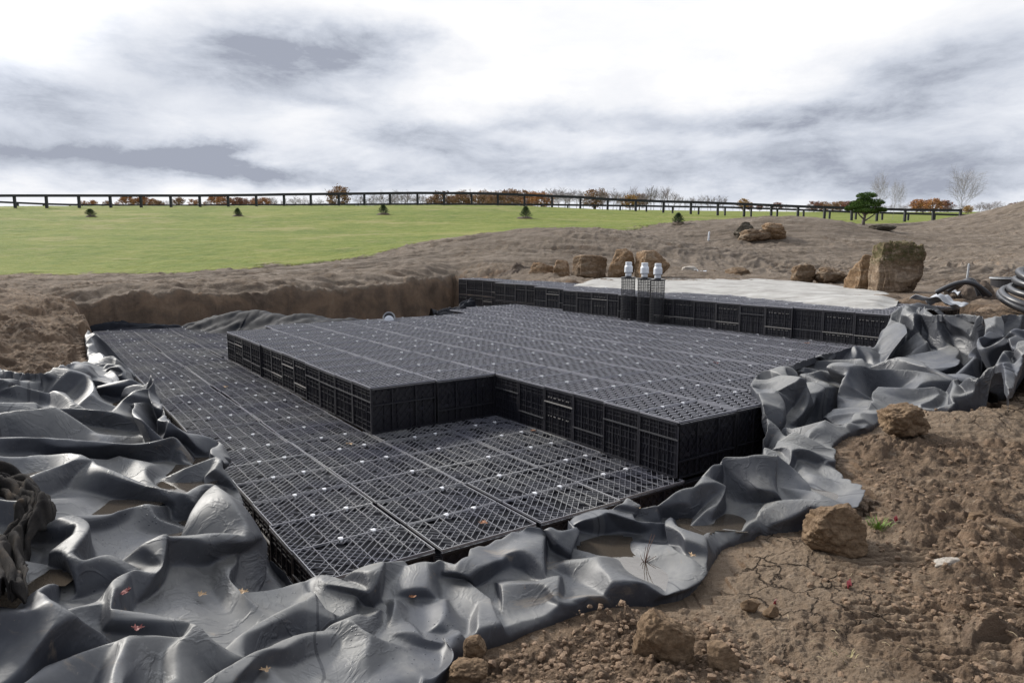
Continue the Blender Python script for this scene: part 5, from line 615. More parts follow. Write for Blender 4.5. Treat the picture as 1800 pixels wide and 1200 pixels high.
7,9,6,3,10,10,4,5,5,4,1,5,0,1,5,0,0,2,4,10,13,7,3,26,2,2,3,3,3,6,5,3,4,10,20,11,0,6,1,1,10,3,4,7,25,11,18,14,8,2,2,20,1,7,33,25,11,16,19,19,6,6,358,13,13,2,21,15,92,42,40,69,5,0,2,2,33,17,15,0,29,16,10,6,6,8,10,2,0,4,0,0,2,0,0,1,0,0,1,5,4,11,7,8,9,8,5,8,4,1,8,2,4,16,1,6,10,1,13,7,4,6,6,0,1,8,1,1,0,0,4,1,1,8,7,1,0,6,3,2,10,9,2,6,2,2,1,0,0,2,1,2,0,8,9,1,5,0,2,0,1,0,8,1,7,6,3,9,4,0,9,0,0,6,5,23,6,6,22,11,1,1,9,2,2,0,0,4,2,0,0,3,5,0,9,5,5,5,10,12,18,0,1,12,5,17,12,4,4,1,5,2,10,0,2,0,2,3,3,2,2,1,5,1,8,15,3,6,11,3,1,0,0,0,0,0,0,2,0,0,8,2,2,22,14,7,2,8,49,1,1,0,0,3,0,2,4,1,10,6,1,6,15,0,33,12,10,14,21,19,4,4,354,11,11,2,21,15,70,44,24,49,2,2,13,1,6,10,1,10,1,4,15,7,2,0,1,1,1,1,0,0,2,0,0,0,0,2,2,0,1,2,0,0,15,5,4,11,7,6,7,6,3,6,4,0,4,13,9,9,12,26,46,25,13,22,30,9,17,1,0,1,0,8,0,4,8,9,0,0,9,3,3,9,11,17,17,14,0,12,4,2,8,0,4,14,9,12,20,3,2,4,5,2,2,0,0,0,4,1,1,10,9,9,4,2,11,1,11,0,0,12,7,0,7,7,0,6,2,2,6,4,5,1,13,0,1,1,6,8,14,0,1,6,0,0,2,0,0,0,1,7,6,5,3,12,3,4,8,0,0,1,2,1,1,15,7,6,15,5,0,8,2,2,4,2,0,8,2,3,12,4,3,10,4,15,13,0,37,0,0,0,1,1,5,5,7,9,5,5,7,0,13,9,21,42,0,54,5,16,25,1,32,12,12,348,11,11,2,11,11,2,11,3,52,36,46,77,2,17,0,2,11,24,0,0,10,7,20,8,2,1,0,4,11,5,2,5,5,3,0,13,0,1,1,0,0,4,2,0,4,0,2,12,1,3,15,3,4,9,9,6,9,1,1,1,16,14,28,43,37,36,30,6,1,3,2,1,3,1,2,20,20,15,2,2,23,3,5,9,13,11,11,4,6,3,15,8,9,9,2,2,1,0,2,2,0,0,16,1,0,18,3,12,8,7,40,0,2,2,5,4,4,6,0,13,1,3,1,2,4,5,3,3,3,4,8,4,1,6,10,2,0,2,1,0,1,0,0,0,2,2,0,1,0,1,0,8,3,2,3,2,5,17,18,1,1,0,5,6,10,5,2,4,15,17,1,12,4,0,8,4,1,8,4,7,6,2,7,0,2,23,11,1,19,15,13,9,9,5,3,17,15,2,3,5,13,8,0,5,16,16,8,64,26,42,49,1,2,10,10,344,13,13,2,21,9,40,22,12,16,28,22,81,0,7,6,5,22,13,4,19,12,0,5,24,0,4,10,1,8,2,0,1,0,2,3,3,2,5,7,1,0,9,1,1,5,3,2,3,4,1,10,2,2,18,1,0,2,0,0,0,2,0,0,3,2,0,5,13,6,0,0,2,13,6,18,22,8,17,0,4,29,9,7,13,5,3,5,0,0,3,8,6,2,3,1,4,2,0,2,3,0,0,2,0,0,2,0,2,6,7,10,2,5,1,13,5,13,5,4,0,18,8,26,4,4,4,0,6,5,0,2,2,1,8,16,3,4,10,7,0,8,8,1,7,6,3,9,2,0,5,0,0,0,1,4,3,5,10,5,2,0,0,11,19,38,1,0,1,0,0,0,1,11,0,14,6,7,6,4,9,2,1,15,5,2,19,11,1,19,29,13,9,23,21,2,9,5,2,28,8,13,26,16,10,22,12,14,22,18,42,39,17,5,10,10,338,13,13,2,25,19,42,50,30,51,2,2,3,1,4,20,1,0,13,0,2,7,0,2,3,4,11,12,1,4,18,1,8,6,1,4,2,2,5,1,2,5,5,0,0,1,0,0,5,0,1,3,5,2,11,1,2,5,5,0,3,3,0,3,6,0,6,6,21,30,0,4,4,0,0,2,4,8,9,5,1,17,15,3,11,0,0,5,3,1,1,12,8,4,8,4,10,2,1,8,0,1,1,0,0,0,1,2,1,1,0,0,2,7,6,2,2,3,3,1,0,9,7,7,29,0,9,36,30,1,10,7,18,0,10,36,5,2,8,1,0,2,2,0,1,7,2,6,12,7,7,4,1,11,21,21,14,7,7,0,22,8,11,10,12,7,1,12,7,7,7,30,13,25,27,28,28,4,1,0,5,1,2,17,11,3,19,19,7,17,45,19,4,9,5,12,34,14,15,58,24,16,1,1,6,16,20,16,15,9,26,25,21,5,18,18,332,17,17,2,27,39,36,50,40,29,5,1,5,5,6,17,4,0,6,6,2,14,1,8,17,0,12,9,2,15,6,2,7,22,0,6,10,1,6,2,1,2,0,2,5,1,1,0,6,5,2,8,5,2,6,3,0,2,5,1,4,0,2,0,10,1,5,12,11,25,9,15,8,6,8,1,2,4,9,9,1,21,13,1,9,7,3,1,2,0,0,12,6,4,10,6,8,8,2,12,2,1,2,0,2,4,0,0,3,1,1,1,1,0,5,3,12,7,0,5,2,10,12,22,1,9,5,0,11,9,23,38,29,12,17,8,2,0,8,8,2,12,2,0,12,1,1,18,3,0,12,23,8,10,7,1,2,18,20,39,14,9,10,3,43,16,0,0,4,2,0,0,10,6,29,4,14,2,9,14,21,13,1,23,51,29,9,11,1,7,8,0,0,6,3,14,68,20,10,2,0,8,7,8,15,4,8,32,23,27,20,5,5,3,25,53,22,40,50,11,0,2,9,1,4,18,0,2,4,0,1,1,4,0,7,1,1,17,2,10,9,0,0,1,2,11,10,1,4,16,0,2,4,2,5,1,3,12,8,9,2,12,11,3,8,0,0,0,2,0,1,10,2,5,12,11,19,25,19,25,8,3,24,11,3,10,28,24,9,23,3,35,17,5,3,0,0,0,12,4,0,12,4,6,10,4,8,8,2,10,1,1,2,2,2,2,1,1,3,0,0,2,2,0,2,0,2,0,7,6,15,0,2,1,8,3,16,2,4,2,0,0,0,11,3,19,9,16,25,19,3,9,9,3,6,8,2,10,22,2,12,14,0,12,8,2,20,1,4,4,6,4,2,4,3,1,1,5,1,1,3,0,21,4,33,33,5,9,41,11,24,2,3,29,18,9,15,8,0,8,2,2,6,4,0,4,68,24,28,17,2,31,4,6,34,21,27,22,5,5,3,12,7,10,3,14,21,9,0,13,7,0,3,10,3,4,10,1,12,2,1,6,2,2,2,0,4,3,0,12,7,2,13,4,2,3,16,1,6,8,0,4,2,5,6,10,13,7,14,4,2,1,8,0,7,6,1,7,0,13,23,29,17,9,12,4,2,1,5,12,20,28,1,0,10,3,1,5,7,5,7,5,5,5,1,6,4,4,4,2,6,2,0,4,0,2,6,2,0,0,1,0,3,2,0,4,0,0,14,1,0,2,2,1,5,1,1,11,7,16,17,8,11,10,8,8,8,1,2,4,0,0,0,21,14,21,0,0,0,7,1,3,1,1,5,9,0,9,0,0,3,8,0,3,28,5,16,10,19,42,5,5,2,3,52,13,49,15,35,15,39,0,7,3,2,6,12,9,6,1,0,7,6,8,56,28,2,20,4,40,0,23,7,13,6,19,
15,19,36,1,1,5,6,6,22,1,1,2,6,1,3,0,9,23,7,2,11,3,2,5,4,0,4,8,0,14,0,0,1,0,10,5,0,0,0,2,13,12,1,1,3,0,18,20,7,2,12,0,3,2,10,0,17,0,11,17,25,17,15,13,0,0,32,14,4,10,12,16,31,26,19,6,1,17,4,1,6,0,4,58,4,0,1,18,17,13,1,11,9,1,1,0,0,0,1,0,1,0,0,2,0,0,1,0,0,2,2,2,1,2,1,2,2,5,7,13,6,0,10,2,2,1,1,12,13,4,8,28,1,1,14,9,3,10,15,3,8,6,2,1,1,3,1,18,1,13,6,0,17,0,2,3,2,2,5,3,15,26,10,10,11,21,38,43,41,21,17,4,5,0,0,9,2,1,3,0,56,18,18,4,4,18,7,9,0,0,7,28,3,2,37,1,14,34,19,23,0,1,1,3,10,8,14,2,0,7,9,19,19,4,2,6,4,2,6,0,0,0,1,0,1,2,1,4,0,2,1,0,6,5,0,10,1,0,9,4,0,8,18,15,2,24,8,1,5,6,3,45,25,25,7,9,0,3,22,10,0,14,8,12,0,12,34,3,4,2,8,9,19,9,14,33,11,6,11,20,11,30,0,12,24,11,14,4,10,11,3,23,1,26,10,3,3,16,17,17,0,3,9,0,0,3,0,0,0,0,0,1,17,7,19,18,4,22,1,2,24,11,0,16,13,2,4,5,0,0,2,0,0,0,2,1,4,2,0,2,0,0,2,4,1,9,4,2,4,0,2,14,3,3,12,3,3,10,8,47,45,5,29,13,15,4,4,23,18,0,1,3,8,34,19,38,28,2,12,4,5,7,15,16,4,2,30,21,9,15,9,17,26,1,1,5,10,6,8,0,2,3,2,7,0,0,5,5,1,1,10,1,1,8,0,2,0,2,1,11,0,0,0,0,0,1,0,16,5,0,12,1,0,13,32,4,1,23,15,13,19,9,9,0,2,4,5,14,6,8,8,6,14,1,2,4,5,0,17,6,0,6,2,8,24,1,1,4,1,10,35,2,3,3,6,0,10,0,5,1,5,28,28,9,17,20,1,0,0,0,2,0,10,9,9,2,5,9,0,3,15,7,4,15,10,6,20,39,15,38,17,8,1,3,2,3,1,0,1,4,1,0,6,0,4,14,0,4,1,1,0,4,2,0,16,6,2,6,0,3,10,3,5,6,9,15,7,13,27,47,0,9,3,1,1,2,13,22,5,16,27,16,26,17,38,30,10,28,13,28,43,29,12,0,0,5,8,4,6,2,0,3,0,7,0,3,1,1,2,5,6,0,2,1,0,1,12,1,1,9,1,1,6,2,1,10,2,1,4,4,8,7,1,12,25,9,5,9,7,9,1,2,4,1,10,16,6,0,0,42,7,4,8,0,2,2,8,9,9,9,2,10,19,3,6,0,2,0,26,9,7,10,18,73,9,3,11,20,18,38,9,13,40,5,3,2,7,6,6,3,4,1,2,1,2,6,3,3,4,3,3,4,3,5,1,2,0,0,6,2,13,15,14,7,1,2,5,0,2,5,0,2,5,0,1,5,2,0,14,4,2,12,2,0,14,0,7,10,7,11,5,15,23,27,7,19,25,4,2,11,0,24,3,2,8,2,12,37,30,24,19,36,16,12,32,17,42,47,19,7,0,0,5,8,6,4,2,3,7,3,3,4,2,1,0,5,6,15,5,2,5,3,0,3,12,21,40,2,0,0,0,6,9,2,6,9,3,6,5,0,2,1,7,13,5,2,6,0,2,2,0,8,12,20,13,10,19,20,15,30,3,5,7,9,10,30,17,9,10,12,4,3,2,0,1,15,6,6,2,3,6,32,17,27,5,2,2,13,11,2,16,28,3,7,4,10,5,6,4,3,2,0,2,3,0,4,3,1,6,3,7,4,0,5,1,8,5,2,5,4,3,5,10,3,1,2,1,1,2,1,2,4,0,1,0,2,2,0,8,1,5,6,7,21,21,17,21,25,0,5,15,4,4,15,4,18,2,2,17,12,6,15,32,14,11,30,10,16,8,7,26,27,11,2,0,0,5,8,6,4,0,3,7,8,7,4,5,2,2,1,0,3,1,0,3,3,4,7,7,14,5,7,2,3,27,0,9,0,0,9,22,9,2,12,5,12,8,20,20,2,5,1,0,3,1,7,3,11,8,1,8,7,6,3,12,0,40,17,17,20,22,8,21,0,1,13,3,1,13,17,9,13,12,11,12,10,10,34,1,2,2,4,22,11,4,3,1,7,3,20,5,4,4,3,6,0,1,2,0,0,1,0,6,3,1,4,3,9,4,6,7,0,1,2,1,5,6,0,0,2,1,0,2,0,1,0,0,2,0,6,0,15,5,3,25,25,13,11,37,7,18,9,6,8,1,2,1,10,3,15,18,2,13,36,8,3,24,8,24,1,7,40,0,2,3,27,1,21,0,0,5,51,21,9,34,15,10,22,26,4,4,14,16,0,0,3,0,1,5,0,3,9,13,14,21,23,1,7,6,4,2,7,2,3,7,2,7,14,7,1,30,1,20,1,10,10,2,3,3,0,0,6,4,15,20,15,19,16,1,0,2,14,18,43,7,1,9,9,3,3,9,5,1,12,6,0,3,6,3,19,10,3,3,0,0,14,4,3,2,4,2,14,0,6,24,23,38,3,6,22,7,10,6,0,2,2,1,1,1,6,1,5,4,4,7,1,6,5,0,7,4,0,1,2,2,2,0,2,2,3,0,2,7,5,13,23,19,13,9,23,15,10,14,12,13,2,2,3,2,2,0,12,8,1,22,12,16,8,6,20,1,3,32,2,8,29,33,21,0,0,0,5,2,15,9,9,2,40,27,22,10,2,0,0,2,0,0,6,0,0,18,7,1,2,0,3,16,4,21,7,7,27,11,4,9,5,4,1,3,4,1,10,9,0,14,12,12,1,4,2,8,1,24,7,33,6,4,6,1,27,0,37,4,2,0,3,1,0,2,2,1,6,2,1,0,0,0,25,16,1,3,0,0,0,0,5,4,0,5,14,4,0,16,3,4,0,0,2,18,15,22,4,2,28,7,12,14,3,4,4,4,3,3,4,0,7,4,4,5,0,0,2,0,0,1,1,2,7,0,2,11,3,0,13,17,33,5,7,7,0,10,16,9,4,4,0,2,2,0,10,12,4,8,6,10,8,2,22,2,0,30,0,4,43,35,25,14,0,0,5,3,13,15,4,6,1,8,2,22,1,4,14,5,0,12,5,2,6,27,8,2,11,1,1,2,2,0,40,5,0,14,9,21,7,1,31,11,8,9,0,1,2,3,0,3,16,24,18,8,11,16,0,3,0,5,12,7,0,3,5,21,25,15,6,4,0,6,0,2,10,6,8,6,4,14,0,1,1,0,2,3,0,0,0,2,0,7,4,3,1,25,10,21,7,14,4,6,11,0,12,13,8,10,5,26,3,10,26,1,2,0,4,0,3,2,5,0,4,14,11,1,4,9,0,2,7,3,0,9,1,1,5,9,22,4,0,2,0,8,15,7,0,15,5,1,3,1,4,2,4,18,1,42,4,0,10,3,14,49,35,25,30,0,0,5,0,7,17,21,14,7,1,2,7,16,7,6,8,2,2,4,1,4,6,2,12,4,2,14,3,0,16,29,16,14,4,1,0,14,13,1,10,15,21,17,8,35,16,6,10,6,4,22,0,1,1,1,6,4,5,6,11,0,5,5,2,13,3,1,1,0,4,4,4,2,0,6,1,0,4,2,0,6,3,0,14,2,0,0,2,0,7,0,2,27,5,5,13,17,14,9,19,18,8,2,1,2,18,17,3,18,13,18,2,6,40,1,1,4,10,12,17,0,8,19,1,1,9,3,1,7,5,3,3,7,3,7,6,16,6,1,10,4,
0,2,0,10,13,1,1,15,3,20,2,36,3,4,7,7,1,1,23,15,4,0,0,5,12,2,8,5,2,9,3,3,19,19,4,13,3,0,1,0,2,3,6,2,3,8,0,5,10,0,10,14,9,38,17,12,36,13,12,0,0,1,0,12,5,0,16,9,21,2,0,3,1,0,0,3,8,2,1,4,15,0,11,5,0,5,2,2,2,4,2,0,10,1,1,8,0,0,8,1,0,2,6,2,13,3,1,13,7,3,13,3,1,3,16,2,10,5,2,9,21,12,9,11,12,2,19,10,14,16,15,15,10,5,0,10,1,2,6,2,1,8,1,0,0,2,0,1,1,1,9,7,7,5,5,0,9,9,0,12,10,1,16,34,12,2,0,0,1,0,2,9,4,1,12,9,4,37,9,5,26,17,32,0,0,5,10,2,4,2,0,0,0,2,4,0,3,13,1,0,9,0,0,0,1,0,0,0,0,2,0,0,5,5,6,7,4,1,14,5,4,46,9,12,2,1,4,1,2,3,2,22,15,27,0,2,1,3,12,0,3,7,15,2,9,0,0,1,2,4,2,8,0,3,10,0,2,4,0,0,3,0,0,9,3,1,5,5,1,9,8,2,10,4,2,8,1,1,16,0,3,6,0,1,0,5,2,43,23,14,17,45,16,24,10,13,21,1,0,0,2,0,3,14,0,5,30,3,1,11,9,1,13,13,6,0,0,1,14,10,3,20,4,8,10,4,8,7,30,4,4,0,1,0,4,1,19,8,4,44,37,24,35,11,2,1,2,5,12,2,3,2,1,2,1,3,3,0,0,1,2,0,4,1,0,2,0,1,10,3,3,14,3,1,12,3,1,0,4,1,9,8,4,13,2,8,10,5,8,10,3,4,2,2,17,5,4,10,15,0,12,7,1,19,13,3,13,8,6,20,1,0,0,2,0,2,3,2,1,4,1,0,1,7,3,11,3,1,5,12,6,16,2,2,14,5,7,20,7,5,6,3,1,2,18,4,13,1,4,10,10,1,25,17,6,37,55,16,1,16,1,7,16,7,1,18,15,2,17,4,7,3,1,0,2,1,2,6,4,2,16,6,4,20,0,12,21,15,15,6,8,0,20,38,26,1,7,10,6,49,26,33,20,17,1,2,7,10,0,5,2,1,4,0,0,0,0,0,1,0,1,10,1,1,14,5,5,14,7,3,10,0,0,1,8,2,13,10,2,19,5,0,27,13,1,11,3,4,1,16,13,24,3,16,44,21,3,8,26,4,51,0,5,0,0,3,2,4,14,6,2,2,0,1,2,3,0,1,2,0,0,5,3,1,1,6,4,10,0,3,16,3,3,12,5,5,6,6,4,5,2,1,35,27,11,17,3,0,1,15,1,6,8,4,5,34,4,4,4,5,6,1,2,5,19,14,13,15,3,1,7,13,6,12,14,9,16,4,1,12,2,2,2,1,2,8,10,6,8,12,12,8,1,26,11,25,18,23,2,17,1,2,5,6,2,11,6,5,6,1,1,3,2,4,14,1,3,12,7,7,16,1,0,4,4,4,5,4,4,11,2,1,27,7,0,17,13,5,5,6,0,6,8,13,36,19,2,26,1,6,2,30,6,19,25,21,15,4,0,1,16,26,11,8,10,10,2,1,6,3,0,9,0,2,0,1,1,3,2,4,6,2,1,12,5,11,20,1,0,0,10,14,19,21,13,33,21,11,4,10,4,5,9,1,0,10,2,1,26,0,14,6,1,6,7,6,15,11,2,7,17,3,5,5,1,0,0,4,5,22,6,1,12,2,4,4,2,6,11,4,7,20,6,18,10,1,44,43,41,6,14,4,0,3,22,21,5,6,3,6,1,17,6,9,6,4,6,12,0,0,6,5,9,14,0,4,0,4,2,5,4,4,15,13,3,25,23,7,9,0,1,2,22,4,10,10,3,24,7,11,12,6,12,19,1,0,1,2,0,2,5,9,4,6,6,1,6,16,4,0,2,2,1,0,7,2,0,4,1,0,5,3,0,3,6,2,10,0,5,16,2,6,3,1,2,9,19,13,25,2,2,2,16,16,16,7,11,5,0,5,7,1,1,3,3,2,5,2,3,0,13,2,7,15,1,1,21,7,12,2,0,2,48,14,15,16,4,10,6,0,12,2,1,8,0,2,14,3,0,22,41,33,0,34,28,12,17,1,31,5,6,5,1,80,13,16,83,2,0,0,26,0,0,5,2,3,0,2,4,15,11,2,21,33,21,5,1,0,2,26,4,6,12,0,14,6,1,16,7,3,16,10,18,21,19,4,27,6,3,1,10,15,24,4,26,6,1,15,2,2,10,10,0,0,2,1,1,9,0,0,3,3,0,9,4,4,8,2,0,8,0,5,6,1,4,9,11,1,21,1,1,0,8,10,8,6,0,10,3,12,16,4,11,11,1,11,13,13,3,15,1,2,3,23,9,0,0,0,1,24,16,0,28,2,38,2,7,1,1,0,2,1,0,4,1,0,6,1,0,10,41,23,8,28,28,6,11,11,29,9,10,3,15,78,29,46,93,26,13,8,4,19,6,29,25,15,3,9,5,2,26,20,5,30,1,18,7,11,52,9,2,6,4,1,1,20,1,29,7,2,29,5,3,1,1,2,0,2,2,2,10,14,16,3,10,0,13,1,42,3,1,2,8,3,1,10,5,9,4,1,15,2,1,5,0,0,3,1,4,1,5,4,11,5,7,7,6,10,8,4,4,6,5,0,7,10,0,22,5,10,8,2,0,0,6,13,13,19,11,27,8,4,0,10,8,14,6,0,14,3,15,12,9,20,20,8,13,9,0,2,2,5,0,8,33,1,22,20,2,19,3,13,25,9,10,3,27,70,45,34,77,82,3,10,1,12,10,17,4,19,31,2,2,4,3,21,30,6,10,7,2,2,2,7,15,31,11,2,17,3,0,2,10,8,12,1,2,0,1,8,3,12,0,16,1,16,8,2,1,6,7,0,22,15,4,12,9,2,0,18,7,1,12,7,9,6,5,21,13,8,25,6,0,6,2,2,2,2,4,8,2,0,14,0,1,8,2,4,11,0,11,5,0,12,8,0,4,4,21,8,22,24,17,17,2,1,3,0,2,3,1,1,2,0,6,16,3,2,2,13,10,20,19,19,5,8,19,29,11,12,3,12,4,13,0,3,7,4,6,10,4,5,0,4,3,22,19,26,19,20,25,1,4,15,24,1,14,8,1,3,1,4,3,5,0,9,15,19,4,29,19,12,5,8,1,6,22,18,28,21,3,25,4,0,2,22,7,28,7,2,26,23,10,10,1,0,0,8,1,0,22,7,21,1,5,29,2,8,16,2,0,0,3,2,9,5,2,5,10,1,16,13,12,22,14,13,9,23,6,24,22,0,17,4,11,1,2,1,1,0,0,1,2,12,2,8,6,5,27,7,22,11,31,17,9,10,3,13,42,67,40,39,78,9,13,27,0,16,6,11,2,13,10,1,6,9,16,6,12,15,1,11,6,44,15,6,2,6,5,0,8,1,0,10,7,5,0,9,43,31,2,15,11,0,2,24,14,2,6,0,4,5,2,3,24,7,10,6,1,28,15,6,24,11,4,4,3,0,0,14,5,3,8,0,5,2,2,7,2,1,11,0,0,11,9,2,9,10,7,36,21,12,16,16,4,13,6,7,5,2,9,6,0,1,3,6,10,6,1,10,9,25,35,1,9,10,5,2,22,73,6,2,96,10,19,15,0,5,16,1,0,31,9,12,5,0,0,1,8,9,8,3,6,34,25,12,8,1,0,1,2,0,0,10,5,2,24,9,19,0,3,19,3,1,3,7,4,9,9,6,7,9,4,0,14,5,2,16,5,14,1,0,38,7,6,8,1,0,0,3,0,
2,0,0,2,2,0,1,16,9,19,7,9,16,8,18,27,1,4,12,3,0,4,4,7,0,1,7,4,6,8,2,5,10,18,15,27,33,9,10,3,18,21,7,0,28,12,9,0,23,10,9,38,7,4,37,5,8,2,6,7,2,6,0,4,2,2,22,21,10,20,9,2,0,3,0,0,2,0,0,22,5,5,12,7,21,0,1,15,7,2,7,9,4,7,7,4,0,0,0,4,18,13,8,8,1,26,11,14,22,4,0,5,4,3,5,2,1,7,5,8,10,9,13,47,1,1,1,20,1,18,2,2,32,0,1,1,3,1,6,11,2,6,3,3,23,7,8,5,20,6,67,11,4,98,6,33,31,5,12,15,8,2,18,15,22,15,39,5,1,12,0,7,26,5,2,16,0,18,7,8,34,13,6,4,9,4,0,1,0,0,14,3,0,18,7,13,2,7,21,5,0,11,3,2,5,2,0,0,4,3,2,2,1,4,0,0,4,5,5,5,7,5,5,11,5,0,7,1,1,38,24,26,2,3,20,15,15,12,14,4,15,11,15,3,1,52,2,3,21,33,2,5,26,7,8,5,8,27,2,10,20,2,3,5,16,5,1,12,1,2,1,6,20,39,27,7,17,11,6,2,2,0,1,16,1,0,28,5,30,5,8,22,17,8,8,13,4,0,1,0,0,32,15,5,8,9,23,7,2,17,1,4,5,1,0,0,2,0,2,3,1,3,15,19,3,4,4,2,6,4,0,18,0,44,17,5,16,5,0,2,22,16,15,4,1,15,0,2,0,5,3,9,0,12,6,13,5,6,16,23,0,5,6,3,12,15,5,2,10,10,2,1,2,3,2,17,11,1,15,0,0,2,4,6,4,9,2,5,3,0,1,3,2,1,6,7,2,14,1,6,10,4,18,3,10,24,11,6,10,13,10,0,22,23,3,6,11,25,5,4,19,19,18,11,12,9,2,0,1,2,8,22,24,0,23,13,10,10,22,7,6,15,0,2,2,6,27,18,0,2,5,1,0,1,0,6,0,4,4,8,5,4,24,10,5,53,27,4,30,16,25,0,5,6,5,8,21,11,4,10,10,23,0,27,11,0,0,6,0,0,18,6,6,14,2,18,2,5,18,0,2,0,17,11,33,21,20,11,1,0,1,6,0,3,12,1,2,26,3,26,9,12,36,35,16,2,30,25,10,12,7,11,2,5,43,43,8,19,7,0,4,46,13,22,1,26,44,4,1,5,4,0,15,0,2,3,0,15,2,1,2,9,7,7,9,6,30,16,19,4,24,15,13,14,28,31,7,18,22,19,29,4,3,5,6,5,6,44,57,1,37,92,8,4,17,4,13,21,1,1,5,4,0,14,3,3,12,2,2,5,5,3,23,2,4,0,7,0,7,5,2,3,7,0,3,6,0,3,7,4,1,22,17,16,8,18,36,59,20,8,4,0,6,30,15,12,26,2,21,6,5,23,27,20,19,24,17,20,1,1,10,3,1,14,2,2,5,1,11,9,1,1,7,4,8,18,21,1,30,15,15,1,42,22,15,5,14,2,19,21,15,7,8,3,14,15,11,2,2,0,2,10,8,1,1,1,0,9,18,4,4,5,3,4,21,1,5,7,6,8,10,0,1,18,0,0,8,1,9,21,5,2,7,1,2,9,15,16,15,14,0,6,16,5,48,23,0,28,23,18,5,6,0,2,32,19,7,10,11,25,19,22,33,5,1,1,5,0,4,20,27,26,4,12,12,2,6,14,23,9,26,5,0,3,24,28,17,16,9,89,31,13,76,7,8,5,6,28,69,6,19,98,4,1,9,2,15,15,2,1,2,1,2,19,5,3,13,8,8,12,0,3,34,1,0,2,7,11,31,4,4,8,4,1,14,0,2,6,6,0,1,2,0,0,6,12,7,3,5,10,7,6,8,7,2,6,21,18,4,16,11,1,10,1,11,4,0,15,2,0,2,15,33,5,12,22,12,25,5,40,12,8,1,12,10,21,3,0,5,15,9,11,7,8,3,12,25,13,0,0,0,10,14,10,25,6,31,2,0,0,20,2,20,2,1,26,1,3,6,0,0,21,3,11,7,0,4,32,5,1,8,2,1,0,4,2,7,0,1,2,1,3,0,5,6,45,11,3,3,16,1,16,8,8,20,7,22,20,7,2,6,2,0,3,4,29,43,7,44,4,8,7,4,8,13,30,0,2,0,0,2,7,3,1,4,13,5,13,14,21,1,7,8,5,12,20,65,1,11,100,5,2,3,16,17,29,0,1,1,7,7,24,0,0,0,6,10,27,13,17,15,14,18,14,1,0,3,0,9,16,1,3,10,5,0,12,4,0,5,2,18,27,3,7,7,5,7,5,15,6,5,1,0,1,4,1,4,3,5,3,10,0,6,20,28,24,13,8,25,39,3,13,38,5,2,10,1,16,8,3,26,6,7,14,21,22,98,3,11,111,14,17,1,7,8,3,14,17,9,4,2,6,2,6,2,0,0,0,0,0,0,0,0,0,13,13,21,4,10,6,8,2,18,0,0,3,0,1,2,3,6,11,3,2,7,11,4,7,12,1,12,2,10,12,0,17,7,11,5,11,5,2,1,5,0,1,22,6,14,6,3,26,37,13,26,38,4,23,4,32,43,63,2,59,0,2,11,10,3,18,14,1,24,44,19,68,29,40,98,4,25,101,16,19,1,7,8,5,6,25,17,0,4,4,12,12,14,0,0,1,3,8,13,2,1,4,2,8,14,0,1,3,9,15,32,8,5,23,13,16,31,7,0,3,3,2,1,6,1,6,12,5,6,6,6,8,0,3,0,4,4,22,7,0,16,4,11,21,17,11,26,9,0,4,24,16,7,15,8,14,10,6,7,22,9,45,13,2,11,3,4,2,5,0,5,13,10,7,30,1,40,29,42,84,12,51,83,7,8,3,4,36,47,10,45,74,13,8,10,14,9,11,4,1,23,15,4,27,2,2,2,12,10,20,4,9,6,11,6,28,10,3,17,0,1,11,3,1,11,5,0,9,11,8,5,20,1,16,1,4,0,0,0,2,2,19,24,1,6,6,0,12,29,17,2,15,12,7,8,2,0,2,7,7,7,8,26,20,2,21,36,1,1,0,8,0,23,5,6,23,11,4,13,12,12,26,11,11,8,7,8,3,10,5,15,10,1,18,13,12,28,9,2,6,6,1,3,16,13,21,0,1,11,0,6,1,0,0,0,3,4,22,0,0,1,2,7,11,1,0,13,2,7,10,5,2,13,6,16,8,2,1,8,0,5,4,13,10,26,4,1,5,4,17,35,15,10,17,1,0,0,16,10,14,2,2,22,4,13,8,0,0,0,1,2,6,9,3,10,0,4,2,30,57,111,33,58,80,9,10,3,5,26,45,22,33,36,0,0,1,4,0,12,0,4,14,0,3,1,1,13,11,15,22,27,6,1,2,8,3,12,4,0,22,1,4,4,2,13,11,0,4,3,11,7,17,12,16,22,5,21,16,6,14,9,3,0,15,9,11,11,10,16,14,2,0,2,0,0,2,2,0,8,0,0,4,0,1,1,0,1,2,5,1,16,4,4,7,1,4,5,13,1,7,11,12,3,6,1,17,6,3,0,6,1,4,4,3,2,5,20,34,4,13,9,0,5,19,1,4,7,5,2,7,9,0,3,20,3,32,1,3,5,1,0,5,4,4,8,1,1,12,1,13,2,15,4,39,9,5,3,24,14,18,6,4,18,0,0,0,0,1,6,1,0,0,0,0,7,6,1,5,3,4,1,1,2,2,2,1,4,1,0,4,15,0,3,
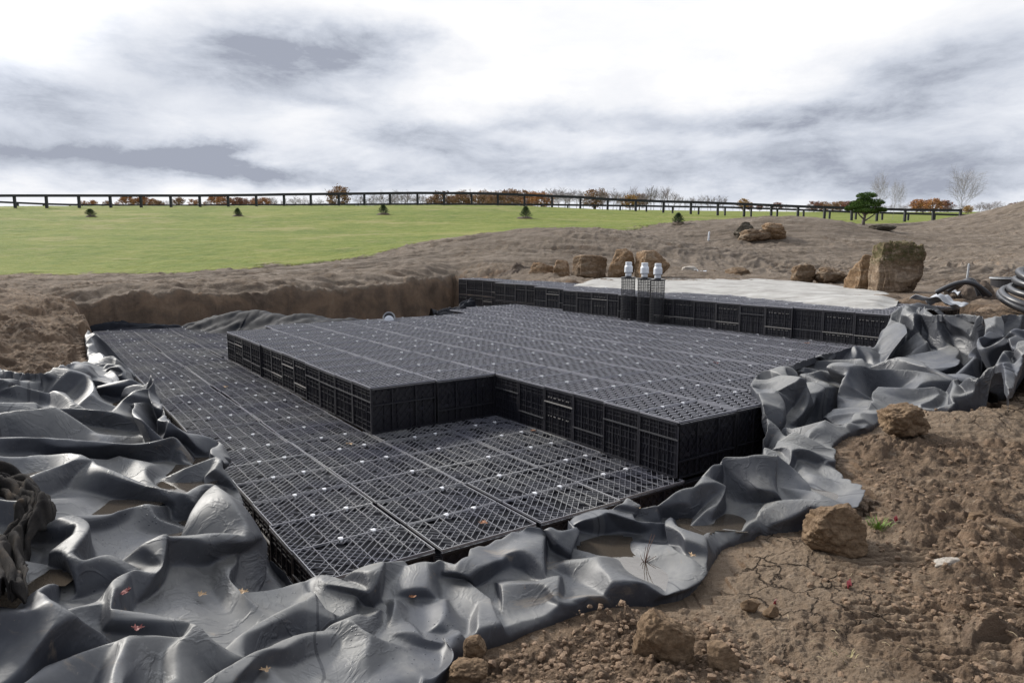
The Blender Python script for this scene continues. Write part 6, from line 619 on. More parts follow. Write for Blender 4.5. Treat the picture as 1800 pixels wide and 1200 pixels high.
18,21,1,15,16,1,23,18,31,0,13,7,2,11,9,6,11,3,6,13,1,38,26,64,21,15,28,7,1,4,0,0,0,20,11,33,5,4,25,14,14,18,1,4,9,2,4,16,1,7,8,3,20,5,1,2,6,4,5,11,11,17,32,1,4,2,6,1,5,3,0,2,0,1,2,14,11,33,17,34,31,16,9,8,7,2,1,21,3,5,24,27,22,3,66,130,3,37,117,21,22,1,33,9,29,38,8,15,10,13,7,4,13,7,10,6,90,19,10,6,8,9,1,9,3,4,10,1,5,8,6,7,3,6,47,3,3,0,16,12,28,1,11,8,3,3,8,1,0,8,6,2,11,2,2,9,9,14,18,4,17,37,19,10,23,2,1,2,14,8,12,3,0,2,12,21,30,15,18,5,17,18,1,15,9,61,42,23,66,1,10,20,1,0,6,25,7,10,29,1,19,20,16,18,34,3,13,4,5,19,15,24,31,18,15,14,1,2,0,5,1,7,15,7,9,1,1,0,22,24,20,2,3,2,6,1,0,0,3,12,19,31,6,4,6,3,5,32,1,16,15,0,17,18,0,27,2,59,9,11,3,14,11,11,26,7,5,32,6,78,1,1,8,19,20,24,2,1,0,8,25,39,11,16,17,6,1,4,7,3,5,10,6,8,10,0,20,5,1,20,7,3,12,10,2,13,4,2,13,5,15,1,5,15,2,4,30,138,13,16,139,12,11,0,19,20,0,6,19,69,12,19,5,8,11,66,23,2,11,26,24,12,3,2,7,5,2,7,10,6,20,0,1,18,17,11,18,1,1,2,16,8,11,7,3,6,14,4,19,1,7,7,0,10,3,6,13,10,13,18,138,13,12,141,10,9,0,10,9,2,10,9,0,15,16,0,10,15,69,14,9,96,3,2,5,5,6,4,15,3,8,16,1,3,8,4,11,2,12,21,2,9,14,1,0,1,3,3,23,27,11,11,30,28,10,2,5,8,2,1,4,2,13,13,17,4,160,15,16,1,13,16,1,22,9,133,14,13,0,11,12,0,12,7,65,17,11,104,9,2,1,18,4,1,5,0,0,6,0,3,18,5,23,0,10,9,13,11,23,13,5,1,22,8,8,9,32,5,10,11,0,6,9,14,1,2,30,4,1,35,7,0,7,0,4,2,29,22,160,16,15,133,9,10,0,16,7,11,2,9,24,2,0,3,0,2,1,0,1,1,1,4,2,13,3,35,5,5,0,20,14,16,0,1,6,7,14,19,17,18,7,14,11,6,10,5,18,0,4,16,2,11,17,2,1,3,1,3,14,19,14,2,18,17,0,9,10,0,8,0,61,12,19,46,0,2,4,7,1,11,27,7,7,17,0,4,20,2,1,30,16,20,4,1,4,0,2,6,0,2,3,15,10,27,19,16,9,24,17,8,10,1,26,0,7,3,0,2,10,5,8,25,9,16,180,1,15,151,9,10,0,16,13,13,25,9,19,9,1,2,12,6,1,20,2,14,8,2,28,5,2,12,11,1,10,15,3,6,0,2,1,30,7,29,3,12,35,13,20,11,18,29,22,11,18,52,16,5,19,2,0,1,7,9,1,11,20,5,18,17,0,9,10,0,0,10,53,20,7,66,0,9,17,0,2,2,11,15,30,17,2,8,11,1,1,8,2,2,18,4,5,12,1,13,3,8,6,6,11,23,2,6,19,13,26,7,10,33,38,13,6,26,14,0,21,2,20,25,9,6,198,7,7,181,11,12,0,16,9,51,4,6,76,4,11,23,13,14,31,4,0,0,8,9,22,0,3,14,1,1,8,0,3,7,1,3,11,4,4,8,0,0,1,2,0,1,3,6,14,0,0,8,1,4,2,4,0,19,0,1,0,17,10,0,20,19,0,11,12,0,24,17,45,13,14,78,14,7,31,0,0,11,0,6,5,1,5,10,1,7,14,0,1,5,0,1,0,0,2,2,1,1,6,3,5,8,4,14,1,2,4,7,5,1,20,6,3,19,7,16,31,6,12,216,13,13,191,11,12,0,20,17,3,2,4,6,0,2,3,2,2,7,1,2,0,1,13,14,1,5,7,2,6,12,0,2,0,13,13,18,3,3,8,22,30,33,1,1,1,1,0,3,3,4,26,4,1,27,2,3,4,17,8,4,9,10,0,14,7,35,1,7,64,6,0,19,2,2,7,0,4,0,1,9,2,5,14,22,7,2,6,10,21,13,7,7,2,12,26,21,1,2,11,0,1,1,0,2,0,0,3,0,2,2,8,0,1,6,15,8,4,18,17,0,9,10,0,18,9,37,11,13,68,8,4,17,11,15,2,18,24,9,1,0,8,1,4,4,1,11,0,7,16,41,17,3,15,2,4,4,2,0,2,4,0,0,2,2,2,18,1,24,19,37,7,44,26,200,37,14,181,9,10,0,16,23,5,25,11,32,24,14,11,2,10,29,0,0,1,0,0,4,21,36,18,16,17,23,11,7,13,17,0,1,0,0,0,1,0,0,0,0,0,18,33,18,18,6,12,2,0,2,15,30,6,14,13,0,9,10,2,8,10,41,12,29,30,27,4,27,11,0,1,6,2,0,12,1,4,10,2,8,2,26,32,0,3,19,15,7,17,3,0,0,8,3,2,16,17,18,19,23,12,20,22,7,0,11,4,30,7,170,45,46,163,14,13,0,9,10,0,12,10,9,0,1,14,3,23,33,7,1,5,13,2,5,5,0,4,4,4,4,28,20,22,2,23,30,1,1,4,2,7,33,0,6,1,0,1,2,2,6,7,3,4,1,12,9,16,18,15,160,45,42,151,12,11,0,7,8,2,8,4,43,12,23,42,11,24,24,10,7,15,2,1,7,1,0,2,0,1,1,5,7,16,0,2,2,2,2,5,7,21,9,0,10,23,6,12,3,3,10,1,3,4,3,4,1,4,14,7,18,8,17,152,37,34,139,10,9,0,10,9,2,10,9,1,7,8,0,16,1,5,3,1,22,3,4,6,4,3,3,6,3,17,3,1,16,3,5,6,2,2,1,6,2,13,0,0,1,11,11,27,21,42,9,21,1,6,8,1,1,10,5,3,14,1,1,26,1,12,1,19,152,25,12,1,17,16,7,20,5,121,14,13,5,7,8,2,8,4,47,12,19,44,5,3,13,2,4,8,3,2,26,3,0,4,0,0,2,4,6,7,4,5,11,2,4,0,1,10,8,5,12,17,2,3,1,33,0,25,5,4,2,0,0,0,18,3,3,3,15,9,8,8,12,16,0,16,33,20,142,20,15,127,7,8,0,8,27,11,8,12,14,5,2,20,5,0,8,5,5,4,0,2,1,18,8,19,0,5,9,0,8,6,3,6,10,1,3,4,0,20,31,1,15,15,17,6,9,11,2,0,15,2,10,32,18,20,14,53,44,3,2,4,6,12,21,11,16,21,18,17,1,7,4,2,14,18,43,31,31,84,16,4,5,7,3,2,16,6,5,10,4,13,2,1,9,0,7,5,13,20,24,7,1,4,20,4,27,3,9,23,2,6,2,2,0,6,0,0,0,1,0,1,2,5,10,2,9,12,0,5,8,2,0,11,15,28,150,5,3,151,7,2,2,16,3,8,17,5,28,14,8,15,6,2,19,5,1,17,5,3,11,8,14,42,2,1,7,0,11,19,13,13,13,4,4,2,14,18,28,0,0,5,1,2,9,0,0,
0,1,0,4,2,7,6,1,5,8,2,1,0,3,2,10,13,16,15,14,8,56,19,23,1,16,1,10,4,4,7,1,1,11,15,7,17,2,1,0,4,4,4,3,2,3,12,2,16,0,4,4,2,5,5,2,6,14,0,0,0,0,1,8,0,0,7,1,4,11,0,0,0,1,6,3,2,15,12,15,11,36,10,0,17,13,26,13,16,15,3,5,1,0,22,9,62,5,18,47,1,1,17,1,5,7,0,1,3,4,4,8,1,0,0,13,3,21,6,0,2,12,10,20,0,4,2,5,7,28,4,0,5,2,0,23,1,0,8,0,1,1,1,10,17,5,30,17,3,0,4,8,53,26,2,11,22,3,3,174,15,42,195,12,11,11,3,0,2,6,22,4,6,23,1,0,1,17,1,0,3,2,0,2,1,0,0,2,0,4,0,0,1,9,2,13,1,0,1,12,16,32,4,7,6,1,5,15,0,0,10,0,0,0,1,2,2,0,0,5,0,12,11,2,23,2,3,1,2,11,6,17,16,7,0,5,37,244,19,68,231,8,11,21,8,11,19,8,13,15,8,15,9,3,0,2,0,25,2,12,22,15,3,0,5,0,3,1,2,4,4,0,1,5,0,0,1,4,6,12,0,1,10,0,0,6,17,13,24,16,12,35,2,6,16,1,2,2,7,5,14,6,0,5,6,2,13,1,23,10,7,15,1,12,44,9,5,1,0,2,0,3,12,25,3,6,39,262,2,20,18,14,8,14,41,48,285,17,9,0,3,0,0,4,17,9,0,10,13,1,3,0,6,6,6,6,6,8,0,0,4,0,1,4,0,0,8,3,0,10,5,1,10,8,10,11,23,1,22,0,0,0,8,1,1,18,2,29,3,7,19,6,3,26,1,25,6,2,20,0,3,18,27,2,0,16,0,7,5,0,2,3,2,9,5,2,8,2,49,52,241,22,51,274,3,4,2,6,17,25,13,8,3,16,4,8,6,2,12,0,1,10,0,0,0,0,2,6,3,1,8,9,3,10,1,1,4,2,2,1,12,6,11,2,1,7,0,3,13,7,5,9,6,6,14,2,5,14,0,4,1,13,34,17,25,17,27,0,2,0,36,17,22,2,14,4,4,12,6,37,36,187,14,63,222,3,4,2,2,52,27,4,61,52,7,4,4,1,2,2,4,0,3,10,3,9,4,0,3,3,0,4,1,0,2,1,2,0,4,2,7,2,1,7,0,5,9,3,3,5,4,4,4,4,4,8,9,27,24,4,40,5,7,1,43,0,4,0,5,0,5,39,20,22,9,0,6,36,34,159,10,71,182,5,6,0,10,0,11,4,7,26,0,1,2,1,2,2,0,0,1,1,0,2,5,3,6,4,2,1,6,2,7,2,0,7,0,1,7,3,9,9,0,2,2,4,4,10,0,0,4,1,20,2,9,14,11,0,0,0,4,11,11,6,5,16,4,13,8,3,4,9,17,1,4,7,8,2,10,2,17,6,9,4,0,3,18,1,0,8,1,0,6,1,0,2,0,1,0,4,2,5,4,0,17,0,1,5,1,4,4,0,5,1,2,2,4,1,4,16,1,1,6,3,22,25,1,4,7,4,27,9,4,20,14,2,11,14,3,11,12,1,10,2,11,0,15,9,10,2,11,34,23,24,33,0,6,7,8,0,3,12,3,0,20,0,0,2,6,8,19,15,9,29,19,9,5,2,2,0,20,1,10,12,22,30,17,6,34,33,3,16,1,0,3,34,25,19,14,2,49,0,26,2,4,6,12,4,21,8,0,12,1,3,2,0,15,5,0,14,19,2,11,12,2,21,26,25,28,23,1,10,11,2,2,2,8,5,0,3,21,19,11,8,4,0,16,8,10,8,0,28,9,0,22,23,2,16,7,0,4,10,2,3,1,0,5,21,22,17,10,2,6,40,11,7,6,3,17,29,26,21,4,0,13,22,27,10,10,39,196,27,44,169,14,15,2,13,14,2,25,16,23,1,3,19,36,29,8,17,5,1,16,20,8,14,10,26,1,0,44,33,23,22,13,2,5,8,0,7,18,0,11,20,0,15,4,1,5,2,1,7,3,4,8,25,26,12,0,1,0,18,6,39,10,9,10,12,21,8,4,17,8,4,5,166,39,38,177,12,15,0,12,17,2,15,16,2,31,12,27,56,17,32,3,13,26,6,10,3,13,21,16,12,20,13,1,0,9,2,1,3,0,3,23,13,7,21,4,1,1,1,0,1,3,2,0,12,4,10,4,6,8,0,0,6,4,1,8,0,6,8,0,3,5,6,17,26,14,3,152,17,42,173,25,13,3,15,16,0,21,4,31,26,5,19,20,27,66,6,18,21,3,2,8,0,0,7,5,1,13,15,17,9,4,2,0,11,2,3,7,0,1,5,2,0,4,1,1,12,0,4,28,6,30,6,11,16,3,20,9,3,8,5,2,7,8,0,0,16,23,0,15,17,18,0,15,3,71,22,13,29,20,1,66,4,0,12,21,15,5,10,12,4,4,0,4,5,0,3,3,1,1,0,1,1,8,0,14,6,1,14,4,2,6,1,14,7,7,16,13,9,4,0,16,17,8,0,3,22,17,4,11,14,17,2,17,18,0,4,15,99,12,19,7,18,28,112,5,5,11,1,0,0,2,1,0,0,0,1,1,2,12,15,9,40,8,2,10,0,7,15,2,28,53,7,12,13,10,5,8,2,13,16,2,33,22,24,15,198,43,50,209,14,13,2,15,16,0,22,27,89,3,26,114,1,0,4,5,2,3,14,15,13,2,0,7,2,7,14,13,0,30,7,4,0,6,7,13,14,10,31,1,10,9,7,18,14,10,13,6,8,9,16,8,23,208,37,32,231,16,15,2,15,16,0,30,29,77,20,15,12,17,24,82,17,20,6,12,15,17,9,20,19,6,29,14,3,3,26,5,6,12,8,7,1,10,6,7,1,6,9,3,20,5,0,0,1,12,3,17,10,31,264,41,34,251,16,15,2,13,14,2,42,45,61,15,18,82,3,2,13,3,2,41,23,26,15,16,25,14,6,5,20,1,3,34,4,2,16,8,18,23,7,18,21,17,21,21,16,19,54,12,8,3,16,11,256,37,36,269,11,12,2,40,43,55,31,32,90,12,23,33,10,0,9,39,42,45,11,4,6,12,3,8,16,3,14,0,4,2,3,0,0,4,12,14,10,11,2,6,5,2,1,5,18,15,2,9,7,8,2,14,19,0,0,9,2,1,8,33,8,1,8,11,10,17,25,20,15,5,0,9,12,0,18,8,4,14,8,6,20,4,1,2,2,1,2,2,13,14,13,2,1,18,19,2,7,8,2,14,21,1,4,12,4,2,1,0,1,9,12,2,1,19,3,6,11,21,14,39,21,4,13,10,2,12,28,2,36,17,18,6,5,2,0,8,0,3,50,31,320,43,6,297,7,8,2,12,19,7,17,16,42,16,9,15,4,1,31,4,4,16,2,10,12,0,1,7,3,0,27,2,3,6,1,5,16,0,0,0,0,3,0,5,11,4,6,4,0,17,24,3,18,23,2,7,8,2,2,16,37,18,17,44,27,14,24,14,5,7,12,13,19,2,4,6,0,0,1,0,0,4,3,15,14,11,15,7,2,4,9,4,4,1,2,0,8,10,2,5,14,24,1,35,3,3,9,10,2,12,3,49,6,27,58,0,16,0,0,4,4,4,4,11,0,0,10,1,3,18,7,17,0,3,3,
19,4,2,3,3,5,8,14,6,16,3,10,17,15,12,9,11,8,2,20,5,61,27,8,100,18,3,9,4,7,5,10,8,5,25,53,28,5,2,7,20,18,15,4,4,5,4,6,1,2,4,0,3,6,7,13,10,3,7,2,2,8,15,16,17,34,26,6,13,7,14,25,23,0,0,1,1,1,0,4,2,3,0,2,1,4,8,1,2,2,2,3,2,3,13,10,2,14,8,116,17,25,1,16,7,4,5,2,20,2,7,9,15,23,11,38,46,23,3,23,5,7,1,10,3,4,6,1,8,1,0,2,0,0,1,8,15,10,6,16,19,4,3,1,4,8,13,60,1,16,87,2,15,36,0,0,1,15,13,4,6,6,47,32,24,7,25,10,21,4,7,16,6,5,10,3,8,8,6,13,24,64,61,306,85,82,297,14,13,2,3,1,2,14,2,6,2,1,0,7,13,2,0,3,3,2,4,1,3,3,13,21,34,23,16,2,0,17,6,21,13,4,11,2,0,7,16,7,10,32,13,42,54,49,306,81,60,277,12,11,2,3,0,4,10,5,6,9,5,32,12,4,25,5,11,9,8,14,1,3,6,14,4,4,7,0,2,7,3,6,17,7,6,23,23,6,39,11,8,15,6,3,16,36,23,38,50,37,298,67,48,253,10,9,4,10,9,2,3,0,2,12,4,4,5,19,16,2,1,13,5,9,5,8,24,14,9,4,14,3,1,2,3,0,2,4,0,1,10,2,9,4,1,47,3,8,21,5,8,25,19,12,0,32,27,24,42,27,272,11,20,8,55,28,227,10,9,2,8,7,4,1,2,4,4,18,0,4,35,5,1,3,8,2,10,4,7,10,18,5,0,4,4,0,1,8,2,9,6,1,17,5,5,19,4,2,4,0,7,16,6,2,19,6,4,21,11,24,9,16,21,20,29,17,19,40,7,244,10,14,0,59,32,191,8,7,2,8,7,2,3,2,4,13,39,3,24,22,0,3,3,4,7,20,28,1,2,1,12,0,9,6,1,19,3,5,17,15,7,7,3,3,1,18,2,36,2,2,3,0,1,2,4,2,13,6,9,3,15,26,33,8,10,6,27,25,13,8,7,4,54,11,204,3,14,4,55,38,155,10,9,3,8,7,9,3,4,2,4,42,65,8,53,50,0,4,2,0,0,6,0,1,0,3,1,11,7,3,5,7,5,1,6,2,1,12,10,18,2,5,8,0,0,0,0,0,4,0,2,5,17,14,31,13,15,7,5,7,0,8,16,5,19,12,0,22,11,5,11,0,0,64,27,180,45,11,16,5,64,159,8,7,27,8,7,31,8,7,33,5,6,2,12,7,11,0,1,3,2,1,2,3,1,7,13,7,7,0,1,0,8,6,2,6,8,10,4,0,4,1,0,0,2,3,6,13,6,23,17,0,7,2,0,1,1,3,0,4,6,1,6,2,0,2,0,1,15,8,3,16,2,4,17,2,9,18,20,12,5,63,202,9,14,38,9,10,56,18,26,289,8,7,250,8,7,3,5,6,4,12,5,17,2,3,0,1,0,0,9,7,9,6,4,2,4,6,6,2,2,4,2,1,4,0,1,6,7,12,17,43,13,11,1,0,2,2,2,3,2,2,1,22,14,2,16,8,8,10,2,20,3,33,30,6,0,5,7,7,12,4,4,1,16,10,33,2,14,15,2,3,12,5,4,5,33,5,326,0,12,273,5,6,39,8,7,3,8,7,3,8,7,3,7,8,2,33,78,65,48,93,50,7,4,11,8,8,14,2,6,16,5,2,16,8,7,9,0,0,3,11,9,20,11,3,6,24,16,35,1,0,4,2,0,0,0,0,2,0,4,2,4,2,1,0,2,9,3,6,2,13,29,36,14,8,23,2,2,13,4,0,10,0,4,13,3,6,11,21,11,23,16,3,4,16,15,46,6,14,32,5,10,17,15,5,27,25,24,8,8,7,3,8,7,1,7,8,2,12,8,9,1,9,30,0,2,2,0,1,1,6,2,9,2,1,1,0,1,5,5,10,19,3,0,7,2,8,34,13,15,24,2,0,1,2,0,0,0,1,1,10,0,11,10,4,11,11,20,13,4,5,2,19,23,40,1,0,0,2,2,0,2,0,0,25,15,3,22,14,6,26,27,23,1,4,39,1,5,5,4,4,6,12,20,16,6,11,20,11,14,7,33,26,1,8,7,0,8,7,0,8,7,0,9,10,4,61,74,67,84,77,60,5,1,18,0,2,0,0,0,0,1,4,2,2,2,1,2,0,5,1,0,6,9,17,16,10,14,13,7,1,12,5,1,2,0,2,0,3,0,4,2,1,3,16,10,29,13,16,7,4,0,1,1,31,42,7,1,6,9,1,2,30,14,25,5,1,8,35,26,4,20,13,4,14,7,1,8,5,3,8,9,9,5,13,51,1,0,1,22,3,14,25,10,13,4,8,22,25,26,20,8,7,4,10,9,6,11,12,2,65,62,79,90,67,76,1,0,14,1,0,2,7,6,6,2,1,1,5,1,10,10,4,17,5,12,21,8,13,22,2,0,1,0,0,9,1,5,13,0,1,18,1,0,18,11,0,10,8,22,31,1,0,1,14,19,8,4,0,10,4,2,3,5,2,20,2,2,13,9,2,8,53,30,8,7,0,3,0,3,3,6,3,3,50,17,7,10,11,17,3,9,27,2,2,2,29,4,21,26,5,1,31,12,12,8,12,50,8,7,8,10,9,8,13,14,2,69,48,85,90,53,76,4,3,16,3,4,10,1,0,2,1,0,0,11,1,12,18,1,33,0,6,3,9,9,21,2,0,2,6,6,12,3,0,7,0,2,0,4,1,8,4,3,18,4,23,10,0,26,5,5,2,19,1,1,7,1,0,5,0,1,3,0,0,0,10,0,14,5,6,44,11,10,8,13,8,6,21,18,0,22,5,8,5,5,5,18,7,21,10,7,37,27,13,35,8,2,9,6,7,15,25,12,22,18,10,64,10,9,10,8,7,8,13,14,2,71,34,81,10,13,7,86,31,76,0,6,24,2,1,4,7,13,31,6,6,12,27,3,29,14,10,10,6,2,8,4,1,6,2,2,0,1,1,3,2,0,2,4,19,22,0,4,2,7,22,27,11,11,15,4,0,4,0,2,1,4,2,4,8,0,6,6,1,6,0,2,3,2,0,32,2,3,3,21,18,36,27,12,0,12,2,3,1,2,4,0,1,2,20,1,13,8,35,45,47,14,47,14,4,17,10,15,0,16,1,42,13,24,46,8,7,8,17,18,4,69,14,63,6,15,0,24,11,9,70,6,84,21,0,22,6,4,0,18,9,21,13,7,16,7,0,4,1,0,2,8,0,5,14,0,13,13,23,1,12,28,15,5,4,19,1,3,1,3,0,1,2,0,2,4,2,4,6,0,8,2,3,10,1,7,8,4,2,1,5,12,22,12,1,13,4,4,2,4,13,5,3,21,7,4,4,2,0,2,2,6,34,16,2,1,6,11,0,7,45,22,57,19,2,2,48,45,28,23,32,18,6,5,6,4,3,8,4,3,6,2,1,6,2,1,4,2,1,4,4,3,4,4,3,4,19,20,2,39,5,53,26,11,3,30,5,6,10,6,74,2,4,9,4,1,5,2,3,9,11,1,21,23,31,36,30,20,9,0,14,17,7,3,9,2,4,2,2,0,0,2,2,6,2,0,4,2,3,12,1,9,6,2,6,5,5,2,15,19,9,11,18,1,10,8,4,18,4,8,6,1,18,14,16,19,1,6,16,26,29,33,40,8,3,
18,8,1,10,6,2,3,10,14,39,5,36,59,0,13,23,19,14,9,25,4,9,35,9,6,26,0,5,15,6,8,20,4,4,24,25,20,23,22,8,4,3,2,4,3,2,4,3,2,4,3,2,4,3,2,19,20,2,17,9,41,20,11,3,10,11,0,6,9,6,4,8,58,5,28,45,2,13,1,6,5,2,5,0,3,6,6,4,6,2,8,2,1,4,0,0,4,3,13,14,2,6,3,1,6,11,17,9,17,2,2,0,7,4,1,12,5,10,29,11,0,30,6,30,7,26,30,35,29,15,36,16,18,18,4,3,12,4,5,16,0,17,5,2,29,55,1,25,5,5,1,7,3,4,9,3,4,30,24,7,15,12,6,44,31,10,3,2,5,7,26,1,36,45,24,9,8,17,4,8,14,1,12,4,11,1,28,31,24,11,4,3,2,4,3,4,2,1,2,2,1,2,0,0,4,2,1,2,4,3,4,4,3,2,4,3,2,19,20,2,8,19,33,20,7,14,17,26,21,11,5,11,34,3,54,9,1,26,8,5,27,2,1,1,4,0,1,3,11,4,0,8,7,17,5,23,3,3,2,2,2,0,8,1,8,5,8,5,8,16,48,1,21,29,27,11,9,42,30,16,1,5,2,1,0,4,7,3,23,19,1,11,23,1,2,5,3,8,0,2,3,0,4,7,28,16,3,10,2,0,24,17,6,12,11,5,12,17,18,2,3,2,3,26,15,10,0,34,5,2,2,1,3,12,4,12,15,4,11,22,13,1,29,7,10,3,3,10,2,3,10,4,3,6,10,17,15,29,0,10,6,6,9,30,17,18,3,8,7,2,8,7,2,17,18,2,11,9,33,30,9,7,8,1,60,9,1,8,10,5,21,2,2,3,23,5,35,6,2,2,12,12,12,6,10,18,21,13,32,15,4,8,40,0,29,51,18,20,40,4,5,10,27,19,2,10,3,21,7,31,17,7,0,13,3,8,3,0,4,10,8,9,8,4,3,10,8,0,10,2,2,6,0,0,12,17,4,0,16,2,3,4,1,5,6,1,2,0,2,4,1,2,4,1,2,2,1,2,4,0,6,16,13,14,15,0,44,2,2,1,0,2,3,4,0,19,19,23,39,14,26,18,3,4,1,9,12,5,12,15,30,13,2,29,15,16,16,10,9,2,19,20,2,7,9,31,18,13,7,18,5,42,3,22,17,4,4,24,3,1,12,6,5,17,7,11,16,3,28,33,2,35,38,33,12,14,36,10,9,6,17,7,0,0,1,7,16,47,4,10,4,6,6,8,1,0,0,0,0,2,2,2,2,0,2,8,1,5,18,1,23,31,11,0,9,7,24,4,1,5,3,1,2,2,2,0,0,0,2,1,11,0,2,11,3,2,13,9,8,3,5,2,24,14,15,42,15,14,6,0,10,17,17,23,19,7,1,40,24,24,3,5,28,4,0,9,7,11,8,0,12,35,4,14,16,1,13,16,27,28,9,10,9,0,10,9,2,17,18,2,23,3,21,12,7,13,20,9,3,20,11,6,3,10,54,8,10,19,3,3,9,1,6,2,0,3,20,5,4,6,0,0,2,5,12,2,1,8,0,17,0,26,9,6,16,10,10,8,14,6,0,14,6,1,20,1,11,10,17,39,13,21,11,11,17,21,25,12,19,11,22,4,4,5,1,3,4,4,27,19,14,0,2,3,4,2,3,26,6,9,26,19,8,4,15,10,0,18,3,21,3,15,26,16,18,5,17,42,2,5,9,10,6,15,2,0,6,2,16,13,3,5,28,6,7,11,1,14,29,14,13,32,23,0,29,23,24,22,10,9,2,10,9,2,19,20,2,16,21,29,18,17,6,1,0,34,0,34,35,0,21,20,9,2,26,17,26,6,8,5,0,4,0,1,5,5,6,0,4,0,2,2,0,8,1,5,10,7,15,4,0,7,6,8,6,4,20,8,6,7,3,17,25,35,27,18,5,19,10,6,23,33,10,20,24,17,12,0,0,16,1,2,10,13,8,1,12,5,5,6,2,8,13,0,10,6,18,0,9,36,0,15,0,9,8,12,12,1,11,2,1,3,6,6,15,2,6,13,5,10,28,5,9,14,10,15,55,6,16,10,5,5,29,25,16,4,9,6,38,10,11,2,10,13,4,13,14,2,24,25,21,3,13,24,4,30,45,2,27,34,13,16,34,19,18,8,20,9,5,8,0,1,8,1,3,4,11,25,9,7,13,25,13,9,9,0,0,20,8,8,12,14,14,6,8,8,4,5,3,4,4,3,25,27,6,14,40,19,7,4,5,0,0,1,0,0,0,5,8,0,0,1,0,6,3,2,1,2,1,18,7,26,6,59,42,36,30,10,5,0,10,17,4,10,9,4,1,1,2,3,2,2,9,1,2,7,12,8,37,11,20,14,1,1,0,8,3,11,5,9,29,9,14,21,13,8,20,9,11,26,12,19,4,13,14,2,18,17,33,4,15,38,1,30,49,16,25,36,19,8,36,3,4,0,12,6,5,0,23,37,9,11,1,1,3,1,8,4,2,3,7,5,27,1,9,3,6,0,28,6,28,6,30,32,35,21,5,36,16,1,4,0,11,2,0,17,0,7,12,5,5,8,2,14,25,3,8,3,3,4,3,13,16,1,2,43,4,20,30,8,4,5,8,6,5,16,4,0,0,0,0,3,1,2,5,5,1,7,17,11,17,9,0,0,1,1,1,4,0,0,10,4,2,16,12,36,5,17,12,3,4,12,10,26,17,25,5,9,13,14,2,14,9,33,12,17,34,27,12,49,14,3,1,2,8,78,2,15,47,0,3,4,0,3,0,2,1,0,6,0,2,4,1,0,4,3,0,5,3,3,33,4,29,9,6,4,36,22,16,0,0,0,2,3,12,4,2,10,0,6,5,0,29,8,7,17,32,0,0,2,0,6,5,2,20,33,7,40,13,9,12,37,6,3,3,14,25,34,0,0,18,0,3,0,1,1,5,15,17,7,4,2,2,4,4,1,4,4,6,8,6,12,0,2,22,1,0,6,6,18,7,2,6,14,25,23,17,11,12,2,10,7,33,16,1,30,9,3,27,5,16,8,15,20,28,0,2,1,24,19,1,4,19,5,0,3,0,2,1,1,2,0,2,4,0,4,2,0,4,2,5,13,9,1,23,5,16,0,2,3,8,4,3,18,0,2,3,27,36,9,16,23,1,6,17,10,2,11,10,3,15,32,8,0,1,3,12,13,3,6,9,11,32,35,27,13,7,18,1,6,12,0,6,14,16,20,0,4,22,9,3,20,12,11,11,3,2,4,23,15,8,3,1,1,0,2,0,12,16,23,11,12,2,20,17,25,4,3,40,27,9,59,30,20,28,11,24,18,17,12,1,20,19,12,6,9,5,1,3,1,2,0,0,1,2,0,2,2,4,2,3,0,4,3,9,13,8,37,15,8,5,9,0,0,7,2,2,28,0,2,0,4,0,1,4,8,0,5,6,12,13,10,4,3,2,3,2,1,7,10,5,27,5,11,5,7,1,17,4,6,6,3,1,16,2,1,16,4,2,24,19,36,9,12,26,31,21,1,22,10,8,6,4,3,4,6,7,5,8,17,13,12,2,22,21,27,8,17,30,22,23,41,7,26,34,25,44,10,21,16,11,24,21,14,4,5,1,1,1,1,2,0,2,3,4,6,0,0,1,4,3,3,0,1,1,0,2,19,3,4,11,1,0,3,7,6,7,17,24,2,3,4,5,0,0,4,12,
